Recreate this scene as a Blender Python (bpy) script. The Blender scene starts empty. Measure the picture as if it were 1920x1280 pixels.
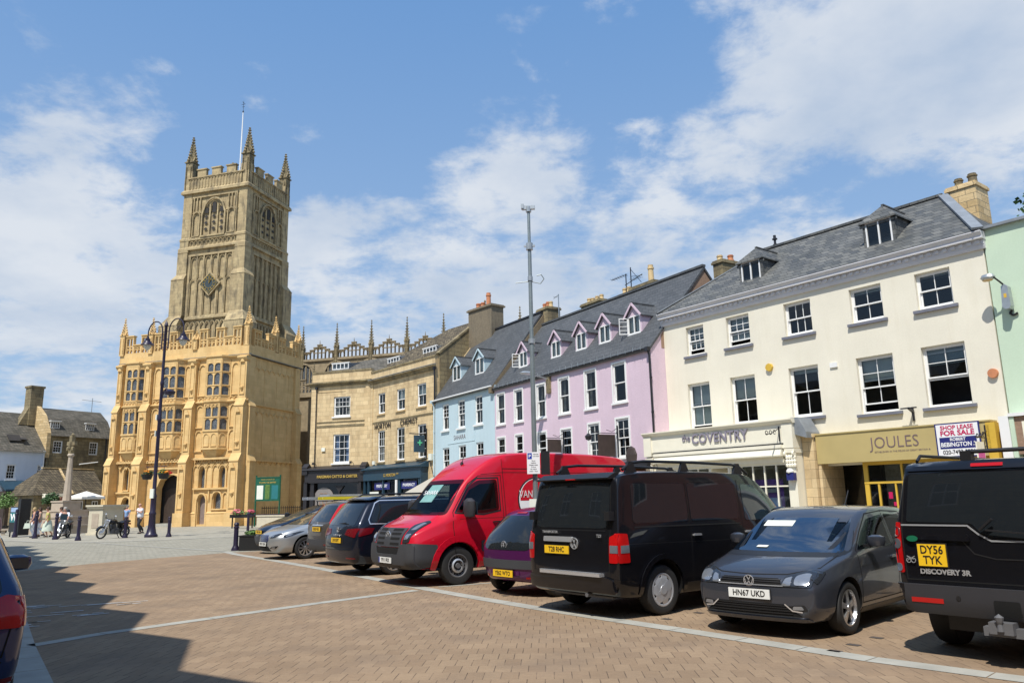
import bpy, bmesh, math, random
from math import sin, cos, tan, pi, radians, degrees, sqrt, atan2, hypot
from mathutils import Vector, Matrix, noise
from mathutils.bvhtree import BVHTree
random.seed(7)
SC = bpy.context.scene
COL = SC.collection

# ---------------------------------------------------------------- camera
CAM_H = 1.62
cam_d = bpy.data.cameras.new('camera'); cam = bpy.data.objects.new('camera', cam_d); COL.objects.link(cam)
cam_d.sensor_width = 36.0; cam_d.lens = 1440.0/1920*36.0
cam_d.clip_start = 0.1; cam_d.clip_end = 3000
_p, _r = radians(11.6), radians(1.12)
_f = Vector((0, cos(_p), sin(_p))); _rt = Vector((1, 0, 0)); _up = _rt.cross(_f)
_R = _rt*cos(_r) - _up*sin(_r); _U = _up*cos(_r) + _rt*sin(_r)
cam.matrix_world = Matrix(((_R.x, _U.x, -_f.x, 0), (_R.y, _U.y, -_f.y, 0), (_R.z, _U.z, -_f.z, CAM_H), (0, 0, 0, 1)))
SC.camera = cam

# ---------------------------------------------------------------- sun, sky
SUN_AZ, SUN_EL = 204.0, 58.0            # degrees clockwise from +Y, degrees above the horizon
SC.view_settings.view_transform = 'Standard'
SC.view_settings.look = 'None'
SC.view_settings.exposure = 0.33
SC.view_settings.gamma = 1
sd = bpy.data.lights.new('sun', 'SUN'); sun = bpy.data.objects.new('sun', sd); COL.objects.link(sun)
sd.energy = 4.3; sd.angle = radians(0.5); sd.color = (1.0, 0.955, 0.88)
_s = Vector((sin(radians(SUN_AZ))*cos(radians(SUN_EL)), cos(radians(SUN_AZ))*cos(radians(SUN_EL)), sin(radians(SUN_EL))))
sun.rotation_euler = _s.to_track_quat('Z', 'Y').to_euler(); sun.location = _s*200

def world():
 w = bpy.data.worlds.new('World'); SC.world = w; w.use_nodes = True
 nt = w.node_tree; nt.nodes.clear(); N = nt.nodes.new; L = nt.links.new
 out = N('ShaderNodeOutputWorld'); bg = N('ShaderNodeBackground'); L(bg.outputs[0], out.inputs[0])
 sky = N('ShaderNodeTexSky'); sky.sky_type = 'NISHITA'; sky.sun_disc = False
 sky.sun_elevation = radians(SUN_EL); sky.sun_rotation = radians(SUN_AZ)
 sky.air_density = 1.1; sky.dust_density = 1.2; sky.ozone_density = 2.0
 bg.inputs[1].default_value = 0.095
 tc = N('ShaderNodeTexCoord')
 def math_(op, a, b=None, clamp=False):
  m = N('ShaderNodeMath'); m.operation = op; m.use_clamp = clamp
  for i, v in enumerate((a, b)):
   if v is None: continue
   if isinstance(v, (int, float)): m.inputs[i].default_value = v
   else: L(v, m.inputs[i])
  return m.outputs[0]
 # project direction on a flat cloud layer so that clouds shrink to the horizon
 sep = N('ShaderNodeSeparateXYZ'); L(tc.outputs['Generated'], sep.inputs[0])
 zz = math_('ADD', math_('MAXIMUM', sep.outputs[2], 0.0), 0.22)
 cmb = N('ShaderNodeCombineXYZ')
 L(math_('DIVIDE', sep.outputs[0], zz), cmb.inputs[0]); L(math_('DIVIDE', sep.outputs[1], zz), cmb.inputs[1])
 cmb.inputs[2].default_value = 3.7
 def noise_(vec, scale, detail, rough, dist=0.0):
  n = N('ShaderNodeTexNoise'); n.inputs['Scale'].default_value = scale; n.inputs['Detail'].default_value = detail
  n.inputs['Roughness'].default_value = rough; n.inputs['Distortion'].default_value = dist
  L(vec, n.inputs['Vector']); return n.outputs['Fac']
 # warp directions a little, then add cloud masses where the day had them
 wn = N('ShaderNodeTexNoise'); wn.inputs['Scale'].default_value = 3.0; wn.inputs['Detail'].default_value = 5
 L(tc.outputs['Generated'], wn.inputs['Vector'])
 sub = N('ShaderNodeVectorMath'); sub.operation = 'SUBTRACT'; L(wn.outputs['Color'], sub.inputs[0]); sub.inputs[1].default_value = (.5, .5, .5)
 scl = N('ShaderNodeVectorMath'); scl.operation = 'SCALE'; L(sub.outputs[0], scl.inputs[0]); scl.inputs['Scale'].default_value = 0.10
 add = N('ShaderNodeVectorMath'); add.operation = 'ADD'; L(tc.outputs['Generated'], add.inputs[0]); L(scl.outputs[0], add.inputs[1])
 acc = None
 for (d, r, a) in CLOUDS:
  v = N('ShaderNodeVectorMath'); v.operation = 'DISTANCE'; L(add.outputs[0], v.inputs[0]); v.inputs[1].default_value = d
  mr = N('ShaderNodeMapRange'); mr.interpolation_type = 'SMOOTHSTEP'
  mr.inputs['From Min'].default_value = r; mr.inputs['From Max'].default_value = 0.0
  mr.inputs['To Min'].default_value = 0.0; mr.inputs['To Max'].default_value = a
  L(v.outputs['Value'], mr.inputs['Value'])
  acc = mr.outputs[0] if acc is None else math_('MAXIMUM' if a > 0 else 'ADD', acc, mr.outputs[0])
 n1 = noise_(cmb.outputs[0], 2.6, 10, 0.6, 0.15)
 n2 = noise_(cmb.outputs[0], 9.0, 9, 0.62, 0.2)
 dens = math_('ADD', math_('ADD', math_('MULTIPLY', n1, 2.3), math_('MULTIPLY', n2, 1.5)), math_('SUBTRACT', acc, 1.90))
 cov = N('ShaderNodeMapRange'); cov.interpolation_type = 'SMOOTHSTEP'; cov.inputs['From Min'].default_value = 0.0
 cov.inputs['From Max'].default_value = 0.62; cov.inputs['To Max'].default_value = 0.88; L(dens, cov.inputs['Value'])
 # cloud colour: white tops, blue-grey thick parts
 n3 = noise_(cmb.outputs[0], 2.4, 6, 0.55)
 ramp = N('ShaderNodeValToRGB'); ramp.color_ramp.elements[0].position = 0.32; ramp.color_ramp.elements[1].position = 0.62
 ramp.color_ramp.elements[0].color = (4.1, 4.9, 6.1, 1); ramp.color_ramp.elements[1].color = (6.5, 6.8, 7.2, 1)
 L(n3, ramp.inputs[0])
 # a thin veil brightens the low sky
 veil = N('ShaderNodeMapRange'); veil.interpolation_type = 'SMOOTHSTEP'
 veil.inputs['From Min'].default_value = 0.75; veil.inputs['From Max'].default_value = 0.0; veil.inputs['To Max'].default_value = 1.0
 L(sep.outputs[2], veil.inputs['Value'])
 base = N('ShaderNodeMixRGB'); grad = N('ShaderNodeMixRGB'); grad.inputs[1].default_value = (1.2, 2.9, 6.1, 1); grad.inputs[2].default_value = (3.4, 4.9, 7.0, 1); L(veil.outputs[0], grad.inputs[0])
 base.inputs[0].default_value = 0.75; L(grad.outputs[0], base.inputs[2]); L(sky.outputs[0], base.inputs[1])
 mix = N('ShaderNodeMixRGB'); L(cov.outputs[0], mix.inputs[0]); L(base.outputs[0], mix.inputs[1]); L(ramp.outputs[0], mix.inputs[2])
 L(mix.outputs[0], bg.inputs[0])

CLOUDS = [((-0.522,0.792,0.316),0.24,0.72), ((-0.455,0.812,0.367),0.18,0.51), ((-0.431,0.805,0.408),0.11,0.43), ((-0.511,0.828,0.229),0.27,0.65), ((-0.439,0.859,0.261),0.21,0.36), ((-0.524,0.768,0.367),0.12,0.22), ((-0.225,0.919,0.323),0.21,0.51), ((-0.146,0.927,0.346),0.21,0.65), ((-0.064,0.923,0.379),0.18,0.72), ((0.004,0.913,0.409),0.15,0.80), ((0.072,0.905,0.419),0.12,0.72), ((0.132,0.898,0.421),0.09,0.58), ((0.164,0.882,0.441),0.08,0.65), ((-0.176,0.951,0.254),0.30,0.58), ((-0.040,0.955,0.295),0.30,0.72), ((0.085,0.937,0.338),0.24,0.58), ((0.198,0.923,0.330),0.21,0.51), ((0.292,0.895,0.339),0.21,0.43), ((0.007,0.840,0.542),0.09,0.49), ((0.033,0.853,0.521),0.08,0.43), ((-0.015,0.884,0.468),0.09,0.49), ((0.006,0.878,0.478),0.06,0.29), ((-0.284,0.826,0.487),0.08,0.46), ((-0.242,0.866,0.438),0.08,0.49), ((-0.397,0.779,0.485),0.06,0.43), ((-0.487,0.737,0.468),0.08,0.29), ((-0.367,0.765,0.529),0.08,0.22), ((0.128,0.818,0.561),0.08,0.36), ((0.085,0.844,0.529),0.08,0.29), ((0.222,0.889,0.401),0.11,0.61), ((0.252,0.872,0.420),0.14,0.65), ((0.286,0.844,0.454),0.15,0.61), ((0.339,0.809,0.481),0.20,0.72), ((0.410,0.773,0.484),0.22,0.80), ((0.484,0.740,0.467),0.27,0.80), ((0.533,0.743,0.406),0.24,0.72), ((0.449,0.804,0.389),0.18,0.29), ((0.290,0.873,0.392),0.09,0.51), ((0.521,0.787,0.329),0.15,0.43), ((0.352,0.907,0.232),0.30,0.29), ((-0.242,0.949,0.200),0.30,0.51), ((-0.513,0.846,0.147),0.30,0.51), ((-0.160,0.834,0.528),0.33,-0.43), ((0.131,0.866,0.483),0.15,-0.51), ((0.192,0.833,0.519),0.15,-0.43), ((0.261,0.898,0.354),0.08,-0.14), ((0.380,0.842,0.383),0.11,-0.29), ((-0.493,0.714,0.497),0.24,-0.36), ((-0.100,0.873,0.478),0.18,-0.43), ((-0.333,0.853,0.403),0.15,-0.29), ((-0.155,0.889,0.430),0.12,-0.43), ((0.349,0.868,0.354),0.09,-0.22)]
world()

# ---------------------------------------------------------------- helpers
def az(a): return Vector((sin(radians(a)), cos(radians(a)), 0))
def rotz(a): return radians(90-a)          # z rotation that turns local x to compass direction a

class MB:
 """collects faces for ONE mesh"""
 def __init__(s): s.v = []; s.f = []; s.m = []; s.cur = 0
 def add(s, vs, fs):
  b = len(s.v); s.v += [tuple(v) for v in vs]
  for f in fs: s.f.append([b+i for i in f]); s.m.append(s.cur)
  return s
 def slot(s, i): s.cur = i; return s
 def box(s, x0, x1, y0, y1, z0, z1):
  return s.add([(x0,y0,z0),(x1,y0,z0),(x1,y1,z0),(x0,y1,z0),(x0,y0,z1),(x1,y0,z1),(x1,y1,z1),(x0,y1,z1)],
                     [(3,2,1,0),(4,5,6,7),(0,1,5,4),(1,2,6,5),(2,3,7,6),(3,0,4,7)])
 def quad(s, a, b, c, d): return s.add([a,b,c,d], [(0,1,2,3)])
 def tri(s, a, b, c): return s.add([a,b,c], [(0,1,2)])
 def poly(s, pts): return s.add(pts, [tuple(range(len(pts)))])
 def bar(s, p, q, w, h=None, up=(0,0,1)):
  h = h or w; p = Vector(p); q = Vector(q); d = (q-p).normalized(); u = Vector(up)
  if abs(d.dot(u)) > .98: u = Vector((1,0,0))
  a = d.cross(u).normalized()*w/2; b = d.cross(a).normalized()*h/2
  return s.add([p-a-b,p+a-b,p+a+b,p-a+b,q-a-b,q+a-b,q+a+b,q-a+b],
                     [(3,2,1,0),(4,5,6,7),(0,1,5,4),(1,2,6,5),(2,3,7,6),(3,0,4,7)])
 def cyl(s, p, q, r, r2=None, n=12, caps=True):
  r2 = r if r2 is None else r2
  p = Vector(p); q = Vector(q); d = (q-p).normalized()
  u = Vector((0,0,1)) if abs(d.z) < .95 else Vector((1,0,0))
  a = d.cross(u).normalized(); b = d.cross(a)
  vs = [p+(a*cos(2*pi*i/n)+b*sin(2*pi*i/n))*r for i in range(n)] + [q+(a*cos(2*pi*i/n)+b*sin(2*pi*i/n))*r2 for i in range(n)]
  fs = [(i, n+i, n+(i+1) % n, (i+1) % n) for i in range(n)]
  if caps: fs += [tuple(range(n)), tuple(range(2*n-1, n-1, -1))]
  return s.add(vs, fs)
 def tube(s, pts, r, n=8):
  pts = [Vector(p) for p in pts]
  for i in range(len(pts)-1): s.cyl(pts[i], pts[i+1], r, r, n)
  return s
 def lathe(s, prof, c=(0,0,0), n=16, sx=1, sy=1):
  vs = []; fs = []; k = len(prof)
  for i in range(n):
   t = 2*pi*i/n + pi/n
   for r, z in prof: vs.append((c[0]+r*cos(t)*sx, c[1]+r*sin(t)*sy, c[2]+z))
  for i in range(n):
   j = (i+1) % n
   for q in range(k-1): fs.append((i*k+q, j*k+q, j*k+q+1, i*k+q+1))
  fs.append(tuple((n-1-i)*k for i in range(n))); fs.append(tuple(i*k+k-1 for i in range(n)))
  return s.add(vs, fs)
 def prism(s, poly, axis, a, b):
  """extrude a 2D polygon: axis 'y' takes (x,z), 'x' takes (y,z), 'z' takes (x,y)"""
  def P(u, w, t):
   return (u, t, w) if axis == 'y' else ((t, u, w) if axis == 'x' else (u, w, t))
  n = len(poly)
  vs = [P(u, w, a) for u, w in poly] + [P(u, w, b) for u, w in poly]
  fs = [tuple(range(n)), tuple(range(2*n-1, n-1, -1))] + [(i, n+i, n+(i+1) % n, (i+1) % n) for i in range(n)]
  return s.add(vs, fs)
 def hull_roof(s, *a): pass
 def obj(s, name, mats, parent=None, smooth=False, loc=None, fix=True):
  me = bpy.data.meshes.new(name); me.from_pydata(s.v, [], s.f)
  for m in (mats if isinstance(mats, (list, tuple)) else [mats]): me.materials.append(m)
  if len(me.materials) > 1: me.polygons.foreach_set('material_index', s.m)
  if fix:
   bm = bmesh.new(); bm.from_mesh(me); bmesh.ops.recalc_face_normals(bm, faces=bm.faces); bm.to_mesh(me); bm.free()
  if smooth:
   me.polygons.foreach_set('use_smooth', [True]*len(me.polygons))
   try: me.set_sharp_from_angle(angle=radians(38))
   except Exception: pass
  me.update()
  o = bpy.data.objects.new(name, me); COL.objects.link(o)
  if parent: o.parent = parent
  if loc is not None: o.location = loc
  return o

def empty(name, loc=(0,0,0), rz=0.0):
 o = bpy.data.objects.new(name, None); COL.objects.link(o); o.location = loc; o.rotation_euler = (0, 0, rz)
 o.empty_display_size = .2
 return o
def tag(o, label=None, cat=None, group=None, kind=None):
 if label: o['label'] = label
 if cat: o['category'] = cat
 if group: o['group'] = group
 if kind: o['kind'] = kind
 return o
def thing(name, label, cat, loc=(0,0,0), rz=0.0, group=None):
 return tag(empty(name, loc, rz), label, cat, group)
def copy_tree(o, parent=None):
 c = o.copy(); COL.objects.link(c); c.parent = parent
 for ch in list(o.children): copy_tree(ch, c)
 return c
_fonts = {}
def text(name, body, size, mat, parent, loc, rot=(pi/2,0,0), ext=0.01, align='CENTER', sx=1.0, bold=0.0, space=1.0):
 cu = bpy.data.curves.new(name, 'FONT'); cu.body = body; cu.size = size; cu.extrude = ext; cu.align_x = align; cu.align_y = 'CENTER'
 cu.offset = bold; cu.space_character = space; cu.resolution_u = 3
 cu.materials.append(mat)
 tmp = bpy.data.objects.new(name, cu); COL.objects.link(tmp)
 dg = bpy.context.evaluated_depsgraph_get(); me = bpy.data.meshes.new_from_object(tmp.evaluated_get(dg))
 bpy.data.objects.remove(tmp); me.name = name
 o = bpy.data.objects.new(name, me); COL.objects.link(o)
 o.parent = parent; o.location = loc; o.rotation_euler = rot; o.scale = (sx, 1, 1)
 return o

# ---------------------------------------------------------------- materials
MAT = {}
def _nodes(name):
 m = bpy.data.materials.new(name); m.use_nodes = True; nt = m.node_tree; nt.nodes.clear()
 out = nt.nodes.new('ShaderNodeOutputMaterial'); b = nt.nodes.new('ShaderNodeBsdfPrincipled'); nt.links.new(b.outputs[0], out.inputs[0])
 MAT[name] = m
 return m, nt, b
def rgb(c): return (c[0], c[1], c[2], 1)
def _mul(nt, col_socket, fac_socket, lo, hi):
 mr = nt.nodes.new('ShaderNodeMapRange'); mr.inputs['To Min'].default_value = lo; mr.inputs['To Max'].default_value = hi
 mr.inputs['From Min'].default_value = .25; mr.inputs['From Max'].default_value = .75
 nt.links.new(fac_socket, mr.inputs['Value'])
 v = nt.nodes.new('ShaderNodeVectorMath'); v.operation = 'SCALE'
 nt.links.new(col_socket, v.inputs[0]); nt.links.new(mr.outputs[0], v.inputs['Scale'])
 return v.outputs[0]
def _noise(nt, vec, scale, detail=5, rough=.6):
 n = nt.nodes.new('ShaderNodeTexNoise'); n.inputs['Scale'].default_value = scale; n.inputs['Detail'].default_value = detail
 n.inputs['Roughness'].default_value = rough; nt.links.new(vec, n.inputs['Vector']); return n.outputs['Fac']
def _coord(nt, wallmap=True, rot=0.0):
 tc = nt.nodes.new('ShaderNodeTexCoord')
 if not wallmap:
  mp = nt.nodes.new('ShaderNodeMapping'); mp.inputs['Rotation'].default_value[2] = rot
  nt.links.new(tc.outputs['Object'], mp.inputs[0]); return mp.outputs[0], tc
 s = nt.nodes.new('ShaderNodeSeparateXYZ'); nt.links.new(tc.outputs['Object'], s.inputs[0])
 a = nt.nodes.new('ShaderNodeMath'); a.operation = 'ADD'; nt.links.new(s.outputs[0], a.inputs[0]); nt.links.new(s.outputs[1], a.inputs[1])
 c = nt.nodes.new('ShaderNodeCombineXYZ'); nt.links.new(a.outputs[0], c.inputs[0]); nt.links.new(s.outputs[2], c.inputs[1])
 return c.outputs[0], tc
def plain(name, col, rough=.6, var=.12, scale=3.0, bump=0.0, bscale=30, metal=0.0, spec=.5, coat=0.0):
 m, nt, b = _nodes(name)
 b.inputs['Roughness'].default_value = rough; b.inputs['Metallic'].default_value = metal; b.inputs['Specular IOR Level'].default_value = spec
 b.inputs['Coat Weight'].default_value = coat; b.inputs['Coat Roughness'].default_value = .03
 tc = nt.nodes.new('ShaderNodeTexCoord'); r = nt.nodes.new('ShaderNodeRGB'); r.outputs[0].default_value = rgb(col)
 if var > 0:
  nt.links.new(_mul(nt, r.outputs[0], _noise(nt, tc.outputs['Object'], scale), 1-var, 1+var), b.inputs['Base Color'])
 else: nt.links.new(r.outputs[0], b.inputs['Base Color'])
 if bump:
  bp = nt.nodes.new('ShaderNodeBump'); bp.inputs['Strength'].default_value = bump; bp.inputs['Distance'].default_value = .02
  nt.links.new(_noise(nt, tc.outputs['Object'], bscale, 4), bp.inputs['Height']); nt.links.new(bp.outputs[0], b.inputs['Normal'])
 return m
def masonry(name, c1, c2, mortar, bw, bh, ms=.01, rough=.85, var=.25, bump=.4, stain=None, stain_amt=.5, wallmap=True, rot=0.0, off=.5, nscale=1.2, bias=0.0, squash=1.0, sfreq=2, warp=0.0, ssc=.35, faint=0.0):
 m, nt, b = _nodes(name); b.inputs['Roughness'].default_value = rough; b.inputs['Specular IOR Level'].default_value = .25
 vec, tc = _coord(nt, wallmap, rot)
 src = vec
 if warp:
  wn = nt.nodes.new('ShaderNodeTexNoise'); wn.inputs['Scale'].default_value = 1.7; nt.links.new(vec, wn.inputs['Vector'])
  sc_ = nt.nodes.new('ShaderNodeVectorMath'); sc_.operation = 'SCALE'; sc_.inputs['Scale'].default_value = warp; nt.links.new(wn.outputs['Color'], sc_.inputs[0])
  ad = nt.nodes.new('ShaderNodeVectorMath'); ad.operation = 'ADD'; nt.links.new(vec, ad.inputs[0]); nt.links.new(sc_.outputs[0], ad.inputs[1]); src = ad.outputs[0]
 br = nt.nodes.new('ShaderNodeTexBrick'); nt.links.new(src, br.inputs['Vector'])
 br.inputs['Color1'].default_value = rgb(c1); br.inputs['Color2'].default_value = rgb(c2); br.inputs['Mortar'].default_value = rgb(mortar)
 br.inputs['Scale'].default_value = 1.0; br.inputs['Mortar Size'].default_value = ms; br.inputs['Mortar Smooth'].default_value = .2
 br.inputs['Bias'].default_value = bias; br.inputs['Brick Width'].default_value = bw; br.inputs['Row Height'].default_value = bh
 br.offset = off; br.squash = squash; br.squash_frequency = sfreq
 c = br.outputs['Color']; jf = br.outputs['Fac']
 if faint: # the joints between courses hardly show, the cross joints do, some wider than others
  def mm(op, a, b=None):
   k = nt.nodes.new('ShaderNodeMath'); k.operation = op; k.use_clamp = False
   for i, v in enumerate((a, b)):
    if v is None: continue
    if isinstance(v, (int, float)): k.inputs[i].default_value = v
    else: nt.links.new(v, k.inputs[i])
   return k.outputs[0]
  sp = nt.nodes.new('ShaderNodeSeparateXYZ'); nt.links.new(src, sp.inputs[0])
  fr = mm('ABSOLUTE', mm('SUBTRACT', mm('FRACT', mm('DIVIDE', sp.outputs[1], bh)), .5))
  ed = mm('GREATER_THAN', fr, .5-1.3*ms/bh)
  wv = nt.nodes.new('ShaderNodeMapRange'); wv.inputs['From Min'].default_value = .35; wv.inputs['From Max'].default_value = .6; wv.inputs['To Min'].default_value = .25; wv.inputs['To Max'].default_value = 1.15
  nt.links.new(_noise(nt, src, 3.1, 3, .7), wv.inputs['Value'])
  keep = mm('MULTIPLY', mm('SUBTRACT', 1.0, mm('MULTIPLY', ed, 1-faint)), wv.outputs[0])
  br.inputs['Mortar'].default_value = rgb([(a+b)/2 for a, b in zip(c1, c2)])
  jf = mm('MULTIPLY', jf, keep); mj = nt.nodes.new('ShaderNodeMixRGB'); nt.links.new(jf, mj.inputs[0]); nt.links.new(c, mj.inputs[1]); mj.inputs[2].default_value = rgb(mortar); c = mj.outputs[0]
 n1 = _noise(nt, tc.outputs['Object'], nscale, 7, .65); c = _mul(nt, c, n1, 1-var, 1+var)
 n2 = _noise(nt, tc.outputs['Object'], 14, 4, .7); c = _mul(nt, c, n2, 1-var*.45, 1+var*.45)
 if stain:
  mp = nt.nodes.new('ShaderNodeMapping'); mp.inputs['Scale'].default_value = (1.6, 1.6, .55); nt.links.new(tc.outputs['Object'], mp.inputs[0])
  sn = _noise(nt, mp.outputs[0], ssc*3, 8, .62)
  mr = nt.nodes.new('ShaderNodeMapRange'); mr.inputs['From Min'].default_value = .48; mr.inputs['From Max'].default_value = .68; mr.inputs['To Max'].default_value = stain_amt
  nt.links.new(sn, mr.inputs['Value'])
  mx = nt.nodes.new('ShaderNodeMixRGB'); nt.links.new(mr.outputs[0], mx.inputs[0]); nt.links.new(c, mx.inputs[1]); mx.inputs[2].default_value = rgb(stain); c = mx.outputs[0]
 nt.links.new(c, b.inputs['Base Color'])
 if bump:
  ad = nt.nodes.new('ShaderNodeMath'); ad.operation = 'MULTIPLY_ADD'; ad.inputs[1].default_value = -1.0
  nt.links.new(jf, ad.inputs[0]); nt.links.new(n2, ad.inputs[2])
  bp = nt.nodes.new('ShaderNodeBump'); bp.inputs['Strength'].default_value = bump; bp.inputs['Distance'].default_value = .02
  nt.links.new(ad.outputs[0], bp.inputs['Height']); nt.links.new(bp.outputs[0], b.inputs['Normal'])
 return m
def stained(name, col, stain, amt=.35, rough=.85, var=.08, bump=.15, bscale=22, sc=.5, grain=.05):
 """painted render: large soft patches, streaks running down, fine grain"""
 m, nt, b = _nodes(name); b.inputs['Roughness'].default_value = rough; b.inputs['Specular IOR Level'].default_value = .25
 tc = nt.nodes.new('ShaderNodeTexCoord'); r = nt.nodes.new('ShaderNodeRGB'); r.outputs[0].default_value = rgb(col)
 c = _mul(nt, r.outputs[0], _noise(nt, tc.outputs['Object'], sc, 6), 1-var, 1+var)
 n2 = _noise(nt, tc.outputs['Object'], bscale, 4, .7); c = _mul(nt, c, n2, 1-grain, 1+grain)
 mp = nt.nodes.new('ShaderNodeMapping'); mp.inputs['Scale'].default_value = (2.6, 2.6, .35); nt.links.new(tc.outputs['Object'], mp.inputs[0])
 sn = _noise(nt, mp.outputs[0], 1.3, 7, .65)
 mr = nt.nodes.new('ShaderNodeMapRange'); mr.inputs['From Min'].default_value = .5; mr.inputs['From Max'].default_value = .75; mr.inputs['To Max'].default_value = amt
 nt.links.new(sn, mr.inputs['Value'])
 mx = nt.nodes.new('ShaderNodeMixRGB'); nt.links.new(mr.outputs[0], mx.inputs[0]); nt.links.new(c, mx.inputs[1]); mx.inputs[2].default_value = rgb(stain)
 nt.links.new(mx.outputs[0], b.inputs['Base Color'])
 if bump:
  bp = nt.nodes.new('ShaderNodeBump'); bp.inputs['Strength'].default_value = bump; bp.inputs['Distance'].default_value = .02
  nt.links.new(n2, bp.inputs['Height']); nt.links.new(bp.outputs[0], b.inputs['Normal'])
 return m
def window_glass(name, tint=(.55,.6,.62), clear=.65, gmax=.8, gcol=(.9,.93,.95)):
 m = bpy.data.materials.new(name); m.use_nodes = True; nt = m.node_tree; nt.nodes.clear(); N = nt.nodes.new; L = nt.links.new
 out = N('ShaderNodeOutputMaterial'); mix = N('ShaderNodeMixShader'); tr = N('ShaderNodeBsdfTransparent'); gl = N('ShaderNodeBsdfGlossy')
 tr.inputs[0].default_value = rgb([t*clear/.65 for t in tint]); gl.inputs['Roughness'].default_value = .02; gl.inputs[0].default_value = rgb(gcol)
 fr = N('ShaderNodeLayerWeight'); fr.inputs[0].default_value = .12
 mr = N('ShaderNodeMapRange'); mr.inputs['To Min'].default_value = .05; mr.inputs['To Max'].default_value = gmax
 L(fr.outputs['Fresnel'], mr.inputs['Value']); L(mr.outputs[0], mix.inputs[0]); L(tr.outputs[0], mix.inputs[1]); L(gl.outputs[0], mix.inputs[2]); L(mix.outputs[0], out.inputs[0])
 tc = N('ShaderNodeTexCoord'); n = N('ShaderNodeTexNoise'); n.inputs['Scale'].default_value = .9; L(tc.outputs['Object'], n.inputs['Vector'])
 bp = N('ShaderNodeBump'); bp.inputs['Strength'].default_value = .05; bp.inputs['Distance'].default_value = .1
 L(n.outputs['Fac'], bp.inputs['Height']); L(bp.outputs[0], gl.inputs['Normal'])
 MAT[name] = m; return m

M = MAT
plain('white_paint', (.78,.78,.76), .45, .04)
plain('cream_paint', (.80,.76,.62), .5, .05)
plain('black_iron', (.018,.018,.022), .4, .2)
plain('dark_navy_paint', (.03,.022,.06), .35, .2)
plain('grey_sill', (.16,.165,.2), .6, .12)
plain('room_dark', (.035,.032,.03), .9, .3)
plain('blind', (.62,.66,.62), .8, .06)
plain('curtain', (.45,.42,.36), .9, .3, 12)
plain('curtain_blue', (.30,.40,.62), .9, .3, 8)
plain('lead', (.20,.22,.24), .5, .25, 2, .2, 9)
plain('zinc', (.42,.45,.46), .38, .15, 6, 0, 30, .6)
plain('clay', (.52,.21,.10), .8, .2, 6)
plain('buff_clay', (.62,.46,.24), .8, .2, 6)
plain('rubber', (.018,.018,.018), .75, .2)
plain('gold', (.75,.5,.12), .35, .1, 3, 0, 30, .6)
plain('timber_dark', (.05,.035,.028), .6, .3)
plain('ochre_paint', (.62,.40,.05), .5, .1)
plain('cornice_white', (.60,.60,.62), .6, .08, 2)
plain('green_board', (.01,.10,.055), .4, .15)
plain('paper', (.72,.74,.66), .8, .05)
window_glass('glass')
window_glass('glass_dark', (.25,.27,.28)); plain('nave_stone', (.27,.215,.135), .9, .3, 2, .4, 20)
stained('cream_render', (.735,.695,.575), (.64,.585,.45), .38, bump=.1)
stained('pink_render', (.63,.495,.57), (.53,.41,.46), .35, bump=.55, bscale=16, grain=.08)
stained('blue_render', (.47,.59,.635), (.37,.47,.50), .30, bump=.2)
stained('green_render', (.52,.64,.49), (.44,.57,.42), .2, bump=.1)
stained('white_render', (.66,.72,.80), (.5,.55,.6), .2, bump=.1)
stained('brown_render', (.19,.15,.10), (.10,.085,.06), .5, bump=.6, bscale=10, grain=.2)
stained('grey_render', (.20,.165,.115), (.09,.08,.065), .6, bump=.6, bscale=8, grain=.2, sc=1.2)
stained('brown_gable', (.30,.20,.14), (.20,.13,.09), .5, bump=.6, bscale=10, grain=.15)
masonry('ashlar', (.68,.53,.31), (.56,.42,.235), (.30,.23,.14), .62, .30, .007, var=.13, bump=.3, stain=(.30,.22,.13), stain_amt=.55)
masonry('chimney_stone', (.66,.5,.28), (.5,.36,.18), (.3,.24,.15), .5, .24, .012, var=.2, bump=.7)
masonry('weathered_stone', (.30,.245,.14), (.22,.175,.10), (.12,.1,.07), .55, .27, .012, var=.25, bump=.6, stain=(.09,.08,.06), stain_amt=.7)
masonry('tower_stone', (.46,.365,.205), (.37,.285,.16), (.25,.20,.125), .7, .33, .006, var=.18, bump=.35, stain=(.15,.125,.085), stain_amt=.88, ssc=.42)
masonry('limewash', (.71,.495,.23), (.64,.435,.19), (.50,.33,.13), .8, .36, .004, var=.08, bump=.2, stain=(.46,.30,.13), stain_amt=.5)
masonry('slate', (.155,.155,.145), (.07,.076,.08), (.03,.032,.034), .30, .17, .008, rough=.62, var=.2, bump=.7, stain=(.10,.10,.085), stain_amt=.35)
masonry('slate_smooth', (.095,.10,.105), (.075,.08,.085), (.032,.034,.038), .34, .19, .007, rough=.6, var=.14, bump=.55)
masonry('stone_tiles', (.19,.155,.10), (.085,.07,.05), (.03,.026,.022), .22, .15, .014, rough=.9, var=.35, bump=1.0, stain=(.06,.055,.04), stain_amt=.5, warp=.05)
masonry('stone_slate_grey', (.155,.14,.115), (.09,.085,.07), (.04,.037,.032), .26, .16, .01, rough=.85, var=.3, bump=.7, stain=(.07,.065,.05), stain_amt=.5)

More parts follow.
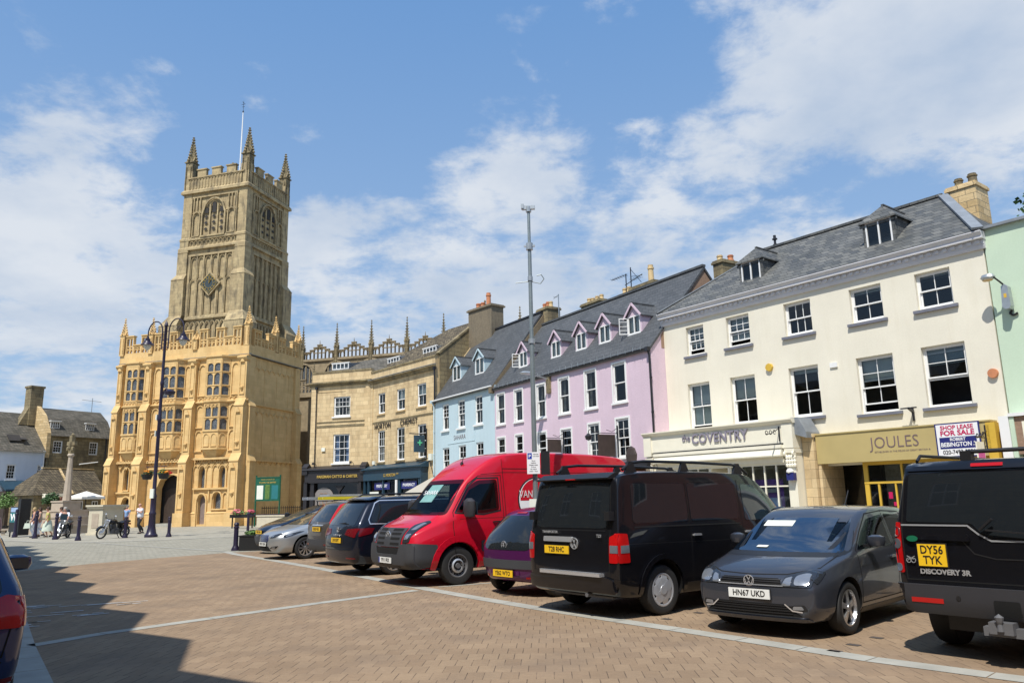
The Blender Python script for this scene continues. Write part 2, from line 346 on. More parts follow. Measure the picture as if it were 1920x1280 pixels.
# ---------------------------------------------------------------- ground
def flat(name, pts, z, mat, kind='structure'):
 mb = MB(); mb.poly([(x, y, z) for x, y in pts]); o = mb.obj(name, mat); tag(o, kind=kind)
 if o.data.polygons[0].normal.z < 0: o.data.flip_normals()
 return o
def strip(name, pts, w, z, mat, length=None):
 """a run of flat kerb stones following a polyline"""
 mb = MB(); P = [Vector((x, y, 0)) for x, y in pts]
 for i in range(len(P)-1):
  a, b = P[i], P[i+1]; d = (b-a).normalized(); n = Vector((-d.y, d.x, 0))*w/2
  def nrm(k):
   if 0 < k < len(P)-1:
    t = ((P[k]-P[k-1]).normalized()+(P[k+1]-P[k]).normalized()).normalized(); return Vector((-t.y, t.x, 0))*w/2
   return n
  na, nb = nrm(i), nrm(i+1); L_ = (b-a).length; k = max(1, int(L_/(length or .9)))
  for j in range(k):
   g = .006/L_
   t0, t1 = j/k + g, (j+1)/k - g
   p, q = a.lerp(b, t0), a.lerp(b, t1); n0, n1 = na.lerp(nb, t0), na.lerp(nb, t1)
   mb.quad((p-n0)[:2]+(z,), (q-n1)[:2]+(z,), (q+n1)[:2]+(z,), (p+n0)[:2]+(z,))
 o = mb.obj(name, mat); tag(o, kind='structure')
 for f in o.data.polygons:
  if f.normal.z < 0: o.data.flip_normals(); break
 return o
masonry('paving_plaza', (.36,.335,.27), (.30,.28,.225), (.20,.19,.155), .6, .4, .012, rough=.9, var=.13, bump=.3, wallmap=False, rot=radians(20), stain=(.25,.235,.19), stain_amt=.45, ssc=.15)
masonry('paving_grey', (.33,.31,.25), (.265,.25,.20), (.17,.16,.13), .22, .16, .008, rough=.9, var=.13, bump=.35, wallmap=False, rot=radians(8), stain=(.23,.22,.175), stain_amt=.4, ssc=.15)
masonry('paving_brown', (.29,.207,.132), (.243,.170,.108), (.095,.068,.048), .165, .30, .0048, rough=.9, var=.16, bump=.35, faint=.15, wallmap=False, rot=radians(2.5), stain=(.17,.125,.09), stain_amt=.5, nscale=.5, ssc=.2)
plain('kerb_stone', (.34,.33,.285), .85, .18, 2.2, .15, 25)
plain('stud_dark', (.08,.065,.055), .7, .3)
plain('wear_white', (.5,.48,.45), .85, .3, 6)
flat('ground', [(-500,-200),(500,-200),(500,800),(-500,800)], 0.0, M['paving_plaza'])
flat('road', [(-60,20),(-27.8,42.5),(-22.2,37.9),(-19.6,37.4),(-17.2,38.6),(-15.0,40.5),(-12.5,39),(-5,31),(-3,27),(-60,-30)], .004, M['paving_grey'])
KERB = [(-10.3,28.0),(-9.2,26.2),(-6.88,22.9),(-4.94,20.05),(-3.08,17.19),(-1.72,15.05),(-.64,13.46),(.3,12.15),(1.36,10.78),(2.55,9.27),(3.48,8.06),(4.2,7.3),(5.6,5.9),(8,3.8)]
flat('market_paving', [(-14.9,12),(-14.1,17.5),(-13.1,21.5),(-12.4,23.5),(-11.35,25.3),(-9.9,27.4),(-5.3,30.6),(8.6,10.6),(14,3.2),(14,-20),(-16,-20)], .008, M['paving_brown'])
strip('kerb_line', KERB, .27, .0125, M['kerb_stone'], .75)
strip('paving_line', [(-5.86,9.75),(-5.41,10.55),(-4.46,11.75),(-3.26,13.25),(-1.86,14.82)], .22, .0125, M['kerb_stone'], .9)
strip('bay_edge_line', [(-11.0,17.2),(-5.9,9.6),(-3.6,6.3),(-1.5,3.2),(2,-2)], .34, .0125, M['kerb_stone'], .8)
strip('road_edge_line', [(-19.6,36.9),(-16.3,33.6),(-12.9,30.55),(-10.4,28.2)], .16, .0125, M['kerb_stone'], 1.2)
strip('plaza_kerb', [(-60,22),(-27.8,42.4),(-22.3,37.9),(-19.7,37.3),(-17.2,38.5),(-15.0,40.4),(-12.4,39)], .30, .0165, M['kerb_stone'], 1.2)
strip('bay_line', [(-1.5,15.3),(-.5,15.85),(3.0,18.4)], .10, .0125, M['kerb_stone'], 1.0)
strip('bay_line', [(-10.2,28.3),(-8.6,29.5),(-7,30.6)], .10, .0125, M['kerb_stone'], 1.0)
# dark marker setts that divide the bays
mb = MB()
for (x, y, a) in [(1.98,11.3,52),(2.25,11.6,52),(2.55,11.35,52),(2.0,10.85,52),(4.06,9.2,50),(3.63,8.81,50),(3.3,8.5,50),(-.2,13.75,52),(.1,13.95,52),(.45,14.2,52),(-3.0,18.1,54),(-2.6,18.4,54),(-6.2,23.2,54),(-5.8,23.5,54)]:
 d = az(a); n = Vector((-d.y, d.x, 0)); c = Vector((x, y, .0125))
 mb.quad(c-n*.07-d*.05, c+n*.07-d*.05, c+n*.07+d*.05, c-n*.07+d*.05)
tag(mb.obj('paving_marker_setts', M['stud_dark']), kind='structure')
# worn remains of painted parking letters on the left
mb = MB(); random.seed(3)
for i in range(34):
 c = Vector((-7.4 + random.uniform(-.9,.9), 12.6 + random.uniform(-1.5,1.3), .0145)); d = az(56+random.uniform(-6,6)); n = Vector((-d.y, d.x, 0)); l = random.uniform(.08,.32); w = random.uniform(.015,.04)
 mb.quad(c-n*w-d*l, c+n*w-d*l, c+n*w+d*l, c-n*w+d*l)
tag(mb.obj('worn_paint_marks', M['wear_white']), kind='structure')

# ---------------------------------------------------------------- building helpers (local x along the front, y into the house, z up)
def facade(mb, u0, u1, z0, z1, holes=(), th=.22, y=0.0):
 us = sorted({u0, u1, *[h[0] for h in holes], *[h[1] for h in holes]}); zs = sorted({z0, z1, *[h[2] for h in holes], *[h[3] for h in holes]})
 us = [u for u in us if u0 <= u <= u1]; zs = [z for z in zs if z0 <= z <= z1]
 for i in range(len(us)-1):
  for j in range(len(zs)-1):
   uc, zc = (us[i]+us[i+1])/2, (zs[j]+zs[j+1])/2
   if any(h[0] < uc < h[1] and h[2] < zc < h[3] for h in holes): continue
   mb.quad((us[i],y,zs[j]),(us[i+1],y,zs[j]),(us[i+1],y,zs[j+1]),(us[i],y,zs[j+1]))
 for h in holes:
  a, b, c, d = h[:4]
  mb.quad((a,y,c),(a,y,d),(a,y+th,d),(a,y+th,c)); mb.quad((b,y,c),(b,y+th,c),(b,y+th,d),(b,y,d))
  mb.quad((a,y,d),(b,y,d),(b,y+th,d),(a,y+th,d)); mb.quad((a,y,c),(a,y+th,c),(b,y+th,c),(b,y,c))
def arch_curve(a, b, zs, rise, kind='round', n=10):
 c, w = (a+b)/2, (b-a)/2; pts = []
 for i in range(n+1):
  t = i/n
  if kind == 'round': x = c - w*cos(pi*t); z = zs + rise*sin(pi*t)
  elif kind == 'seg': x = a + (b-a)*t; z = zs + rise*(1-(2*t-1)**2)
  else:
   s = abs(2*t-1); x = a + (b-a)*t; z = zs + rise*((1-s**2.2)**.62 if kind == 'tudor' else sqrt(max(0, 1-((s+.0)**1.6))))
  pts.append((x, z))
 return pts
def arch_fill(mb, a, b, zs, ztop, y, th, kind='round'):
 """fills the two spandrels so that a rectangular hole gets an arched head"""
 pts = arch_curve(a, b, zs, ztop-zs-.002, kind)
 for i in range(len(pts)-1):
  (x0, z0), (x1, z1) = pts[i], pts[i+1]
  mb.quad((x0,y,z0),(x1,y,z1),(x1,y,ztop),(x0,y,ztop)); mb.quad((x0,y,z0),(x0,y+th,z0),(x1,y+th,z1),(x1,y,z1))
def shell(mb, u0, u1, d, z1, z0=0, front=None):
 """side and back walls"""
 mb.quad((u0,0,z0),(u0,d,z0),(u0,d,z1),(u0,0,z1)); mb.quad((u1,0,z0),(u1,0,z1),(u1,d,z1),(u1,d,z0)); mb.quad((u0,d,z0),(u1,d,z0),(u1,d,z1),(u0,d,z1))
def sash(B, a, b, c, d, cols=2, rt=1, rb=1, y=.13, split=.5, openf=0, blind=0, curtain=None, arch=False, sill=None, box=.0, casing=0.0, glass='glass', fr=.055, drop=0, trim='white_paint'):
 """sash window as one part of building B: frame, with glass, blind, curtain and sill under it"""
 w = MB(); F = fr
 if casing: # flat painted surround lying 2-3 cm proud of the wall
  k = casing; w.box(a-k, a, -.03, .06, c, d); w.box(b, b+k, -.03, .06, c, d); w.box(a-k, b+k, -.033, .06, d, d+k); w.box(a-k-.04, b+k+.04, -.075, .06, c-k*.9, c)
 w.box(a, a+F, y-.03, y+.05, c, d); w.box(b-F, b, y-.03, y+.05, c, d); w.box(a+F, b-F, y-.03, y+.05, d-F, d); w.box(a+F, b-F, y-.05, y+.05, c, c+F*1.2)
 ia, ib, ic, id_ = a+F, b-F, c+F*1.2, d-F
 zm = ic + (id_-ic)*split
 t = .045; bt = .022; op = openf*(zm-ic)
 g = MB()
 def pane(z0, z1, yy, rows):
  w.box(ia, ia+t, yy-.02, yy+.02, z0, z1); w.box(ib-t, ib, yy-.02, yy+.02, z0, z1)
  w.box(ia+t, ib-t, yy-.02, yy+.02, z0, z0+t); w.box(ia+t, ib-t, yy-.02, yy+.02, z1-t, z1)
  for i in range(1, cols):
   x = ia+t+(ib-ia-2*t)*i/cols; w.box(x-bt/2, x+bt/2, yy-.015, yy+.015, z0+t, z1-t)
  for j in range(1, rows):
   z = z0+t+(z1-z0-2*t)*j/rows; w.box(ia+t, ib-t, yy-.013, yy+.013, z-bt/2, z+bt/2)
  g.quad((ia+t,yy,z0+t),(ib-t,yy,z0+t),(ib-t,yy,z1-t),(ia+t,yy,z1-t))
 pane(zm-t/2-drop, id_-drop, y, rt); pane(ic+op, zm+t/2+op, y+.05, rb)
 if arch:
  r = (id_-ic)*.13
  for yy0, yy1 in ((y-.031, y+.02),):
   pts = arch_curve(ia, ib, id_-r, r-.003, 'round', 8)
   for i in range(8):
    (x0, z0), (x1, z1) = pts[i], pts[i+1]
    w.add([(x0,yy0,z0),(x1,yy0,z1),(x1,yy0,id_+.02),(x0,yy0,id_+.02),(x0,yy1,z0),(x1,yy1,z1),(x1,yy1,id_+.02),(x0,yy1,id_+.02)], [(0,1,2,3),(4,7,6,5),(0,4,5,1)])
 W = w.obj('window', M[trim], B); g.obj('glass', M[glass], W, fix=False)
 if blind:
  q = MB(); zt = id_; zb = id_-(id_-ic)*blind; q.box(ia+.02, ib-.02, y+.10, y+.115, zb, zt); q.obj('blind', M['blind'], W)
 if curtain:
  q = MB(); cw = (ib-ia)*(.5 if curtain == 'full' else .27); n = 10
  for s in (0, 1):
   x0 = ia if s == 0 else ib-cw
   for i in range(n):
    xa, xb = x0+cw*i/n, x0+cw*(i+1)/n; ya, yb = y+.16+.02*(i % 2), y+.16+.02*((i+1) % 2)
    q.quad((xa,ya,c+.05),(xb,yb,c+.05),(xb,yb,d-.05),(xa,ya,d-.05))
  q.obj('curtain', M['curtain_blue' if curtain == 'blue' else 'curtain'], W, fix=False)
 if sill:
  q = MB(); q.prism([(-.10, c-.11), (-.10, c-.02), (y, c), (y, c-.11)], 'x', a-sill[1], b+sill[1]); q.obj('sill', M[sill[0]], W)
 return W
def roof_plane(mb, p, q, r, s, th=.05):
 """roof slab given by four corners, thickened downwards"""
 p, q, r, s = map(Vector, (p, q, r, s)); n = (q-p).cross(s-p).normalized()
 if n.z < 0: n = -n
 o = [v-n*th for v in (p, q, r, s)]
 mb.add([p,q,r,s]+o, [(0,1,2,3),(7,6,5,4),(0,4,5,1),(1,5,6,2),(2,6,7,3),(3,7,4,0)])
def dormer(B, u0, u1, z0, zh, zap, yf, slope, matf, cols=2, open_leaf=0, curtain=True, hip=False, roofmat='slate_smooth', over=.12, trim='white_paint', zroof0=0.0, facem=None):
 """gabled dormer: slope = roof rise per metre inwards, zroof0 = main roof height at y = 0"""
 def back(z): return (z-zroof0)/slope
 m = MB(); k = .09; uc = (u0+u1)/2; zb = zroof0+slope*yf-.05
 # front surround
 m.box(u0-k, u0, yf, yf+.08, zb, zh); m.box(u1, u1+k, yf, yf+.08, zb, zh); m.box(u0, u1, yf, yf+.08, zb, z0)
 # cheeks
 for s, uu in ((-1, u0-k), (1, u1+k)):
  e = uu + s*.012
  m.add([(uu,yf+.005,zb),(uu,back(zh),zh),(uu,yf+.005,zh),(e,yf+.005,zb),(e,back(zh),zh),(e,yf+.005,zh)], [(0,1,2),(3,5,4),(0,3,4,1),(1,4,5,2),(2,5,3,0)])
 if not hip: m.prism([(u0-k, zh), (u1+k, zh), (uc, zap-.04)], 'y', yf, yf+.06)
 D = m.obj('dormer', M[facem or matf], B)
 r = MB(); yo = yf-over; e = k+.10
 ze = zh-.05 if not hip else zh+.02
 for s in (-1, 1):
  ue = uc + s*((u1-u0)/2+e)
  if hip: yap = yf+.45
  else: yap = yo
  # slope quad from eave to ridge, running back to the main roof
  a = Vector((ue, yo, ze)); b = Vector((ue, back(ze), ze)); c = Vector((uc, back(zap)+.05, zap)); d = Vector((uc, yap, zap))
  o4 = Vector((0,0,-.05))
  r.add([a,b,c,d,a+o4,b+o4,c+o4,d+o4], [(0,1,2,3),(7,6,5,4),(0,4,5,1),(2,6,7,3),(3,7,4,0)])
 if hip:
  a = (uc-(u1-u0)/2-e, yo, ze); b = (uc+(u1-u0)/2+e, yo, ze); c = (uc, yf+.45, zap)
  r.add([a,b,c,(a[0],a[1],a[2]-.05),(b[0],b[1],b[2]-.05)], [(0,1,2),(0,3,4,1)])
  r.box(a[0], b[0], yf-.02, yf+.03, zh-.14, zh-.06)
 r.bar((uc, yap-.01, zap+.015), (uc, back(zap)+.05, zap+.015), .09, .05)
 r.obj('dormer_roof', M[roofmat], D)
 if not hip: # white barge boards
  bb = MB()
  for s in (-1, 1):
   bb.bar((uc+s*((u1-u0)/2+e), yo-.01, ze-.03), (uc, yo-.01, zap-.03), .03, .09)
  bb.obj('barge_board', M[matf], D)
 w = MB(); g = MB(); F = .05
 w.box(u0, u0+F, yf-.02, yf+.05, z0, zh); w.box(u1-F, u1, yf-.02, yf+.05, z0, zh); w.box(u0+F, u1-F, yf-.02, yf+.05, z0, z0+F); w.box(u0+F, u1-F, yf-.02, yf+.05, zh-F, zh)
 w.box(uc-F/2, uc+F/2, yf-.022, yf+.048, z0+F, zh-F); w.box(u0-.04, u1+.04, yf-.05, yf+.02, z0-.05, z0)
 if cols > 2:
  for i in (1, 3): x = u0+(u1-u0)*i/4; w.box(x-.01, x+.01, yf, yf+.02, z0+F, zh-F)
  for j in (1, 2): z = z0+(zh-z0)*j/3; w.box(u0+F, u1-F, yf-.002, yf+.022, z-.01, z+.01)
 if open_leaf: # casement standing open, hinged on the left jamb
  d = Vector((-sin(radians(35)), -cos(radians(35)), 0)); h = Vector((u0, yf-.02, 0)); L_ = (u1-u0)/2
  for t0, t1, za, zb_ in ((0,L_,z0+.03,z0+.07),(0,L_,zh-.07,zh-.03),(0,L_,(z0+zh)/2-.012,(z0+zh)/2+.012),(0,L_,z0+(zh-z0)*.27-.01,z0+(zh-z0)*.27+.01),(0,L_,z0+(zh-z0)*.75-.01,z0+(zh-z0)*.75+.01)):
   w.bar(h+d*t0+Vector((0,0,(za+zb_)/2)), h+d*t1+Vector((0,0,(za+zb_)/2)), .03, zb_-za)
  for t in (.02, L_-.02): w.bar(h+d*t+Vector((0,0,z0+.03)), h+d*t+Vector((0,0,zh-.03)), .03, .03)
 g.quad((u0,yf+.02,z0),(u1,yf+.02,z0),(u1,yf+.02,zh),(u0,yf+.02,zh))
 w.obj('window_frame', M[trim], D); g.obj('glass', M['glass'], D, fix=False)
 if curtain:
  q = MB()
  for s in (0, 1):
   x0 = u0+F if s == 0 else uc+.05; ww = (uc-u0-F)*.75
   for i in range(6): q.quad((x0+ww*i/6,yf+.08+.02*(i%2),z0),(x0+ww*(i+1)/6,yf+.08+.02*((i+1)%2),z0),(x0+ww*(i+1)/6,yf+.08+.02*((i+1)%2),zh),(x0+ww*i/6,yf+.08+.02*(i%2),zh))
  q.obj('curtain', M['blind'], D, fix=False)
 return D
def chimney(B, x0, x1, y0, y1, z0, z1, mat, pots=(), cap=.06, capmat=None, potmat='clay'):
 m = MB(); m.box(x0, x1, y0, y1, z0, z1-.12); m.box(x0-cap, x1+cap, y0-cap, y1+cap, z1-.12, z1-.02); m.box(x0-cap*.4, x1+cap*.4, y0-cap*.4, y1+cap*.4, z1-.02, z1+.04)
 C_ = m.obj('chimney', M[mat], B)
 for (px, py, h, r, pm) in pots:
  q = MB(); q.lathe([(r*1.15,0),(r*1.15,.06),(r*.92,.08),(r*.85,h*.75),(r*1.05,h*.78),(r*1.05,h*.86),(r*.8,h*.88),(r*.85,h),(r*.6,h)], (px,py,z1+.03), 12); q.obj('chimney_pot', M[pm], C_, smooth=True)
 return C_
def gutter(B, u0, u1, z, y=-.07, mat='black_iron', r=.045):
 m = MB(); m.cyl((u0,y,z),(u1,y,z), r, r, 8); m.obj('gutter', M[mat], B)
def pipe(B, pts, r=.04, mat='black_iron', name='drainpipe'):
 m = MB(); m.tube(pts, r, 8)
 for p in pts[:1]: m.box(p[0]-.09, p[0]+.09, p[1]-.07, p[1]+.07, p[2]-.1, p[2]+.08)
 z = min(p[2] for p in pts[-2:]); zt = max(p[2] for p in pts[-2:])
 while z < zt-.3: m.cyl((pts[-1][0],pts[-1][1],z),(pts[-1][0],pts[-1][1],z+.08), r*1.35, r*1.35, 8); z += 1.4
 return m.obj(name, M[mat], B)
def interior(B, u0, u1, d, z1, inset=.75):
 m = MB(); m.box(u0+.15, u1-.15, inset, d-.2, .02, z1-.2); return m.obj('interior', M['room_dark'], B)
def bframe(name, L_, R_, label, cat='building'):
 d = Vector((R_[0]-L_[0], R_[1]-L_[1], 0)); a = degrees(atan2(d.x, d.y))
 return thing(name, label, cat, (L_[0], L_[1], 0), rotz(a)), d.length

# ================================================================ cream building on the right
def cream_building():
 B, W = bframe('cream_building', (6.30,31.20), (13.775,21.46), 'tall cream rendered building with white cornice, slate roof and two hipped dormers')
 W1 = 12.30; D = 7.2; ze = 8.60
 up = [(1.17,2.04,7.08,8.24),(3.13,4.16,7.1,8.26),(5.64,6.69,7.08,8.26),(8.11,9.19,7.07,8.22),(10.26,11.31,7.08,8.22)]
 lo = [(1.08,2.15,4.13,5.96),(3.12,4.21,4.18,5.95),(5.61,6.74,4.20,5.94),(8.1,9.31,4.09,5.91),(10.18,11.44,4.09,5.92)]
 m = MB(); facade(m, 0, W1, 2.5, ze, up+lo, .24)
 facade(m, 0, W1, 0, 2.5, [(.3,5.2,.0,2.5),(6.75,11.9,0,2.5)], .24)
 shell(m, 0, W1, D, ze); wall_ = m.obj('wall', M['cream_render'], B)
 kw = dict(y=.16, sill=('grey_sill', .12))
 sash(B, *up[0], cols=3, rt=2, rb=2, openf=.30, blind=.72, **kw); sash(B, *up[1], cols=3, rt=2, rb=2, openf=.30, blind=.8, **kw)
 sash(B, *up[2], cols=3, rt=1, rb=1, **kw); sash(B, *up[3], cols=2, blind=.12, **kw); sash(B, *up[4], cols=2, blind=.08, **kw)
 sash(B, *lo[0], cols=2, openf=.12, blind=.93, **kw); sash(B, *lo[1], cols=2, blind=.46, **kw); sash(B, *lo[2], cols=2, blind=.10, **kw)
 sash(B, *lo[3], cols=2, rt=2, rb=1, openf=.3, blind=.4, split=.45, drop=0, **kw); sash(B, *lo[4], cols=2, rt=2, rb=1, openf=.9, blind=.3, split=.48, **kw)
 # cornice with dentils
 c = MB(); c.prism([(0,ze-.10),(-.07,ze-.10),(-.10,ze-.02),(-.10,ze+.03),(0,ze+.03)], 'x', -.05, W1+.08)
 c.box(-.05, W1+.08, -.12, 0, ze+.03, ze+.16); c.prism([(0,ze+.16),(-.26,ze+.18),(-.26,ze+.26),(-.34,ze+.36),(-.34,ze+.39),(0,ze+.40)], 'x', -.05, W1+.10)
 for i in range(54):
  x = .05+i*.2285; c.box(x, x+.12, -.165, -.12, ze+.06, ze+.155)
 c.obj('cornice', M['cornice_white'], B)
 # roof: hipped at the left, steep at the right
 zr = ze+.40; yr = 3.2; zt = 11.62
 r = MB()
 a, b = Vector((-.05,-.34,zr)), Vector((W1+.1,-.34,zr)); p, q = Vector((2.9,yr,zt)), Vector((10.15,yr,zt)); a2, b2 = Vector((-.05,D,zr)), Vector((W1+.1,D,zr))
 r.add([a,b,b2,a2,p,q], [(0,1,5,4),(1,2,5),(2,3,4,5),(3,0,4),(0,3,2,1)])
 R_ = r.obj('roof', M['slate'], B)
 rt = MB(); rt.bar(p+Vector((0,0,.03)), q+Vector((0,0,.03)), .20, .09); rt.obj('ridge', M['slate'], R_)
 rt = MB(); rt.bar(p, a+Vector((.05,0,.05)), .16, .05); rt.bar(q+Vector((0,0,.02)), b+Vector((-.05,0,.05)), .30, .07); rt.obj('hip', M['lead'], R_)
 rt = MB(); rt.lathe([(.09,0),(.09,.12),(.05,.14),(.05,.3),(.11,.32),(.11,.36),(.06,.38),(.06,.5)], (3.5,yr,zt), 10); rt.obj('flue', M['black_iron'], R_)
 sl = (zt-zr)/(yr+.34)
 for (u0, u1, z0, zh) in ((3.60,4.44,9.56,10.42),(8.62,9.50,9.58,10.52)):
  dormer(B, u0, u1, z0, zh, zh+.62, .60, sl, 'slate', hip=True, roofmat='slate', over=.1, trim='white_paint', zroof0=zr+sl*.34, curtain=False)
 chimney(B, 10.15, 11.08, 3.5, 4.5, 9.5, 11.9, 'chimney_stone', [(10.40,4.0,.40,.15,'weathered_stone'),(10.85,4.0,.44,.16,'weathered_stone')], cap=.05)
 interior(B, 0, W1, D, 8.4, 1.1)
 # alarm boxes, small bracket, iron bracket
 for (x, z, mt, rr) in ((4.88,6.09,'gold',.14),(12.09,4.86,'clay',.13)):
  q = MB(); q.cyl((x,-.09,z),(x,0,z), rr, rr*1.05, 8 if rr > .135 else 20); q.obj('alarm_box', M['ochre_paint' if mt == 'gold' else 'clay'], B)
 q = MB(); q.box(7.2, 7.46, -.05, 0, 5.73, 5.89); q.obj('alarm_box', M['white_paint'], B)
 q = MB(); q.bar((9.5,-.3,4.1),(9.98,-.3,4.1), .04); q.bar((9.74,-.3,4.1),(9.74,0,3.98), .06); q.bar((9.74,-.05,4.15),(9.74,-.02,3.72), .06, .05); q.obj('iron_bracket', M['black_iron'], B)
 # a person at the first-floor window is left as part of the room's dark
 pier = MB(); pier.box(6.22, 6.62, -.55, .02, 0, 3.45); pier.box(6.17, 6.66, -.60, .02, 3.45, 3.56); pier.box(6.18, 6.67, -.6, .0, 0, .35); pier.obj('stone_pier', M['ashlar'], B)
 return B

def letters3d(B, s, x, z, size, mat, y=-.05, ext=.02, sx=1.0, align='LEFT', bold=0.0, space=1.0):
 return text('lettering', s, size, M[mat], B, (x, y, z), ext=ext, align=align, sx=sx, bold=bold, space=space)
plain('letter_grey', (.24,.22,.27), .45, .05)
plain('letter_taupe', (.17,.12,.12), .5, .05)
plain('fascia_ochre', (.46,.365,.155), .5, .08, 1.0)
plain('sign_white', (.80,.80,.80), .4, .02)
plain('sign_red', (.50,.01,.09), .4, .02)
plain('sign_navy', (.022,.028,.16), .4, .02)
plain('sign_black', (.012,.012,.014), .4, .02)
plain('poster_purple', (.16,.07,.30), .5, .3, 4)
plain('poster_blue', (.30,.42,.62), .5, .3, 4)
plain('pink_sign', (.62,.10,.33), .5, .1)
plain('clothes', (.12,.10,.13), .9, .8, 9)

def coventry_shop():
 a = 142.5; o = Vector((6.30,31.20,0)); d = az(a)
 B = thing('shopfront', 'cream painted shopfront with grey COVENTRY lettering and folded awning', 'shopfront', tuple(o - az(a-90)*0.0), rotz(a))
 Y = -1.0
 f = MB(); f.box(-.36, 6.02, Y, 0, 3.30, 3.98); f.prism([(Y,3.94),(Y-.06,3.96),(Y-.14,4.05),(Y-.14,4.09),(0,4.12),(0,3.94)], 'x', -.50, 6.24)
 F = f.obj('fascia', M['cream_paint'], B)
 f = MB(); f.box(-.48, -.10, Y-.05, 0, 3.16, 3.94); f.box(5.80, 6.20, Y-.05, 0, 3.12, 3.94); f.obj('fascia_end_block', M['cream_paint'], F)
 f = MB(); f.prism([(6.0,4.12),(6.22,3.55),(6.62,3.42),(6.62,3.62),(6.35,4.12)], 'y', Y+.1, -.1); f.obj('lead_flashing', M['lead'], B)
 text('lettering', 'the', .36, M['letter_grey'], F, (1.48, Y-.02, 3.745), ext=.015, align='LEFT', bold=.003, sx=.85)
 text('lettering', 'COVENTRY', .50, M['letter_grey'], F, (1.95, Y-.03, 3.68), ext=.02, align='LEFT', bold=.008, sx=.92, space=1.05)
 s = MB(); s.box(.02, 5.84, Y-.06, Y+.1, 3.25, 3.298); s.obj('awning_slot', M['sign_black'], B)
 w = MB(); w.box(.1, 5.80, Y-.16, Y+.02, 3.13, 3.245); w.prism([(Y-.12,3.12),(Y-.2,2.9),(Y-.19,2.86),(Y+.02,2.88),(Y+.02,3.12)], 'x', .12, 5.78)
 w.box(.15,5.75,Y+.0,Y+.08,2.66,2.88); w.obj('folded_awning', M['cream_paint'], B)
 k = MB()
 for (x0, x1) in ((-.42,-.06),(5.86,6.18)):
  k.box(x0, x1, Y+.02, 0, 0, 3.12)
  k.box(x0-.03, x1+.03, Y-.03, 0, 0, .28); k.box(x0-.03, x1+.03, Y-.04, 0, 2.96, 3.10)
  for j in range(3):
   for i in range(4): k.lathe([(.0,-.07),(.055,-.04),(.06,.02),(.035,.07),(0,.09)], (x0+.04+i*.093, Y-.01, 2.55+j*.13), 6)
  k.cyl((x0-.03,Y-.02,2.93),(x0+.04,Y-.02,2.93), .09, .09, 10); k.cyl((x1-.04,Y-.02,2.93),(x1+.03,Y-.02,2.93), .09, .09, 10)
 k.obj('pilaster', M['cream_paint'], B)
 # shop window: doorway in the middle
 g = MB(); wf = MB(); y = Y+.12
 wf.box(-.06, 5.86, y-.05, y+.07, 2.58, 2.75); wf.box(-.06, 2.6, y-.05, y+.07, 0, .95); wf.box(3.5, 5.86, y-.05, y+.07, 0, .95)
 for i in range(6): x = -.02+i*.52; wf.box(x-.025, x+.025, y-.03, y+.05, .95, 2.58)
 for i in range(6): x = 3.52+i*.465; wf.box(x-.025, x+.025, y-.03, y+.05, .95, 2.58)
 for (xa, xb) in ((-.02,2.6),(3.5,5.86)):
  wf.box(xa, xb, y-.028, y+.048, 1.86, 1.905); g.quad((xa,y+.01,.95),(xb,y+.01,.95),(xb,y+.01,2.58),(xa,y+.01,2.58))
 wf.box(2.6, 2.68, y-.05, y+1, 0, 2.6); wf.box(3.42, 3.5, y-.05, y+1, 0, 2.6)
 wf.box(2.68, 3.42, y+.85, y+.9, 0, 2.6)
 Wd = wf.obj('shop_window', M['cream_paint'], B); g.obj('glass', M['glass'], Wd, fix=False)
 q = MB(); q.box(-.3, 5.9, Y+1.1, Y+1.15, 0, 3.1); q.box(-.3,5.9,Y+.2,Y+1.15,2.58,2.62); q.box(-.3,5.9,Y+.2,Y+1.1,.02,.6); q.obj('shop_interior', M['curtain'], B)
 q = MB(); q.box(4.35, 5.55, y+.05, y+.07, 1.05, 2.12); q.obj('poster', M['poster_purple'], B)
 q = MB(); q.box(4.85, 5.42, y+.02, y+.045, 1.05, 1.5); q.obj('poster', M['poster_blue'], B)
 q = MB(); q.box(4.2, 5.35, y+.02, y+.04, 1.68, 1.82); q.obj('poster', M['zinc'], B)
 q = MB(); q.box(5.92, 6.18, Y-.16, Y+.02, 2.06, 2.30); q.obj('alarm_box', M['sign_navy'], B)
 q = MB(); q.lathe([(.0,.0),(.12,.0),(.12,.05),(.06,.12),(0,.13)], (6.03,Y-.1,2.32), 12); q.obj('lamp_dome', M['white_paint'], B)
 br = MB(); br.bar((5.72,Y-.06,3.86),(5.72,Y-.06,3.36),.05,.03); br.tube([(5.7,Y-.06,3.78),(5.7,Y-.5,3.6),(5.7,Y-.8,3.58)], .015)
 for c in (0,1,2): br.tube([(5.7,Y-.3-.22*c+.07*cos(t*.7),3.66-.02*c+.07*sin(t*.7)) for t in range(9)], .012, 6)
 br.obj('scroll_bracket', M['black_iron'], B)
 return B

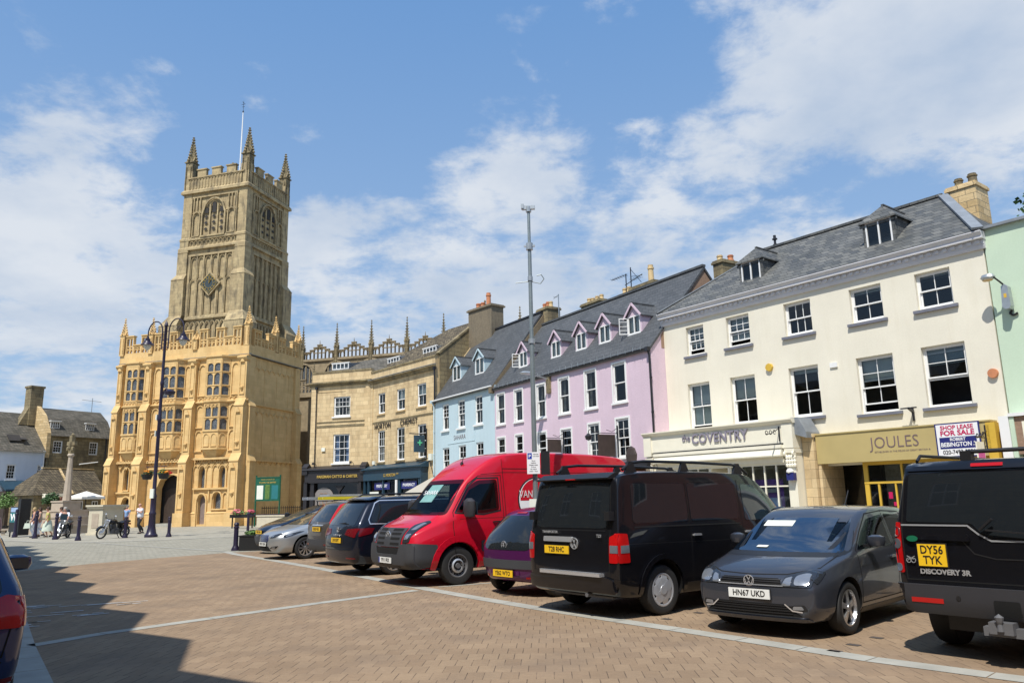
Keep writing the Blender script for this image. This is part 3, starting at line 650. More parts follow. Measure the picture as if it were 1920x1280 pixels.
def joules_shop():
 a = 142.5
 B = thing('shopfront', 'ochre shopfront with JOULES lettering over a recessed yellow framed entrance', 'shopfront', (6.30,31.20,0), rotz(a))
 Y = -.45
 f = MB(); f.box(6.66, 11.98, Y, 0, 2.56, 3.50); f.box(6.64, 12.0, Y-.03, 0, 3.50, 3.54); F = f.obj('fascia', M['fascia_ochre'], B)
 text('lettering', 'JOULES', .50, M['letter_taupe'], F, (8.50, Y-.004, 3.10), ext=.006, align='LEFT', sx=.92, bold=-.004, space=1.02)
 text('lettering', 'ESTABLISHED IN THE FIELDS OF GREAT BRITAIN &', .075, M['letter_taupe'], F, (8.62, Y-.003, 2.83), ext=.002, align='LEFT')
 pr = MB(); pr.box(11.86, 12.10, Y-.02, 0, 0, 3.46); pr.obj('pilaster', M['ochre_paint'], B)
 # recessed entrance: glass window box at the left is dark, yellow frame in the middle
 y = -.10
 w = MB()
 for x0, x1 in ((8.0,8.14),(9.18,9.24),(8.42,8.48),(8.95,9.0),(10.4,10.48),(11.6,11.84)): w.box(x0, x1, y, y+.08, 0, 2.56 if x0 not in (8.42,8.95) else 1.9)
 w.box(8.0, 11.84, y-.01, y+.07, 1.88, 1.95); w.box(8.0, 11.84, y-.01, y+.07, 2.46, 2.56); w.box(8.14,11.84,y-.012,y+.07,0,.3)
 Wd = w.obj('shop_window', M['ochre_paint'], B)
 g = MB(); g.quad((8.1,y+.04,.3),(11.8,y+.04,.3),(11.8,y+.04,2.46),(8.1,y+.04,2.46)); g.obj('glass', M['glass'], Wd, fix=False)
 s = MB(); s.quad((6.75,.9,0),(8.02,.9,0),(8.02,.9,2.56),(6.75,.9,2.56)); s.quad((8.02,-.1,0),(8.02,.9,0),(8.02,.9,2.56),(8.02,-.1,2.56)); s.obj('side_window', M['glass_dark'], B, fix=False)
 q = MB(); q.box(6.9,8.0,1.0,1.05,0,2.56); q.obj('dark_lining', M['room_dark'], B)
 sg = MB(); sg.box(6.66, 6.76, -.42, .9, 0, 2.56); sg.box(6.7, 7.2, -.3, .9, .0, 1.12); sg.obj('return_wall', M['ashlar'], B)
 q = MB(); q.box(8.1, 11.9, 1.06, 1.1, 0, 2.9); q.box(8.1, 11.9, .1, 1.06, 2.55, 2.6); q.obj('shop_interior', M['curtain'], B)
 q = MB(); random.seed(5)
 for i in range(7): q.box(9.35+i*.13, 9.44+i*.13, .45+random.uniform(-.1,.1), .75, .55, 1.75+random.uniform(-.05,.05))
 q.obj('hanging_clothes', M['clothes'], B)
 q = MB(); q.box(8.72,8.84,y+.02,y+.05,1.42,1.62); q.box(8.85,9.0,y+.02,y+.05,1.2,1.32); q.obj('door_sticker', M['sign_red'], B)
 S = thing('for_sale_board', 'white SHOP LEASE FOR SALE agents board with red heading on yellow fascia', 'sign', tuple(Vector((6.30,31.20,0))+az(a)*11.12-az(a-90)*.52+Vector((0,0,2.55))), rotz(a))
 q = MB(); q.box(-.60, .60, 0, .04, .0, .98); q.obj('board', M['sign_navy'], S)
 q = MB(); q.box(-.565, .565, -.006, -.001, .04, .945); q.obj('panel', M['sign_white'], S)
 text('lettering', 'SHOP LEASE', .165, M['sign_red'], S, (0,-.010,.845), ext=.002, sx=1.0, bold=.004)
 text('lettering', 'FOR SALE', .20, M['sign_red'], S, (0,-.010,.685), ext=.002, sx=1.08, bold=.006)
 q = MB(); q.box(-.50, .50, -.010, -.007, .25, .575); q.obj('name_panel', M['sign_navy'], S)
 text('lettering', 'ROBERT', .115, M['sign_white'], S, (0,-.014,.505), ext=.002, bold=.003)
 text('lettering', 'BEBINGTON', .17, M['sign_white'], S, (-.055,-.014,.36), ext=.002, sx=.88, bold=.004)
 text('lettering', '&\nco.', .075, M['sign_white'], S, (.435,-.014,.37), ext=.002)
 text('lettering', '020-7493 5551', .165, M['sign_black'], S, (0,-.010,.145), ext=.002, sx=.88, bold=.002)
 H = thing('hanging_sign', 'small pink and cream sign hanging from scroll bracket by yellow fascia', 'sign', tuple(Vector((6.30,31.20,0))+az(a)*11.86-az(a-90)*.47+Vector((0,0,2.62))), rotz(a))
 q = MB(); q.box(-.04, .08, 0, .05, .05, .78); q.tube([(0,0,.62),(0,-.35,.45),(0,-.75,.42)], .018); q.tube([(0,-.75,.42),(0,-.1,.42)], .018)
 for c in range(3): q.tube([(0,-.2-.2*c+.06*cos(t*.8),.52-.03*c+.06*sin(t*.8)) for t in range(8)], .012, 6)
 q.obj('bracket', M['black_iron'], H)
 q = MB(); q.box(-.015,.015,-.75,-.28,-.36,.30); q.obj('panel', M['cream_paint'], H)
 q = MB(); q.box(-.02,.02,-.72,-.31,-.33,.05); q.obj('pink_panel', M['pink_sign'], H)
 return B

def green_building():
 a = 142.5
 o = Vector((6.30,31.20,0))+az(a)*12.34
 B = thing('green_building', 'pale green rendered building at the right edge behind the floodlight', 'building', tuple(o), rotz(a))
 m = MB(); facade(m, 0, 9, 3.6, 9.05, [(3.2,4.3,6.9,8.2),(3.2,4.3,4.2,6),(6.4,7.5,6.9,8.2),(6.4,7.5,4.2,6)], .2); m.quad((0,0,0),(0,7,0),(0,7,9.05),(0,0,9.05)); m.quad((9,0,0),(9,0,9.05),(9,7,9.05),(9,7,0)); m.quad((0,7,0),(9,7,0),(9,7,9.05),(0,7,9.05))
 m.quad((0,0,0),(9,0,0),(9,0,3.6),(0,0,3.6))
 m.obj('wall', M['green_render'], B)
 for h in ((3.2,4.3,6.9,8.2),(3.2,4.3,4.2,6),(6.4,7.5,6.9,8.2),(6.4,7.5,4.2,6)): sash(B, *h, cols=2, sill=('grey_sill',.1))
 q = MB(); q.box(-.02, 9.05, -.12, 7.05, 9.05, 9.13); q.obj('coping', M['lead'], B)
 q = MB(); q.box(0,9,.1,6.9,9.0,9.04); q.obj('roof', M['lead'], B)
 f = MB(); f.box(.15, 9, -.42, -.003, 2.55, 3.56); f.obj('fascia', M['brown_gable'], B)
 f = MB(); f.box(.42, 8.9, -.445, -.42, 2.66, 3.42); f.obj('sign_panel', M['cream_paint'], B)
 f = MB(); f.box(-.12, .12, -.5, -.003, 0, 3.60); f.box(.12,9.05,-.5,-.003,3.57,3.66); f.obj('pilaster', M['white_paint'], B)
 f = MB(); f.box(.13, .24, -.46, -.003, 0, 3.56); f.obj('green_trim', M['green_render'], B)
 f = MB(); f.box(.3,9,-.2,-.01,.0,2.5); f.obj('shop_window', M['glass_dark'], B)
 interior(B, 0, 9, 7, 8.9)
 # floodlight with its control box, and the shadow it throws down the wall
 L_ = thing('street_lamp', 'floodlight lamp head on short arm above a wall box on pale green wall', 'lamp', tuple(o+az(a)*.35-az(a-90)*.02+Vector((0,0,6.9))), rotz(a))
 q = MB(); q.lathe([(0,-.10),(.10,-.08),(.16,0),(.12,.08),(0,.12)], (-.20,-.5,.60), 14, sx=1.25, sy=.75); q.obj('lamp_head', M['zinc'], L_, smooth=True)
 q = MB(); q.lathe([(0,-.02),(.10,.0),(.13,.03),(0,.04)], (-.21,-.5,.50), 14, sx=1.15, sy=.75); q.obj('lens', M['buff_clay'], L_, smooth=True)
 q = MB(); q.tube([(-.05,-.53,.58),(.06,-.4,.42),(.1,-.1,.30)], .025); q.tube([(.12,-.02,-.35),(.05,-.02,-.42),(.12,-.02,-.5),(.25,-.02,-.45)], .03); q.obj('arm', M['black_iron'], L_)
 q = MB(); q.prism([(-.02,-.26),(.02,.32),(.10,.38),(.18,.3),(.20,-.26),(.15,-.34),(.04,-.34)], 'y', -.30, -.06); q.obj('control_box', M['zinc'], L_)
 q = MB(); q.box(.06,.13,-.305,-.3,-.02,.1); q.obj('label', M['ochre_paint'], L_)
 return B

# ================================================================ pink building
def pink_building():
 B, W = bframe('pink_building', (-1.01,41.90), (5.65,30.81), 'pink rendered terrace with five pink gabled dormers in its slate roof')
 W = 12.93; D = 6.6; ze = 7.62; zr = 11.5; yr = 3.3
 up = [(.28,1.07,5.57,7.22),(2.13,2.90,5.55,7.2),(4.28,5.03,5.53,7.18),(6.28,7.08,5.53,7.22),(8.38,9.18,5.54,7.25),(10.42,11.26,5.58,7.26)]
 lo = [(.28,1.06,3.28,4.85),(2.14,2.86,3.28,4.86),(4.29,5.04,3.28,4.80),(6.34,7.16,3.30,4.78),(8.5,9.3,3.25,4.84),(10.5,11.34,3.26,4.88)]
 m = MB(); facade(m, 0, W, 0, ze, up+lo, .2)
 m.quad((W,0,0),(W,0,ze),(W,D,ze),(W,D,0)); m.quad((0,D,0),(W,D,0),(W,D,ze),(0,D,ze)); m.quad((0,0,0),(0,D,0),(0,D,ze),(0,0,ze))
 m.tri((W,0,ze),(W,.95,ze+(zr-ze)*.95/yr),(W,.95,ze)); m.quad((W,.95,ze),(W,.95,ze+(zr-ze)*.95/yr),(W,D,ze+(zr-ze)*.9/yr),(W,D,ze))
 m.obj('wall', M['pink_render'], B)
 for i, h in enumerate(up): sash(B, *h, cols=1, rt=1, rb=1, y=.05, casing=.085, arch=i in (2,3), curtain=None if i == 5 else True, fr=.04)
 for i, h in enumerate(lo): sash(B, *h, cols=2 if i > 3 else 1, rt=2, rb=2 if i > 3 else 1, y=.05, casing=.085, arch=i in (2,3), curtain=True if i in (0,4) else None, fr=.04)
 # roof slab with gable at right
 r = MB(); s = (zr-ze)/yr
 e0 = Vector((0.0,-.16,ze-.16*s*.6)); e1 = Vector((W+.06,-.16,ze-.16*s*.6))
 roof_plane(r, e0, e1, (W+.06,yr,zr), (0,yr,zr), .09); roof_plane(r, (0,yr,zr), (W+.06,yr,zr), (W+.06,D+.1,ze-.1), (0,D+.1,ze-.1), .09)
 R_ = r.obj('roof', M['slate_smooth'], B)
 q = MB(); q.bar((0,yr,zr+.03),(W+.06,yr,zr+.03), .2, .1); q.obj('ridge', M['slate_smooth'], R_)
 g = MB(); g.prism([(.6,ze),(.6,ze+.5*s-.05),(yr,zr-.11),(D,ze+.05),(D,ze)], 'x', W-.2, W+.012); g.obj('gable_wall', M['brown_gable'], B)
 for (u, ol) in ((1.80,1),(4.95,0),(7.12,0),(8.97,0),(11.06,1)):
  dormer(B, u-.40, u+.40, 8.60, 9.40, 9.97, .80, s, 'pink_render', zroof0=ze, open_leaf=ol, trim='white_paint')
 # parapet party wall to the blue house
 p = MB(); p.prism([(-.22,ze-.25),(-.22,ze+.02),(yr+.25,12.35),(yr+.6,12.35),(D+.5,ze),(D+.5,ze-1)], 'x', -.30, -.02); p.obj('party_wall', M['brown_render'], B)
 q = MB()
 for i in range(26): x = .3+i*.49; q.box(x-.006, x+.006, -.22, -.19, ze-.08, ze+.10)
 q.box(.3,W-.3,-.212,-.202,ze-.02,ze-.01); q.obj('gutter_clips', M['zinc'], B)
 gutter(B, 0, W+.05, ze-.06, -.14, 'black_iron')
 pipe(B, [(W-.02,-.16,ze-.1),(W+.02,-.10,ze-.35),(W+.02,-.08,3.5)], .045)
 chimney(B, -.75, .35, yr+.1, yr+1.0, 10.5, 12.55, 'weathered_stone', [(-.5,yr+.5,.36,.14,'clay'),(-.15,yr+.5,.4,.14,'clay'),(.15,yr+.5,.36,.13,'buff_clay')])
 chimney(B, 2.3, 4.0, 4.4, 5.2, 9.5, 12.28, 'weathered_stone', [(2.55,4.8,.36,.13,'buff_clay'),(2.9,4.8,.3,.13,'buff_clay'),(3.3,4.8,.32,.13,'buff_clay'),(3.7,4.8,.32,.13,'buff_clay')])
 chimney(B, 6.7, 8.55, 4.3, 5.2, 9.5, 12.15, 'weathered_stone', [(7.95,4.7,.95,.16,'buff_clay')])
 chimney(B, 5.75, 6.5, 4.3, 5.0, 9.5, 12.0, 'weathered_stone', [(5.95,4.6,.36,.13,'buff_clay'),(6.3,4.6,.36,.13,'buff_clay')])
 chimney(B, 12.95, 13.5, 3.9, 4.9, 9.0, 11.75, 'weathered_stone', [(13.1,4.2,.3,.14,'buff_clay'),(13.35,4.6,.3,.14,'clay')])
 A = thing('tv_aerial', 'television aerials standing above the pink terrace chimney', 'aerial', tuple(Vector((-1.01,41.90,0))+az(149)*6.4+az(59)*4.6+Vector((0,0,11.8))), rotz(149))
 q = MB(); q.bar((-.3,0,0),(-.3,0,1.35),.04); q.bar((.1,0,0),(.1,0,1.6),.04); q.bar((-1.5,0,1.3),(-.2,0,1.3),.03)
 for i in range(6): q.bar((-1.4+i*.2,-.2,1.3),(-1.4+i*.2,.2,1.3),.012)
 q.bar((-.4,0,.75),(1.0,0,1.0),.03); q.bar((.1,0,1.5),(.9,0,.6),.02); q.bar((.1,0,1.1),(1.0,0,.95),.02)
 for i in range(5): q.bar((.2+i*.15,-.2,.9),(.2+i*.15,.2,.9),.012)
 q.obj('aerial_rods', M['black_iron'], A)
 A2 = thing('tv_aerial', 'thin single aerial mast rising left of the pink terrace ridge', 'aerial', tuple(Vector((-1.01,41.90,0))+az(149)*.95+az(59)*3.8+Vector((0,0,11.4))), rotz(149))
 q = MB(); q.bar((0,0,0),(0,0,1.8),.045); q.bar((-.5,0,1.65),(.05,0,1.75),.03); q.bar((-.3,-.15,1.7),(-.3,.15,1.7),.02); q.obj('aerial_rods', M['zinc'], A2)
 # wall lamp on its bracket
 L_ = thing('street_lamp', 'grey street lamp head on bracket fixed high to pink wall', 'lamp', tuple(Vector((-1.01,41.90,0))+az(149)*5.45+Vector((0,0,7.1))), rotz(149))
 q = MB(); q.box(-.14,.14,-.12,-.0,-.45,.35); q.obj('wall_bracket', M['weathered_stone'], L_)
 q = MB(); q.bar((0,-.1,.25),(0,-1.0,.42),.06); q.obj('arm', M['zinc'], L_)
 q = MB(); q.lathe([(0,-.05),(.20,-.02),(.24,.03),(.14,.12),(0,.14)], (0,-1.25,.42), 14, sx=.8, sy=1.9); q.obj('lamp_head', M['zinc'], L_, smooth=True)
 # hanging sign boards
 for (x, z0, w_, h_, lb) in ((10.55,3.30,.9,.92,'large dark hanging board on bracket before pink wall'),(6.5,3.72,.75,.6,'small dark hanging board with scroll bracket before pink wall')):
  S = thing('hanging_sign', lb, 'sign', tuple(Vector((-1.01,41.90,0))+az(149)*x+Vector((0,0,z0))), rotz(149))
  q = MB(); q.box(-.02,.02,-.16-w_,-.16,0,h_); q.obj('board', M['timber_dark'], S)
  q = MB(); q.bar((0,0,h_+.06),(0,-w_-.25,h_+.06),.03); q.tube([(0,0,h_+.3),(0,-.3,h_+.12),(0,-.6,h_+.2)], .012); q.box(-.03,.03,-.03,0,-.1,h_+.4); q.obj('bracket', M['black_iron'], S)
 for (x, z) in ((8.1,4.5),(.75,3.9)):
  S = thing('wall_lantern', 'black swan neck lantern on pink wall beside ' + ('the large hanging board' if x > 5 else 'the blue house'), 'lamp', tuple(Vector((-1.01,41.90,0))+az(149)*(x+1.2)+Vector((0,0,z))), rotz(149))
  q = MB(); q.tube([(0,0,.0),(0,-.3,-.08),(0,-.5,.05),(0,-.6,.0),(0,-.62,-.12)], .016); q.lathe([(.0,-.35),(.12,-.3),(.16,-.15),(.06,-.05),(0,0)], (0,-.62,-.1), 10); q.obj('lantern', M['black_iron'], S, smooth=True)
 f = MB(); f.box(11.3, 12.9, -.5, -.003, 2.75, 3.02); f.obj('shop_fascia', M['black_iron'], B)
 f = MB(); f.prism([(-.02,2.75),(-.02,2.2),(-.9,2.2)], 'x', 11.4, 12.85); f.obj('awning', M['clay'], B)
 f = MB(); f.box(9.3,10.35,-.12,-.003,2.7,3.2); f.lathe([(0,0),(.3,.0),(.34,.25),(.22,.5),(0,.6)], (12.6,-1.0,3.0), 16, sy=.25); f.obj('carved_sign', M['timber_dark'], B)
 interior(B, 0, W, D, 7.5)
 return B

def blue_building():
 B, W = bframe('blue_building', (-4.91,48.13), (-1.01,41.90), 'pale blue rendered house with two blue dormers and SAHARA lettering')
 W = 7.34; D = 6.6; ze = 7.82; zr = 12.28; yr = 3.3; s = (zr-ze)/yr
 up = [(1.0,1.85,5.82,7.40),(3.02,3.90,5.80,7.42),(5.12,5.98,5.82,7.42)]; lo = [(1.02,1.92,3.2,4.75),(3.1,4.0,3.3,4.77),(5.2,6.05,3.35,4.8)]
 m = MB(); facade(m, 0, W, 0, ze, up+lo, .2); shell(m, 0, W, D, ze); m.obj('wall', M['blue_render'], B)
 for i, h in enumerate(up): sash(B, *h, cols=2, rt=3 if i < 2 else 2, rb=2 if i == 1 else 1, y=.08, sill=('white_paint',.1), curtain=None if i == 0 else True, blind=.0, fr=.045)
 for i, h in enumerate(lo): sash(B, *h, cols=2, rt=2, rb=2, y=.08, sill=('white_paint',.1), fr=.045)
 r = MB(); roof_plane(r, (-.1,-.2,ze-.14), (W-.02,-.2,ze-.14), (W-.02,yr,zr), (-.1,yr,zr), .09); roof_plane(r, (-.1,yr,zr), (W-.02,yr,zr), (W-.02,D+.1,ze-.1), (-.1,D+.1,ze-.1), .09)
 R_ = r.obj('roof', M['slate_smooth'], B)
 q = MB(); q.bar((-.1,yr,zr+.03),(W-.02,yr,zr+.03), .2, .1); q.obj('ridge', M['black_iron'], R_)
 q = MB(); q.prism([(-.2,ze-.1),(yr,zr+.08),(yr,zr-.5)], 'x', -.16, -.08); q.obj('verge', M['ashlar'], B)
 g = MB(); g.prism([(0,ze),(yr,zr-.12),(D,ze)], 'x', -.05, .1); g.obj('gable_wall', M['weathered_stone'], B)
 for u in (1.46, 4.36): dormer(B, u-.5, u+.5, 8.93, 9.86, 10.42, .78, s, 'blue_render', zroof0=ze)
 gutter(B, -.1, W-.05, ze-.08, -.2, 'white_paint'); pipe(B, [(-.12,-.2,ze-.1),(-.05,-.06,ze-.4),(-.05,-.06,3)], .045, 'blue_render')
 q = MB(); q.box(1.75,5.1,-.02,-.003,4.93,4.97); q.box(5.06,5.1,-.02,-.003,4.97,5.5); q.obj('panel_edge', M['blue_render'], B)
 text('lettering', 'SAHARA', .40, M['letter_taupe'], B, (2.5,-.01,5.25), ext=.006, align='LEFT', sx=.98, bold=-.008)
 # big rendered stack on the boundary with the stone house
 interior(B, 0, W, D, 7.6)
 f = MB(); f.box(.3, W-.1, -.35, -.003, 2.5, 3.0); f.obj('shop_fascia', M['blue_render'], B)
 f = MB(); f.prism([(-.36,3.02),(-2.5,1.95),(-2.5,1.78),(-2.46,1.88),(-.36,2.94)], 'x', .25, 6.9); f.obj('awning', M['awning_grey'], B)
 return B

def chemist_building():
 B, W = bframe('stone_building', (-10.10,54.32), (-4.91,48.13), 'honey stone building with HORTON CHEMIST lettering and stone tiled roof')
 W = 8.06; D = 9.0; ze = 9.98; zp = 10.72
 up = [(.98,1.93,7.62,9.05),(3.45,4.5,7.62,9.05),(5.98,7.05,7.62,9.1)]; lo = [(1.0,1.98,4.3,6.44),(3.5,4.5,4.3,6.46),(6.06,7.06,4.32,6.46)]
 m = MB(); facade(m, 0, W, 0, zp, up+lo, .2); shell(m, 0, W, D, zp); m.obj('wall', M['ashlar'], B)
 for i, h in enumerate(up): sash(B, *h, cols=2, rt=1, rb=1, y=.1, sill=('ashlar',.08), curtain=True, blind=.5 if i else 0, fr=.05)
 for i, h in enumerate(lo): sash(B, *h, cols=3 if i == 0 else 2, rt=2, rb=2, y=.1, sill=('weathered_stone',.08), curtain='full' if i < 2 else True, fr=.05)
 c = MB(); c.prism([(0,ze-.2),(-.08,ze-.2),(-.14,ze-.05),(-.30,ze),(-.30,ze+.1),(0,ze+.14)], 'x', -.02, W+.1); c.box(0,W+.05,-.06,0,zp-.08,zp+.03); c.box(0,W+.05,0,.3,zp,zp+.03); c.box(.0, W, -.04, 0, 7.0, 7.1); c.obj('cornice', M['weathered_stone'], B)
 q = MB(); q.prism([(-.32,ze+.10),(-.32,ze+.13),(0,ze+.2),(0,ze+.15)], 'x', -.02, W+.1); q.obj('lead_flashing', M['lead'], B)
 q = MB(); q.box(-.0,.3,-.05,-.0,3.9,ze-.2); q.obj('pilaster', M['brown_gable' if 0 else 'ashlar'], B)
 text('lettering', 'HORTON', .54, M['sign_black'], B, (.62,-.05,6.72), ext=.015, align='LEFT', sx=.84, bold=.0, space=1.16)
 text('lettering', 'CHEMIST', .54, M['sign_black'], B, (4.0,-.05,6.72), ext=.015, align='LEFT', sx=.86, bold=.0, space=1.16)
 # roof: behind parapet, rising to a hip at the left and a gable parapet at the right
 r = MB(); zt = 13.75; y0 = .45; yr = 4.2
 a, b = Vector((-3.2,y0,zp-.1)), Vector((W-.15,y0,zp-.1)); p, q_ = Vector((3.6,yr,zt)), Vector((W-.15,yr,zt)); b2 = Vector((W-.15,D,zp-.1)); a2 = Vector((-3.2,D,zp-.1))
 r.add([a,b,b2,a2,p,q_], [(0,1,5,4),(1,2,5),(2,3,4,5),(3,0,4),(0,3,2,1)])
 R_ = r.obj('roof', M['stone_tiles'], B)
 g = MB(); g.prism([(.3,8.0),(.3,zp+.1),(yr,zt+.12),(D,zp),(D,8.0)], 'x', W-.15, W+.12); g.obj('gable_wall', M['weathered_stone'], B)
 g = MB(); g.bar((W-.02,.2,zp+.12),(W-.02,yr-.1,zt+.2),.36,.12); g.bar((W-.02,yr-.1,zt+.2),(W-.02,D,zp+.1),.36,.12); g.obj('coping', M['weathered_stone'], B)
 g = MB(); g.lathe([(.12,0),(.09,.12),(.14,.2),(.05,.26),(.1,.45),(.04,.5),(.09,.68),(.03,.74),(.08,.88),(.0,1.0)], (W-.02,yr-.1,zt+.25), 8); g.obj('finial', M['weathered_stone'], B)
 for (u0, u1) in ((-.35,1.25),(4.35,5.95)):
  f = MB(); g2 = MB(); yf = 1.55; z0, z1 = 11.28, 11.85
  f.box(u0-.08,u1+.08,yf-.06,yf+.06,z1,z1+.06); f.box(u0,u1,yf-.04,yf+.04,z0,z0+.07); f.box(u0,u1,yf-.04,yf+.04,z1-.05,z1)
  for i in range(5): x = u0+(u1-u0-.06)*i/4; f.box(x,x+.06,yf-.043,yf+.04,z0,z1)
  f.box(u0,u1,yf-.02,yf+.02,(z0+z1)/2-.015,(z0+z1)/2+.015)
  Dm = f.obj('dormer', M['white_paint'], B)
  g2.quad((u0,yf,z0),(u1,yf,z0),(u1,yf,z1),(u0,yf,z1)); g2.obj('glass', M['glass'], Dm, fix=False)
  k = MB(); k.prism([(yf+.05,z0-.5),(yf+.05,z1+.02),(yf+2.0,z1+.35),(yf+2.2,z1)], 'x', u0, u1); k.obj('dormer_roof', M['lead'], Dm)
 # shop
 f = MB(); f.box(.05, 7.3, -.55, -.003, 3.05, 3.72); f.prism([(-.55,3.72),(-.7,3.76),(-.7,3.84),(0,4.1),(0,3.72)], 'x', .0, 7.4); F = f.obj('shop_fascia', M['petrol'], B)
 text('lettering', 'G. HORTON', .27, M['gold'], F, (2.8,-.57,3.33), ext=.008, align='LEFT', bold=.004)
 text('lettering', 'LTD', .13, M['gold'], F, (4.45,-.57,3.40), ext=.008, align='LEFT', bold=.004)
 w = MB()
 for x in (.05,.6,2.55,4.35,4.6,6.95): w.box(x, x+.12, -.5, -.003, 0, 3.05)
 w.box(7.15, 7.3, -.52, -.003, 0, 3.05); w.box(.05,7.3,-.48,-.003,0,.6)
 Wd = w.obj('shop_window', M['petrol'], B)
 g = MB(); g.quad((.17,-.35,.6),(7.2,-.35,.6),(7.2,-.35,3.05),(.17,-.35,3.05)); g.obj('glass', M['glass_dark'], Wd, fix=False)
 q = MB(); q.box(.1,7.2,-.10,-.05,0,3.05); q.obj('shop_interior', M['room_dark'], B)
 for (x0, x1, tx) in ((1.35,3.35,'PERFUMERY'),(4.8,6.6,'PHARMACY')):
  q = MB(); q.box(x0,x1,-.40,-.38,2.42,2.88); Q = q.obj('window_sign', M['sign_navy'], B); text('lettering', tx, .27, M['sign_white'], Q, ((x0+x1)/2,-.41,2.65), ext=.004, sx=1.0, bold=.004)
 q = MB(); q.box(.7,1.9,-.395,-.375,1.3,2.3); Q = q.obj('poster', M['paper'], B)
 q = MB(); q.cyl((1.1,-.41,1.9),(1.1,-.40,1.9),.2,.2,14); q.cyl((1.55,-.41,1.9),(1.55,-.40,1.9),.2,.2,14); q.obj('green_roundel', M['green_board'], B)
 q = MB(); q.cyl((4.52,-.6,0),(4.52,-.6,3.0),.09,.09,10); q.obj('column', M['white_paint'], B)
 q = MB(); q.box(-.6,-.05,-.25,-.003,0,3.7); q.obj('yellow_pilaster', M['cream_paint'], B)
 S = thing('pharmacy_sign', 'dark green hanging sign with bright green pharmacy cross on bracket', 'sign', tuple(Vector((-10.10,54.32,0))+az(140)*7.15+Vector((0,0,4.62))), rotz(140))
 q = MB(); q.box(-.06,.06,-.95,-.2,.0,1.05); q.obj('board', M['petrol'], S)
 q = MB()
 for s_ in (-1,1): q.box(s_*.07-.012,s_*.07+.012,-.61,-.54,.42,.76); q.box(s_*.07-.011,s_*.07+.011,-.74,-.41,.555,.625)
 q.obj('cross', M['cross_green'], S)
 q = MB(); q.bar((0,0,1.14),(0,-1.3,1.14),.06); q.box(-.03,.03,-.05,0,-.4,1.5); q.bar((0,0,.3),(0,-.2,-.1),.03); q.obj('bracket', M['black_iron'], S)
 q = MB(); q.tube([(0,-.1,3.97),(1.2,-.12,3.92),(2.4,-.1,4.02),(4.2,-.12,4.12),(6.2,-.12,4.12),(7.5,-.1,4.25),(7.8,-.08,3.6),(8.1,-.08,3.0)], .025, 6); q.obj('cable', M['black_iron'], B)
 q = MB(); q.box(.45,.75,-.1,-.003,4.15,4.4); q.box(7.6,7.9,-.2,-.003,4.1,4.5); q.obj('alarm_box', M['paper'], B)
 pipe(B, [(W+.05,-.1,ze-.1),(W+.08,-.1,ze-.8),(W+.08,-.1,7.6)], .05)
 interior(B, 0, W, D, 9.8)
 # big rendered chimney behind the gable
 chimney(B, W+.1, W+2.55, 2.6, 3.6, 9.5, 13.95, 'grey_render', [(W+.55,3.1,.45,.17,'clay'),(W+1.05,3.1,.42,.17,'clay'),(W+1.65,3.1,.95,.17,'clay')], cap=.1)
 return B
plain('awning_grey', (.40,.37,.31), .8, .06)
plain('petrol', (.022,.055,.085), .4, .1)
plain('cross_green', (.12,.62,.32), .4, .02)
plain('shop_black', (.02,.018,.02), .45, .2)

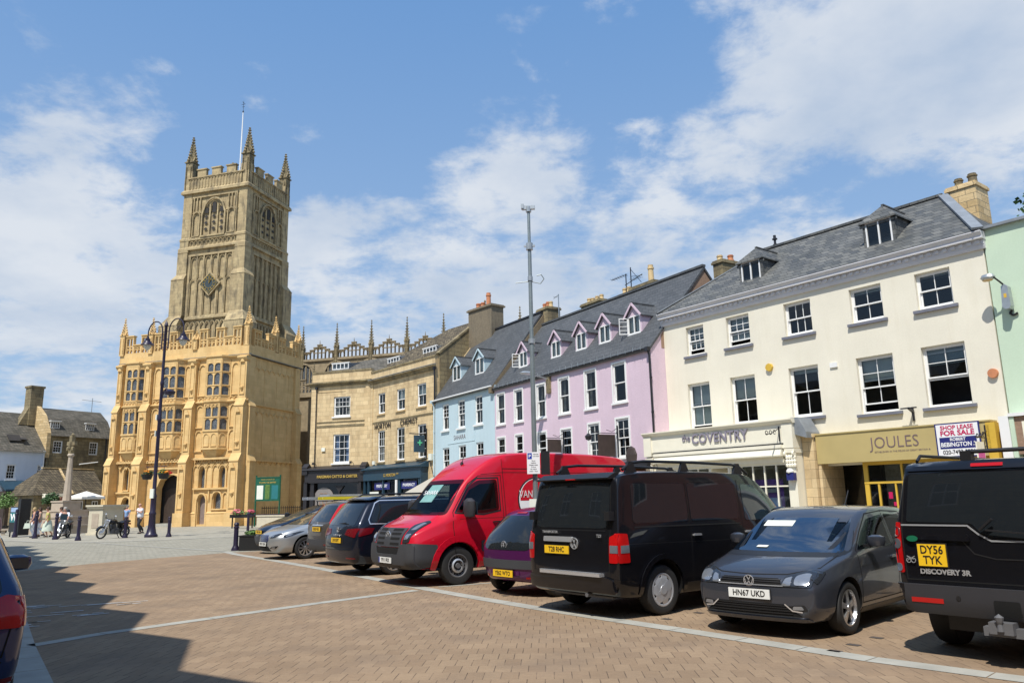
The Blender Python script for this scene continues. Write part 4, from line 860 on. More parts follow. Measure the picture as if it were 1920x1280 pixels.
def catto_building():
 B, W = bframe('stone_building', (-14.745,55.92), (-10.10,54.32), 'honey stone corner house with black shopfront and two wide sash windows')
 W = 4.91; D = 8; ze = 10.12; zp = 11.0
 ho = [(1.87,3.22,7.70,9.12),(1.90,3.23,4.38,6.42)]
 m = MB(); facade(m, 0, W, 0, zp, ho, .2); shell(m, 0, W, D, zp); m.obj('wall', M['ashlar'], B)
 sash(B, *ho[0], cols=4, rt=2, rb=1, y=.1, sill=('white_paint',.1), curtain=True, fr=.055, casing=0); sash(B, *ho[1], cols=3, rt=2, rb=2, y=.1, sill=('white_paint',.1), curtain='blue', fr=.055)
 c = MB(); c.prism([(0,ze-.2),(-.08,ze-.2),(-.14,ze-.05),(-.30,ze),(-.30,ze+.1),(0,ze+.14)], 'x', -.12, W+.02); c.box(0,W,-.05,0,zp-.08,zp+.03); c.box(0,W,0,.3,zp,zp+.03)
 c.box(.5,W-.5,-.035,0,6.95,7.10); c.box(.5,W-.5,-.05,0,7.3,7.36); c.obj('cornice', M['weathered_stone'], B)
 q = MB(); q.box(0,.42,-.06,0,3.9,ze-.2); q.box(W-.42,W,-.06,0,3.9,ze-.2); q.box(.42,2.8,-.03,0,9.5,9.56); q.obj('pilaster', M['ashlar'], B)
 r = MB(); r.add([(-.0,.3,zp-.1),(W+1.5,.3,zp-.1),(W+1.5,D,zp-.1),(-.0,D,zp-.1),(2.0,3.6,12.35),(W+1.5,3.6,12.55)], [(0,1,5,4),(1,2,5),(2,3,4,5),(3,0,4),(0,3,2,1)]); r.obj('roof', M['stone_slate_grey'], B)
 u0, u1, yf, z0, z1 = .85, 2.25, 1.3, 11.36, 11.82
 f = MB(); f.box(u0-.08,u1+.08,yf-.06,yf+.06,z1,z1+.06); f.box(u0,u1,yf-.04,yf+.04,z0,z0+.07); f.box(u0,u1,yf-.04,yf+.04,z1-.05,z1)
 for i in range(5): x = u0+(u1-u0-.06)*i/4; f.box(x,x+.06,yf-.043,yf+.04,z0,z1)
 Dm = f.obj('dormer', M['white_paint'], B); g2 = MB(); g2.quad((u0,yf,z0),(u1,yf,z0),(u1,yf,z1),(u0,yf,z1)); g2.obj('glass', M['glass'], Dm, fix=False)
 k = MB(); k.prism([(yf+.05,z0-.5),(yf+.05,z1+.02),(yf+1.8,z1+.3),(yf+2.0,z1)], 'x', u0, u1); k.obj('dormer_roof', M['lead'], Dm)
 f = MB(); f.box(-.05,4.75,-.5,-.003,3.05,3.85); f.prism([(-.5,3.85),(-.65,3.9),(-.62,4.0),(0,4.2),(0,3.85)], 'x', -.2, 4.9)
 for x in (-.25,4.45): f.box(x,x+.45,-.6,-.003,3.6,4.12); f.prism([(-.6,4.12),(-.3,4.38),(-.003,4.12)], 'x', x, x+.45)
 f.box(.3,4.3,-.53,-.5,3.0,3.06); F = f.obj('shop_fascia', M['shop_black'], B)
 text('lettering', 'PAKEMAN CATTO & CARTER', .27, M['gold'], F, (2.62,-.55,3.42), ext=.008, sx=.92, bold=.006)
 w = MB()
 for x in (-.15,.42,4.2): w.box(x, x+.28, -.45, -.003, 0, 3.05)
 w.box(2.62,2.72,-.3,-.2,0,2.4); w.prism([(2.3,2.8),(2.6,2.4),(2.74,2.4),(3.05,2.8)], 'y', -.3, -.22); w.box(.4,4.3,-.4,-.003,0,.5)
 Wd = w.obj('shop_window', M['shop_black'], B)
 g = MB(); g.quad((.6,-.2,.5),(4.2,-.2,.5),(4.2,-.2,3.05),(.6,-.2,3.05)); g.obj('glass', M['glass_dark'], Wd, fix=False)
 q = MB(); q.box(.1,4.5,-.12,-.05,0,3.05); q.obj('shop_interior', M['room_dark'], B)
 q = MB(); q.prism([(.62,.4)]+[(1.42-.8*cos(pi*t/12),1.95+.75*sin(pi*t/12)) for t in range(13)]+[(2.22,.4)], 'y', -.26, -.24); Q = q.obj('to_let_panel', M['room_grey'], B)
 text('lettering', 'TO\nLET', .52, M['brown_gable'], Q, (1.42,-.28,1.85), ext=.004, sx=.9)
 q = MB(); q.box(1.05,1.85,-.29,-.27,.95,1.35); q.obj('to_let_tag', M['sign_red'], Q)
 q = MB(); q.box(1.0,1.28,-.1,-.003,5.25,5.5); q.obj('alarm_box', M['paper'], B)
 for x in (.55,3.6):
  q = MB(); q.tube([(x,-.0,4.3),(x,-.3,4.45),(x,-.4,4.4)], .02); q.lathe([(0,-.1),(.1,-.1),(.06,.05),(0,.06)], (x,-.42,4.4), 8); q.obj('spot_lamp', M['black_iron'], B)
 pipe(B, [(.45,-.1,ze-.3),(.45,-.1,ze-.5),(.45,-.1,3.9)], .03)
 interior(B, 0, W, D, 10.8)
 return B
plain('room_grey', (.22,.20,.19), .6, .1)
cream_building(); coventry_shop(); joules_shop(); green_building(); pink_building(); blue_building(); chemist_building(); catto_building()

# ================================================================ church: porch, tower, nave.  local x along the south front, y north, z up
CH = thing('parish_church', 'ochre stone church porch with tall pinnacled clock tower and nave behind', 'church', (-33.454,65.077,0), rotz(106.5))
def rib(mb, pts, w, y, d):
 """thin raised moulding following points (x,z) on the plane y, proud by d"""
 for i in range(len(pts)-1):
  (x0, z0), (x1, z1) = pts[i], pts[i+1]; L_ = hypot(x1-x0, z1-z0)
  if L_ < 1e-4: continue
  nx, nz = -(z1-z0)/L_*w/2, (x1-x0)/L_*w/2
  mb.add([(x0-nx,y,z0-nz),(x1-nx,y,z1-nz),(x1+nx,y,z1+nz),(x0+nx,y,z0+nz),(x0-nx,y-d,z0-nz),(x1-nx,y-d,z1-nz),(x1+nx,y-d,z1+nz),(x0+nx,y-d,z0+nz)],
               [(4,5,6,7),(0,4,7,3),(1,2,6,5),(0,1,5,4),(3,7,6,2)])
def rib_arch(mb, a, b, z0, z1, y, d=.06, w=.09, kind='tudor', rise=None, base=True):
 rise = rise or (b-a)*.55
 rib(mb, [(a,z0),(a,z1-rise)]+arch_curve(a, b, z1-rise, rise, kind, 8)[1:-1]+[(b,z1-rise),(b,z0)], w, y, d)
 if base: rib(mb, [(a-w/2,z0),(b+w/2,z0)], w, y, d*1.3)
def place(mb, sub, org, ang):
 """add the faces of sub, turned by ang about z and moved to org"""
 c, s = cos(ang), sin(ang)
 mb.add([(org[0]+v[0]*c-v[1]*s, org[1]+v[0]*s+v[1]*c, org[2]+v[2]) for v in sub.v], sub.f)
def pinnacle(P, x, y, z0, h, w, mat, shaft=.45, name='pinnacle', cr=6):
 m = MB(); hs = h*shaft; k = w/2
 m.box(x-k, x+k, y-k, y+k, z0, z0+hs)
 for s in (-1, 1): # panel recess shown as thin ribs on each face, with a gablet above
  for (a, b) in ((x-k*.8, x-k*.55), (x+k*.55, x+k*.8)): m.box(a, b, y-k*1.12, y+k*1.12, z0+hs*.08, z0+hs*.86)
  for (a, b) in ((y-k*.8, y-k*.55), (y+k*.55, y+k*.8)): m.box(x-k*1.12, x+k*1.12, a, b, z0+hs*.08, z0+hs*.86)
 m.box(x-k*1.25, x+k*1.25, y-k*1.25, y+k*1.25, z0+hs, z0+hs+w*.12)
 for dx, dy in ((0,-1),(0,1),(-1,0),(1,0)):
  cx, cy = x+dx*k*1.0, y+dy*k*1.0
  if dx == 0: m.prism([(cx-k,z0+hs),(cx+k,z0+hs),(cx,z0+hs+w*1.1)], 'y', cy-.04*w, cy+.12*w)
  else: m.prism([(cy-k,z0+hs),(cy+k,z0+hs),(cy,z0+hs+w*1.1)], 'x', cx-.12*w, cx+.04*w)
 zt = z0+h*.93; zb = z0+hs+w*.1
 m.cyl((x,y,zb),(x,y,zt), k*1.0, k*.10, 4)
 for i in range(cr): # crockets climbing the four edges
  t = (i+.45)/cr; z = zb+(zt-zb)*t; r = k*1.2*(1-t)+k*.14
  for q in range(4):
   a = pi/4+q*pi/2 if False else q*pi/2
   cx, cy = x+r*cos(a), y+r*sin(a); s_ = w*.17*(1.15-t*.5)
   m.lathe([(0,-s_),(s_,0),(0,s_*1.5)], (cx+cos(a)*s_*.35, cy+sin(a)*s_*.35, z), 5)
 m.lathe([(0,0),(w*.24,w*.16),(w*.07,w*.34),(w*.17,w*.46),(0,w*.62)], (x,y,zt-.02), 6)
 o = m.obj(name, M[mat], P); return o
def merlon_line(P, axis, a, b, c, z0, zlow, zhigh, n, mat, th=.28, openwork=True, name='parapet', frac=.5, start_high=True):
 """open tracery battlements between a and b on plane c; n merlons"""
 m = MB(); L_ = (b-a); step = L_/(2*n+1)
 def bx(u0, u1, za, zb, t0=0, t1=th):
  if axis == 'x': m.box(u0, u1, c+t0, c+t1, za, zb)
  else: m.box(c-t1, c-t0, u0, u1, za, zb)
 bx(a, b, z0, z0+.14, -.03, th+.03)
 for i in range(2*n+1):
  hi = (i % 2 == 0) == start_high; u0, u1 = a+i*step, a+(i+1)*step; zt = zhigh if hi else zlow
  if openwork:
   pw = .085
   bx(u0, u0+pw, z0+.14, zt); bx(u1-pw, u1, z0+.14, zt); um = (u0+u1)/2; bx(um-pw*.4, um+pw*.4, z0+.14, zt, .05, th-.05)
   bx(u0+pw, u1-pw, zt-.16, zt-.02, .02, th-.02); bx(u0+pw, u1-pw, z0+.14+(zlow-z0-.14)*.48, z0+.14+(zlow-z0-.14)*.48+.07, .05, th-.05)
   if not hi:
    pass
   else: bx(u0+pw, u1-pw, zlow-.1, zlow, .05, th-.05)
   # little cusps in the lights
   for s_ in (0,1):
    ua = u0+pw if s_ == 0 else um+pw*.4; ub = um-pw*.4 if s_ == 0 else u1-pw
    w_ = (ub-ua)
    for zz in ((zlow if hi else zt)-.16, z0+.14+(zlow-z0-.14)*.48):
     bx(ua, ua+w_*.22, zz-w_*.5, zz, .06, th-.06); bx(ub-w_*.22, ub, zz-w_*.5, zz, .06, th-.06)
  else: bx(u0, u1, z0+.14, zt)
  bx(u0-.04, u1+.04, zt, zt+.09, -.05, th+.05)
 m.obj(name, M[mat], P)

def gothic_window(P, org, ang, w, z0, z1, lights, rows, mat, depth=.12, arched=True, name='window'):
 """mullioned panel of arched lights lying in front of leaded glass; rows = list of (z0,z1) bands"""
 fr = MB(); gl = MB()
 lw = w/lights; t = .055
 sub = MB(); sg = MB()
 for i in range(lights+1):
  x = i*lw; sub.box(x-t, x+t, 0, depth, z0, z1)
 for (a, b) in rows:
  for i in range(lights):
   xa, xb = i*lw+t, (i+1)*lw-t; r = min(.30, (b-a)*.35, (xb-xa)*.8)
   arch_fill(sub, xa, xb, b-r, b, .01, depth-.02, 'round')
   sub.box(xa, xb, 0, depth, b, b+.001)
 zs = sorted([z0, z1]+[v for ab in rows for v in ab])
 prev = z0
 for (a, b) in sorted(rows):
  if a > prev+.001:
   sub.box(0, w, .012, depth-.01, prev, a); sub.box(0, w, -.035, .01, a-.09, a-.02)
  prev = b
 if z1 > prev: sub.box(0, w, .012, depth-.01, prev, z1)
 place(fr, sub, org, ang)
 sg.quad((0,depth-.03,z0),(w,depth-.03,z0),(w,depth-.03,z1),(0,depth-.03,z1)); place(gl, sg, org, ang)
 o = fr.obj(name, M[mat], P); gl.obj('glass', M['leaded'], o, fix=False); return o
def leaded():
 m, nt, b = _nodes('leaded'); vec, tc = _coord(nt, True); b.inputs['Roughness'].default_value = .16; b.inputs['Specular IOR Level'].default_value = .6
 mp = nt.nodes.new('ShaderNodeMapping'); mp.inputs['Rotation'].default_value[2] = radians(45); nt.links.new(vec, mp.inputs[0])
 br = nt.nodes.new('ShaderNodeTexBrick'); nt.links.new(mp.outputs[0], br.inputs[0]); br.offset = 0; br.inputs['Brick Width'].default_value = .12; br.inputs['Row Height'].default_value = .12
 br.inputs['Scale'].default_value = 1; br.inputs['Mortar Size'].default_value = .011; br.inputs['Color1'].default_value = (.09,.10,.115,1); br.inputs['Color2'].default_value = (.17,.185,.20,1); br.inputs['Mortar'].default_value = (.012,.012,.012,1)
 nt.links.new(br.outputs['Color'], b.inputs['Base Color'])
 bp = nt.nodes.new('ShaderNodeBump'); bp.inputs['Strength'].default_value = .5; bp.inputs['Distance'].default_value = .03; nt.links.new(_noise(nt, vec, 7, 2), bp.inputs['Height']); nt.links.new(bp.outputs[0], b.inputs['Normal'])
leaded()
plain('church_door', (.045,.03,.022), .6, .3, 5)
plain('grey_door', (.22,.17,.15), .7, .2, 5)

def porch():
 P = CH; LW = 'limewash'; X0, X1, D = 0.0, 12.40, 7.6
 ZC = 13.55
 holes = [(4.40,6.95,0,4.10),(8.42,9.14,.15,2.40),(9.86,10.56,1.35,2.60),(8.42,8.98,3.0,4.62),(10.34,10.88,3.0,4.60),(1.05,1.75,.15,2.3),(1.02,1.46,2.98,4.7),
             (8.75,10.60,7.52,13.3),(4.30,6.35,7.52,13.3),(.60,2.35,7.52,13.3)]
 m = MB(); facade(m, X0, X1, 0, ZC, holes[:7], .55)
 m.quad((X0,0,0),(X0,D,0),(X0,D,ZC),(X0,0,ZC)); m.quad((X1,0,0),(X1,0,ZC),(X1,D,ZC),(X1,D,0)); m.quad((X0,D,0),(X1,D,0),(X1,D,ZC),(X0,D,ZC)); m.quad((X0,0,ZC),(X1,0,ZC),(X1,D,ZC),(X0,D,ZC))
 arch_fill(m, 4.40, 6.95, 3.05, 4.10, 0, .55, 'tudor'); arch_fill(m, 8.42, 9.14, 2.02, 2.40, 0, .55); arch_fill(m, 9.86, 10.56, 2.15, 2.60, 0, .55); arch_fill(m, 1.05, 1.75, 1.95, 2.3, 0, .55)
 arch_fill(m, 8.42, 8.98, 4.2, 4.62, 0, .55, 'tudor'); arch_fill(m, 10.34, 10.88, 4.2, 4.6, 0, .55, 'tudor'); arch_fill(m, 1.02, 1.46, 4.3, 4.7, 0, .55, 'tudor')
 m.obj('porch_wall', M[LW], P)
 # inside of the entrance passage
 q = MB(); q.box(3.9,7.4,.9,D-.1,.0,4.6); q.obj('passage', M['room_dark'], P)
 q = MB(); q.prism([(4.5,0),(4.5,2.6)]+[(4.5+1.05*(1-cos(pi*t/8))/1,2.6+.5*sin(pi*t/8)) for t in range(1,8)]+[(6.6,2.6),(6.6,0)], 'y', .82, .88); q.obj('inner_door', M['church_door'], P)
 q = MB(); q.box(8.42,9.14,.3,.36,.15,2.4); q.obj('side_door', M['grey_door'], P)
 q = MB(); q.box(1.05,1.75,.3,.36,.15,2.3); q.obj('side_door', M['church_door'], P)
 for (a,b,c,d) in holes[2:5]+[holes[6]]:
  q = MB(); q.quad((a,.3,c),(b,.3,c),(b,.3,d),(a,.3,d)); q.obj('leaded_window', M['leaded'], P, fix=False)
 q = MB(); q.box(4.0,7.1,-.55,-.02,0,.12); q.box(4.2,7.0,-.3,.8,.12,.24); q.obj('step', M['kerb_stone'], P)
 # plinth
 q = MB()
 for (a, b) in ((-.1,1.0),(1.8,4.3),(7.05,8.35),(9.2,12.42)): q.box(a,b,-.10,-.002,0,.95); q.prism([(-.10,.95),(-.14,1.0),(-.002,1.12),(-.002,.95)],'x',a,b)
 q.box(12.402,12.52,-.1,D,0,.95); q.obj('plinth', M[LW], P)
 # moulded surrounds and tracery panelling of the lower stage
 t = MB()
 rib_arch(t, 4.33, 7.02, 0, 4.18, 0, .10, .12, rise=1.1, base=False); rib(t, [(3.4,4.62),(7.1,4.62)], .14, 0, .22); rib(t, [(3.3,5.15),(7.2,5.15)], .12, 0, .26)
 rib_arch(t, 8.30, 9.26, 0, 2.56, 0, .12, .12, base=False); rib_arch(t, 9.74, 10.68, 1.3, 2.72, 0, .1, .1); rib_arch(t, 10.78, 11.2, 1.3, 2.6, 0, .1, .08)
 rib(t, [(7.95,2.92),(11.55,2.92)], .14, 0, .2); rib(t, [(7.95,5.28),(11.6,5.28)], .16, 0, .34); rib(t, [(9.45,2.95),(9.45,2.0)], .1, 0, .12)
 for (a, b) in ((7.85,8.32),(8.37,9.03),(9.08,9.62),(9.67,10.22),(10.28,10.94),(11.0,11.5)): rib_arch(t, a, b, 3.0, 4.78, 0, .10, .07, 'tudor', rise=.42, base=False)
 for x in (8.35,9.06,9.65,10.25,10.97): # flaring ribs that carry the oriel
  for k in (-.35,-.12,.12,.35): rib(t, [(x,4.6),(x+k*.55,4.95),(x+k,5.2)], .05, 0, .14)
 rib(t, [(.3,2.75),(2.3,2.75)], .13, 0, .18); rib_arch(t, .93, 1.87, 0, 2.45, 0, .12, .11, base=False); rib_arch(t, .95, 1.55, 2.9, 4.85, 0, .1, .08); rib(t, [(.2,5.2),(2.5,5.2)], .15, 0, .3)
 for x in (.6,1.24,1.9):
  for k in (-.3,-.1,.1,.3): rib(t, [(x,4.6),(x+k*.5,4.9),(x+k,5.15)], .05, 0, .14)
 # blind panelling beside the bays, all stages
 for (a, b) in ((7.82,8.45),(11.0,11.66),(3.38,4.05),(6.45,6.98)):
  rib_arch(t, a, b, 10.4, 13.0, 0, .09, .07); rib_arch(t, a, b, 7.8, 9.6, 0, .09, .07); rib_arch(t, a, b, 5.9, 7.55, 0, .09, .07)
 for x0 in [i*.42 for i in range(1, 29)]:
  if any(abs(x0+.2-c) < .5 for c in (0,2.9,7.4,12.2)): continue
  rib_arch(t, x0, x0+.34, 9.98, 10.26, 0, .07, .05, 'round', base=False)
  rib_arch(t, x0, x0+.34, 4.86, 5.1, 0, .09, .05, 'round', base=False)
 random.seed(11)
 for i in range(46): # carved bosses along the strings
  x = .2+i*.27; t.lathe([(0,-.07),(.07,-.03),(.08,.03),(0,.09)], (x, -.26, 5.27+random.uniform(-.04,.04)), 6)
 t.obj('tracery', M[LW], P)
 # strings following buttresses and bays
 s = MB()
 for z, d, h in ((9.86,.20,.13),(13.55,.26,.16)): s.prism([(0,z-h),(-d*.4,z-h),(-d,z-.02),(-d,z+.04),(0,z+.12)], 'x', -.3, 12.7)
 for z in (5.12,9.62): s.prism([(0,z-.06),(.18,z-.02),(.18,z+.05),(0,z+.12)], 'y', .2, D) if False else None
 for z in (5.12,9.62): s.box(12.40,12.56,.35,D-.7,z-.05,z+.07)
 s.obj('string_course', M[LW], P)
 q = MB(); q.prism([(0,13.60),(-.28,13.60),(-.28,13.63),(0,13.70)], 'x', -.32, 12.72); q.prism([(12.4,13.60),(12.68,13.60),(12.68,13.63),(12.4,13.70)], 'y', .02, D+.1); q.obj('lead_flashing', M['lead'], P)
 # buttresses: stepped, with niche panels
 for (c, w) in ((.0,.66),(2.88,.85),(7.40,.80),(12.22,.90)):
  b = MB(); t2 = MB()
  for (z0, z1, pr, ww) in ((0,1.05,1.06,w+.14),(1.05,5.0,.92,w-.06),(5.0,9.4,.62,w-.08),(9.4,13.5,.34,w-.18)):
   b.box(c-ww/2, c+ww/2, -pr, -.001, z0, z1)
   if z1 > 1.1 and z1 < 13: nx = {5.0:.62, 9.4:.34}[z1]; b.prism([(-pr-.05,z1-.04),(-pr-.05,z1+.02),(-nx,z1+.62),(-nx,z1-.04)], 'x', c-ww/2-.04, c+ww/2+.04)
   if z1 > 1.1:
    rib_arch(t2, c-ww*.3, c+ww*.3, z0+.35+(.6 if z0 > 4 else 0), z1-.45, -pr, .05, .06)
    rib(t2, [(c-ww*.2, z0+1.5),(c+ww*.2, z0+1.5)], .1, -pr, .12); t2.lathe([(0,-.3),(.13,-.05),(.16,.02),(0,.06)], (c, -pr-.04, z0+1.45), 8)
    t2.prism([(c-.2,z1-.55),(c+.2,z1-.55),(c,z1-.18)], 'y', -pr-.14, -pr)
  b.prism([(-.42,13.1),(-.55,13.3),(-.55,13.42),(0,13.6),(0,13.1)], 'x', c-w/2, c+w/2)
  B_ = b.obj('buttress', M[LW], P); t2.obj('niche', M[LW], B_)
 # corner buttress on the east side, and the plain east wall panelling
 b = MB()
 for (z0, z1, pr) in ((0,1.05,.85),(1.05,5.0,.66),(5.0,9.4,.42),(9.4,13.5,.2)):
  b.box(12.4, 12.4+pr, .0, .75, z0, z1)
  if z1 > 1.1 and z1 < 13: nx = {5.0:.42, 9.4:.2}[z1]; b.prism([(12.4+pr+.04,z1-.04),(12.4+pr+.04,z1+.02),(12.4+nx,z1+.5),(12.4+nx,z1-.04)], 'y', -.03, .78)
 b.obj('buttress', M[LW], P)
 b = MB()
 for (z0, z1, pr) in ((0,1.05,.85),(1.05,5.0,.66),(5.0,9.4,.42),(9.4,13.5,.2)):
  b.box(12.4, 12.4+pr, D-.8, D-.05, z0, z1)
  if z1 > 1.1 and z1 < 13: nx = {5.0:.42, 9.4:.2}[z1]; b.prism([(12.4+pr+.04,z1-.04),(12.4+pr+.04,z1+.02),(12.4+nx,z1+.5),(12.4+nx,z1-.04)], 'y', D-.83, D-.02)
 b.obj('buttress', M[LW], P)
 e = MB()
 for k in range(8): # arcading along the east wall, under each string
  y0 = .85+k*.74
  for (zt, zb) in ((13.3,12.2),(9.5,8.55),(5.0,4.55)):
   for i in range(6):
    a0, a1 = pi*i/6, pi*(i+1)/6; r = .33
    p = (12.402, y0+.37-r*cos(a0), zb+ .25 + r*.9*sin(a0)); q_ = (12.402, y0+.37-r*cos(a1), zb+.25+r*.9*sin(a1)); e.bar(p, q_, .12, .07)
   if zt > 9: e.bar((12.402,y0+.37,zb+.5),(12.402,y0+.37,zt),.08,.05)
 for y in (2.4,4.2,6.0):
  e.box(12.398,12.43,y-.03,y+.03,5.3,8.9); e.box(12.398,12.43,y-.03,y+.03,9.9,12.4)
 e.obj('tracery', M[LW], P)
 # oriel bays
 for (c, wf, pr) in ((9.68,1.42,.62),(5.33,1.42,.62),(1.48,1.25,.55)):
  sp = .42; half = wf/2
  body = MB(); poly = lambda o, y=0: [(c-half-sp-o,y),(c-half-o*.6,-pr-o),(c+half+o*.6,-pr-o),(c+half+sp+o,y)]
  def ring(z0, z1, o): body.prism(poly(o), 'z', z0, z1)
  ring(5.95,7.45,0); ring(7.42,7.56,.07); ring(9.72,10.28,.0); ring(9.80,9.92,.10); ring(13.22,13.6,.0); ring(6.0-.02,6.12,.09); ring(13.5,13.62,.1)
  body.slot(0)
  for (px_, py_) in poly(0): body.box(px_-.05,px_+.05,max(py_,-pr+.02)-.0,max(py_,-pr+.02)+.10,7.5,13.3)
  # corbel
  a = poly(0); bq = [(c-.35,0),(c-.22,-.12),(c+.22,-.12),(c+.35,0)]
  body.add([(x,y,5.98) for x,y in a]+[(x,y,5.22) for x,y in bq], [(0,4,5,1),(1,5,6,2),(2,6,7,3),(4,7,6,5),(0,1,2,3)])
  O = body.obj('oriel', M[LW], P)
  pn = MB(); sub = MB()
  for i in range(2): rib_arch(sub, .1+i*wf/2, wf/2-.1+i*wf/2, 6.25, 7.25, 0, .05, .06)
  for i in range(4): rib_arch(sub, .06+i*wf/4, wf/4-.05+i*wf/4, 9.96, 10.2, 0, .05, .04, 'round', base=False); rib_arch(sub, .06+i*wf/4, wf/4-.05+i*wf/4, 9.3, 9.62, 0, .05, .04, 'round', base=False)
  place(pn, sub, (c-half,-pr,0), 0)
  side_l = hypot(sp, pr); sub = MB(); rib_arch(sub, .12, side_l-.12, 6.25, 7.25, 0, .05, .06)
  place(pn, sub, (c+half,-pr,0), atan2(pr, sp)); place(pn, sub, (c-half-sp,0,0), -atan2(pr, sp))
  pn.obj('panel_tracery', M[LW], O)
  for (z0, z1, rows) in ((7.5,9.8,[(7.55,8.45),(8.62,9.45)]),(10.28,13.25,[(10.36,11.05),(11.2,12.15),(12.3,12.98)])):
   gothic_window(P, (c-half,-pr,0), 0, wf, z0, z1, 2, rows, LW); gothic_window(P, (c+half,-pr,0), atan2(pr, sp), side_l, z0, z1, 1, rows, LW); gothic_window(P, (c-half-sp,0,0), -atan2(pr, sp), side_l, z0, z1, 1, rows, LW)
 # parapet: solid band, open battlements, pinnacles
 q = MB(); q.box(-.25,12.65,-.25,.15,13.62,14.35); q.box(12.25,12.65,.15,D,13.62,14.35)
 q.prism([(-.25,13.6),(D/2-.6,14.15),(D/2+.1,14.15),(D,13.6)], 'x', 12.3, 12.6) if False else None
 q.box(-.25,.15,.15,D,13.62,14.35); q.obj('parapet', M[LW], P)
 q = MB(); q.box(0,12.3,.0,D,13.7,13.75); q.obj('porch_roof', M['lead'], P)
 for (a, b, n) in ((.25,2.62,1),(3.2,7.1,2),(7.75,11.85,2)): merlon_line(P, 'x', a, b, -.22, 14.35, 15.15, 15.95, n, LW, start_high=True)
 merlon_line(P, 'y', .5, 3.4, 12.62, 14.35, 15.1, 15.75, 1, LW); merlon_line(P, 'y', 4.0, 7.1, 12.62, 14.35, 15.1, 15.75, 1, LW)
 for (x, y, h, z) in ((-.05,-.15,3.6,14.3),(2.9,-.15,3.4,14.3),(7.42,-.15,1.7,14.3),(12.35,-.05,3.6,14.35),(12.4,3.7,3.4,14.45),(12.4,D-.3,3.5,14.35),(0,D-.3,3.4,14.3)): pinnacle(P, x, y, z, h*.93, .45, LW, shaft=.52)

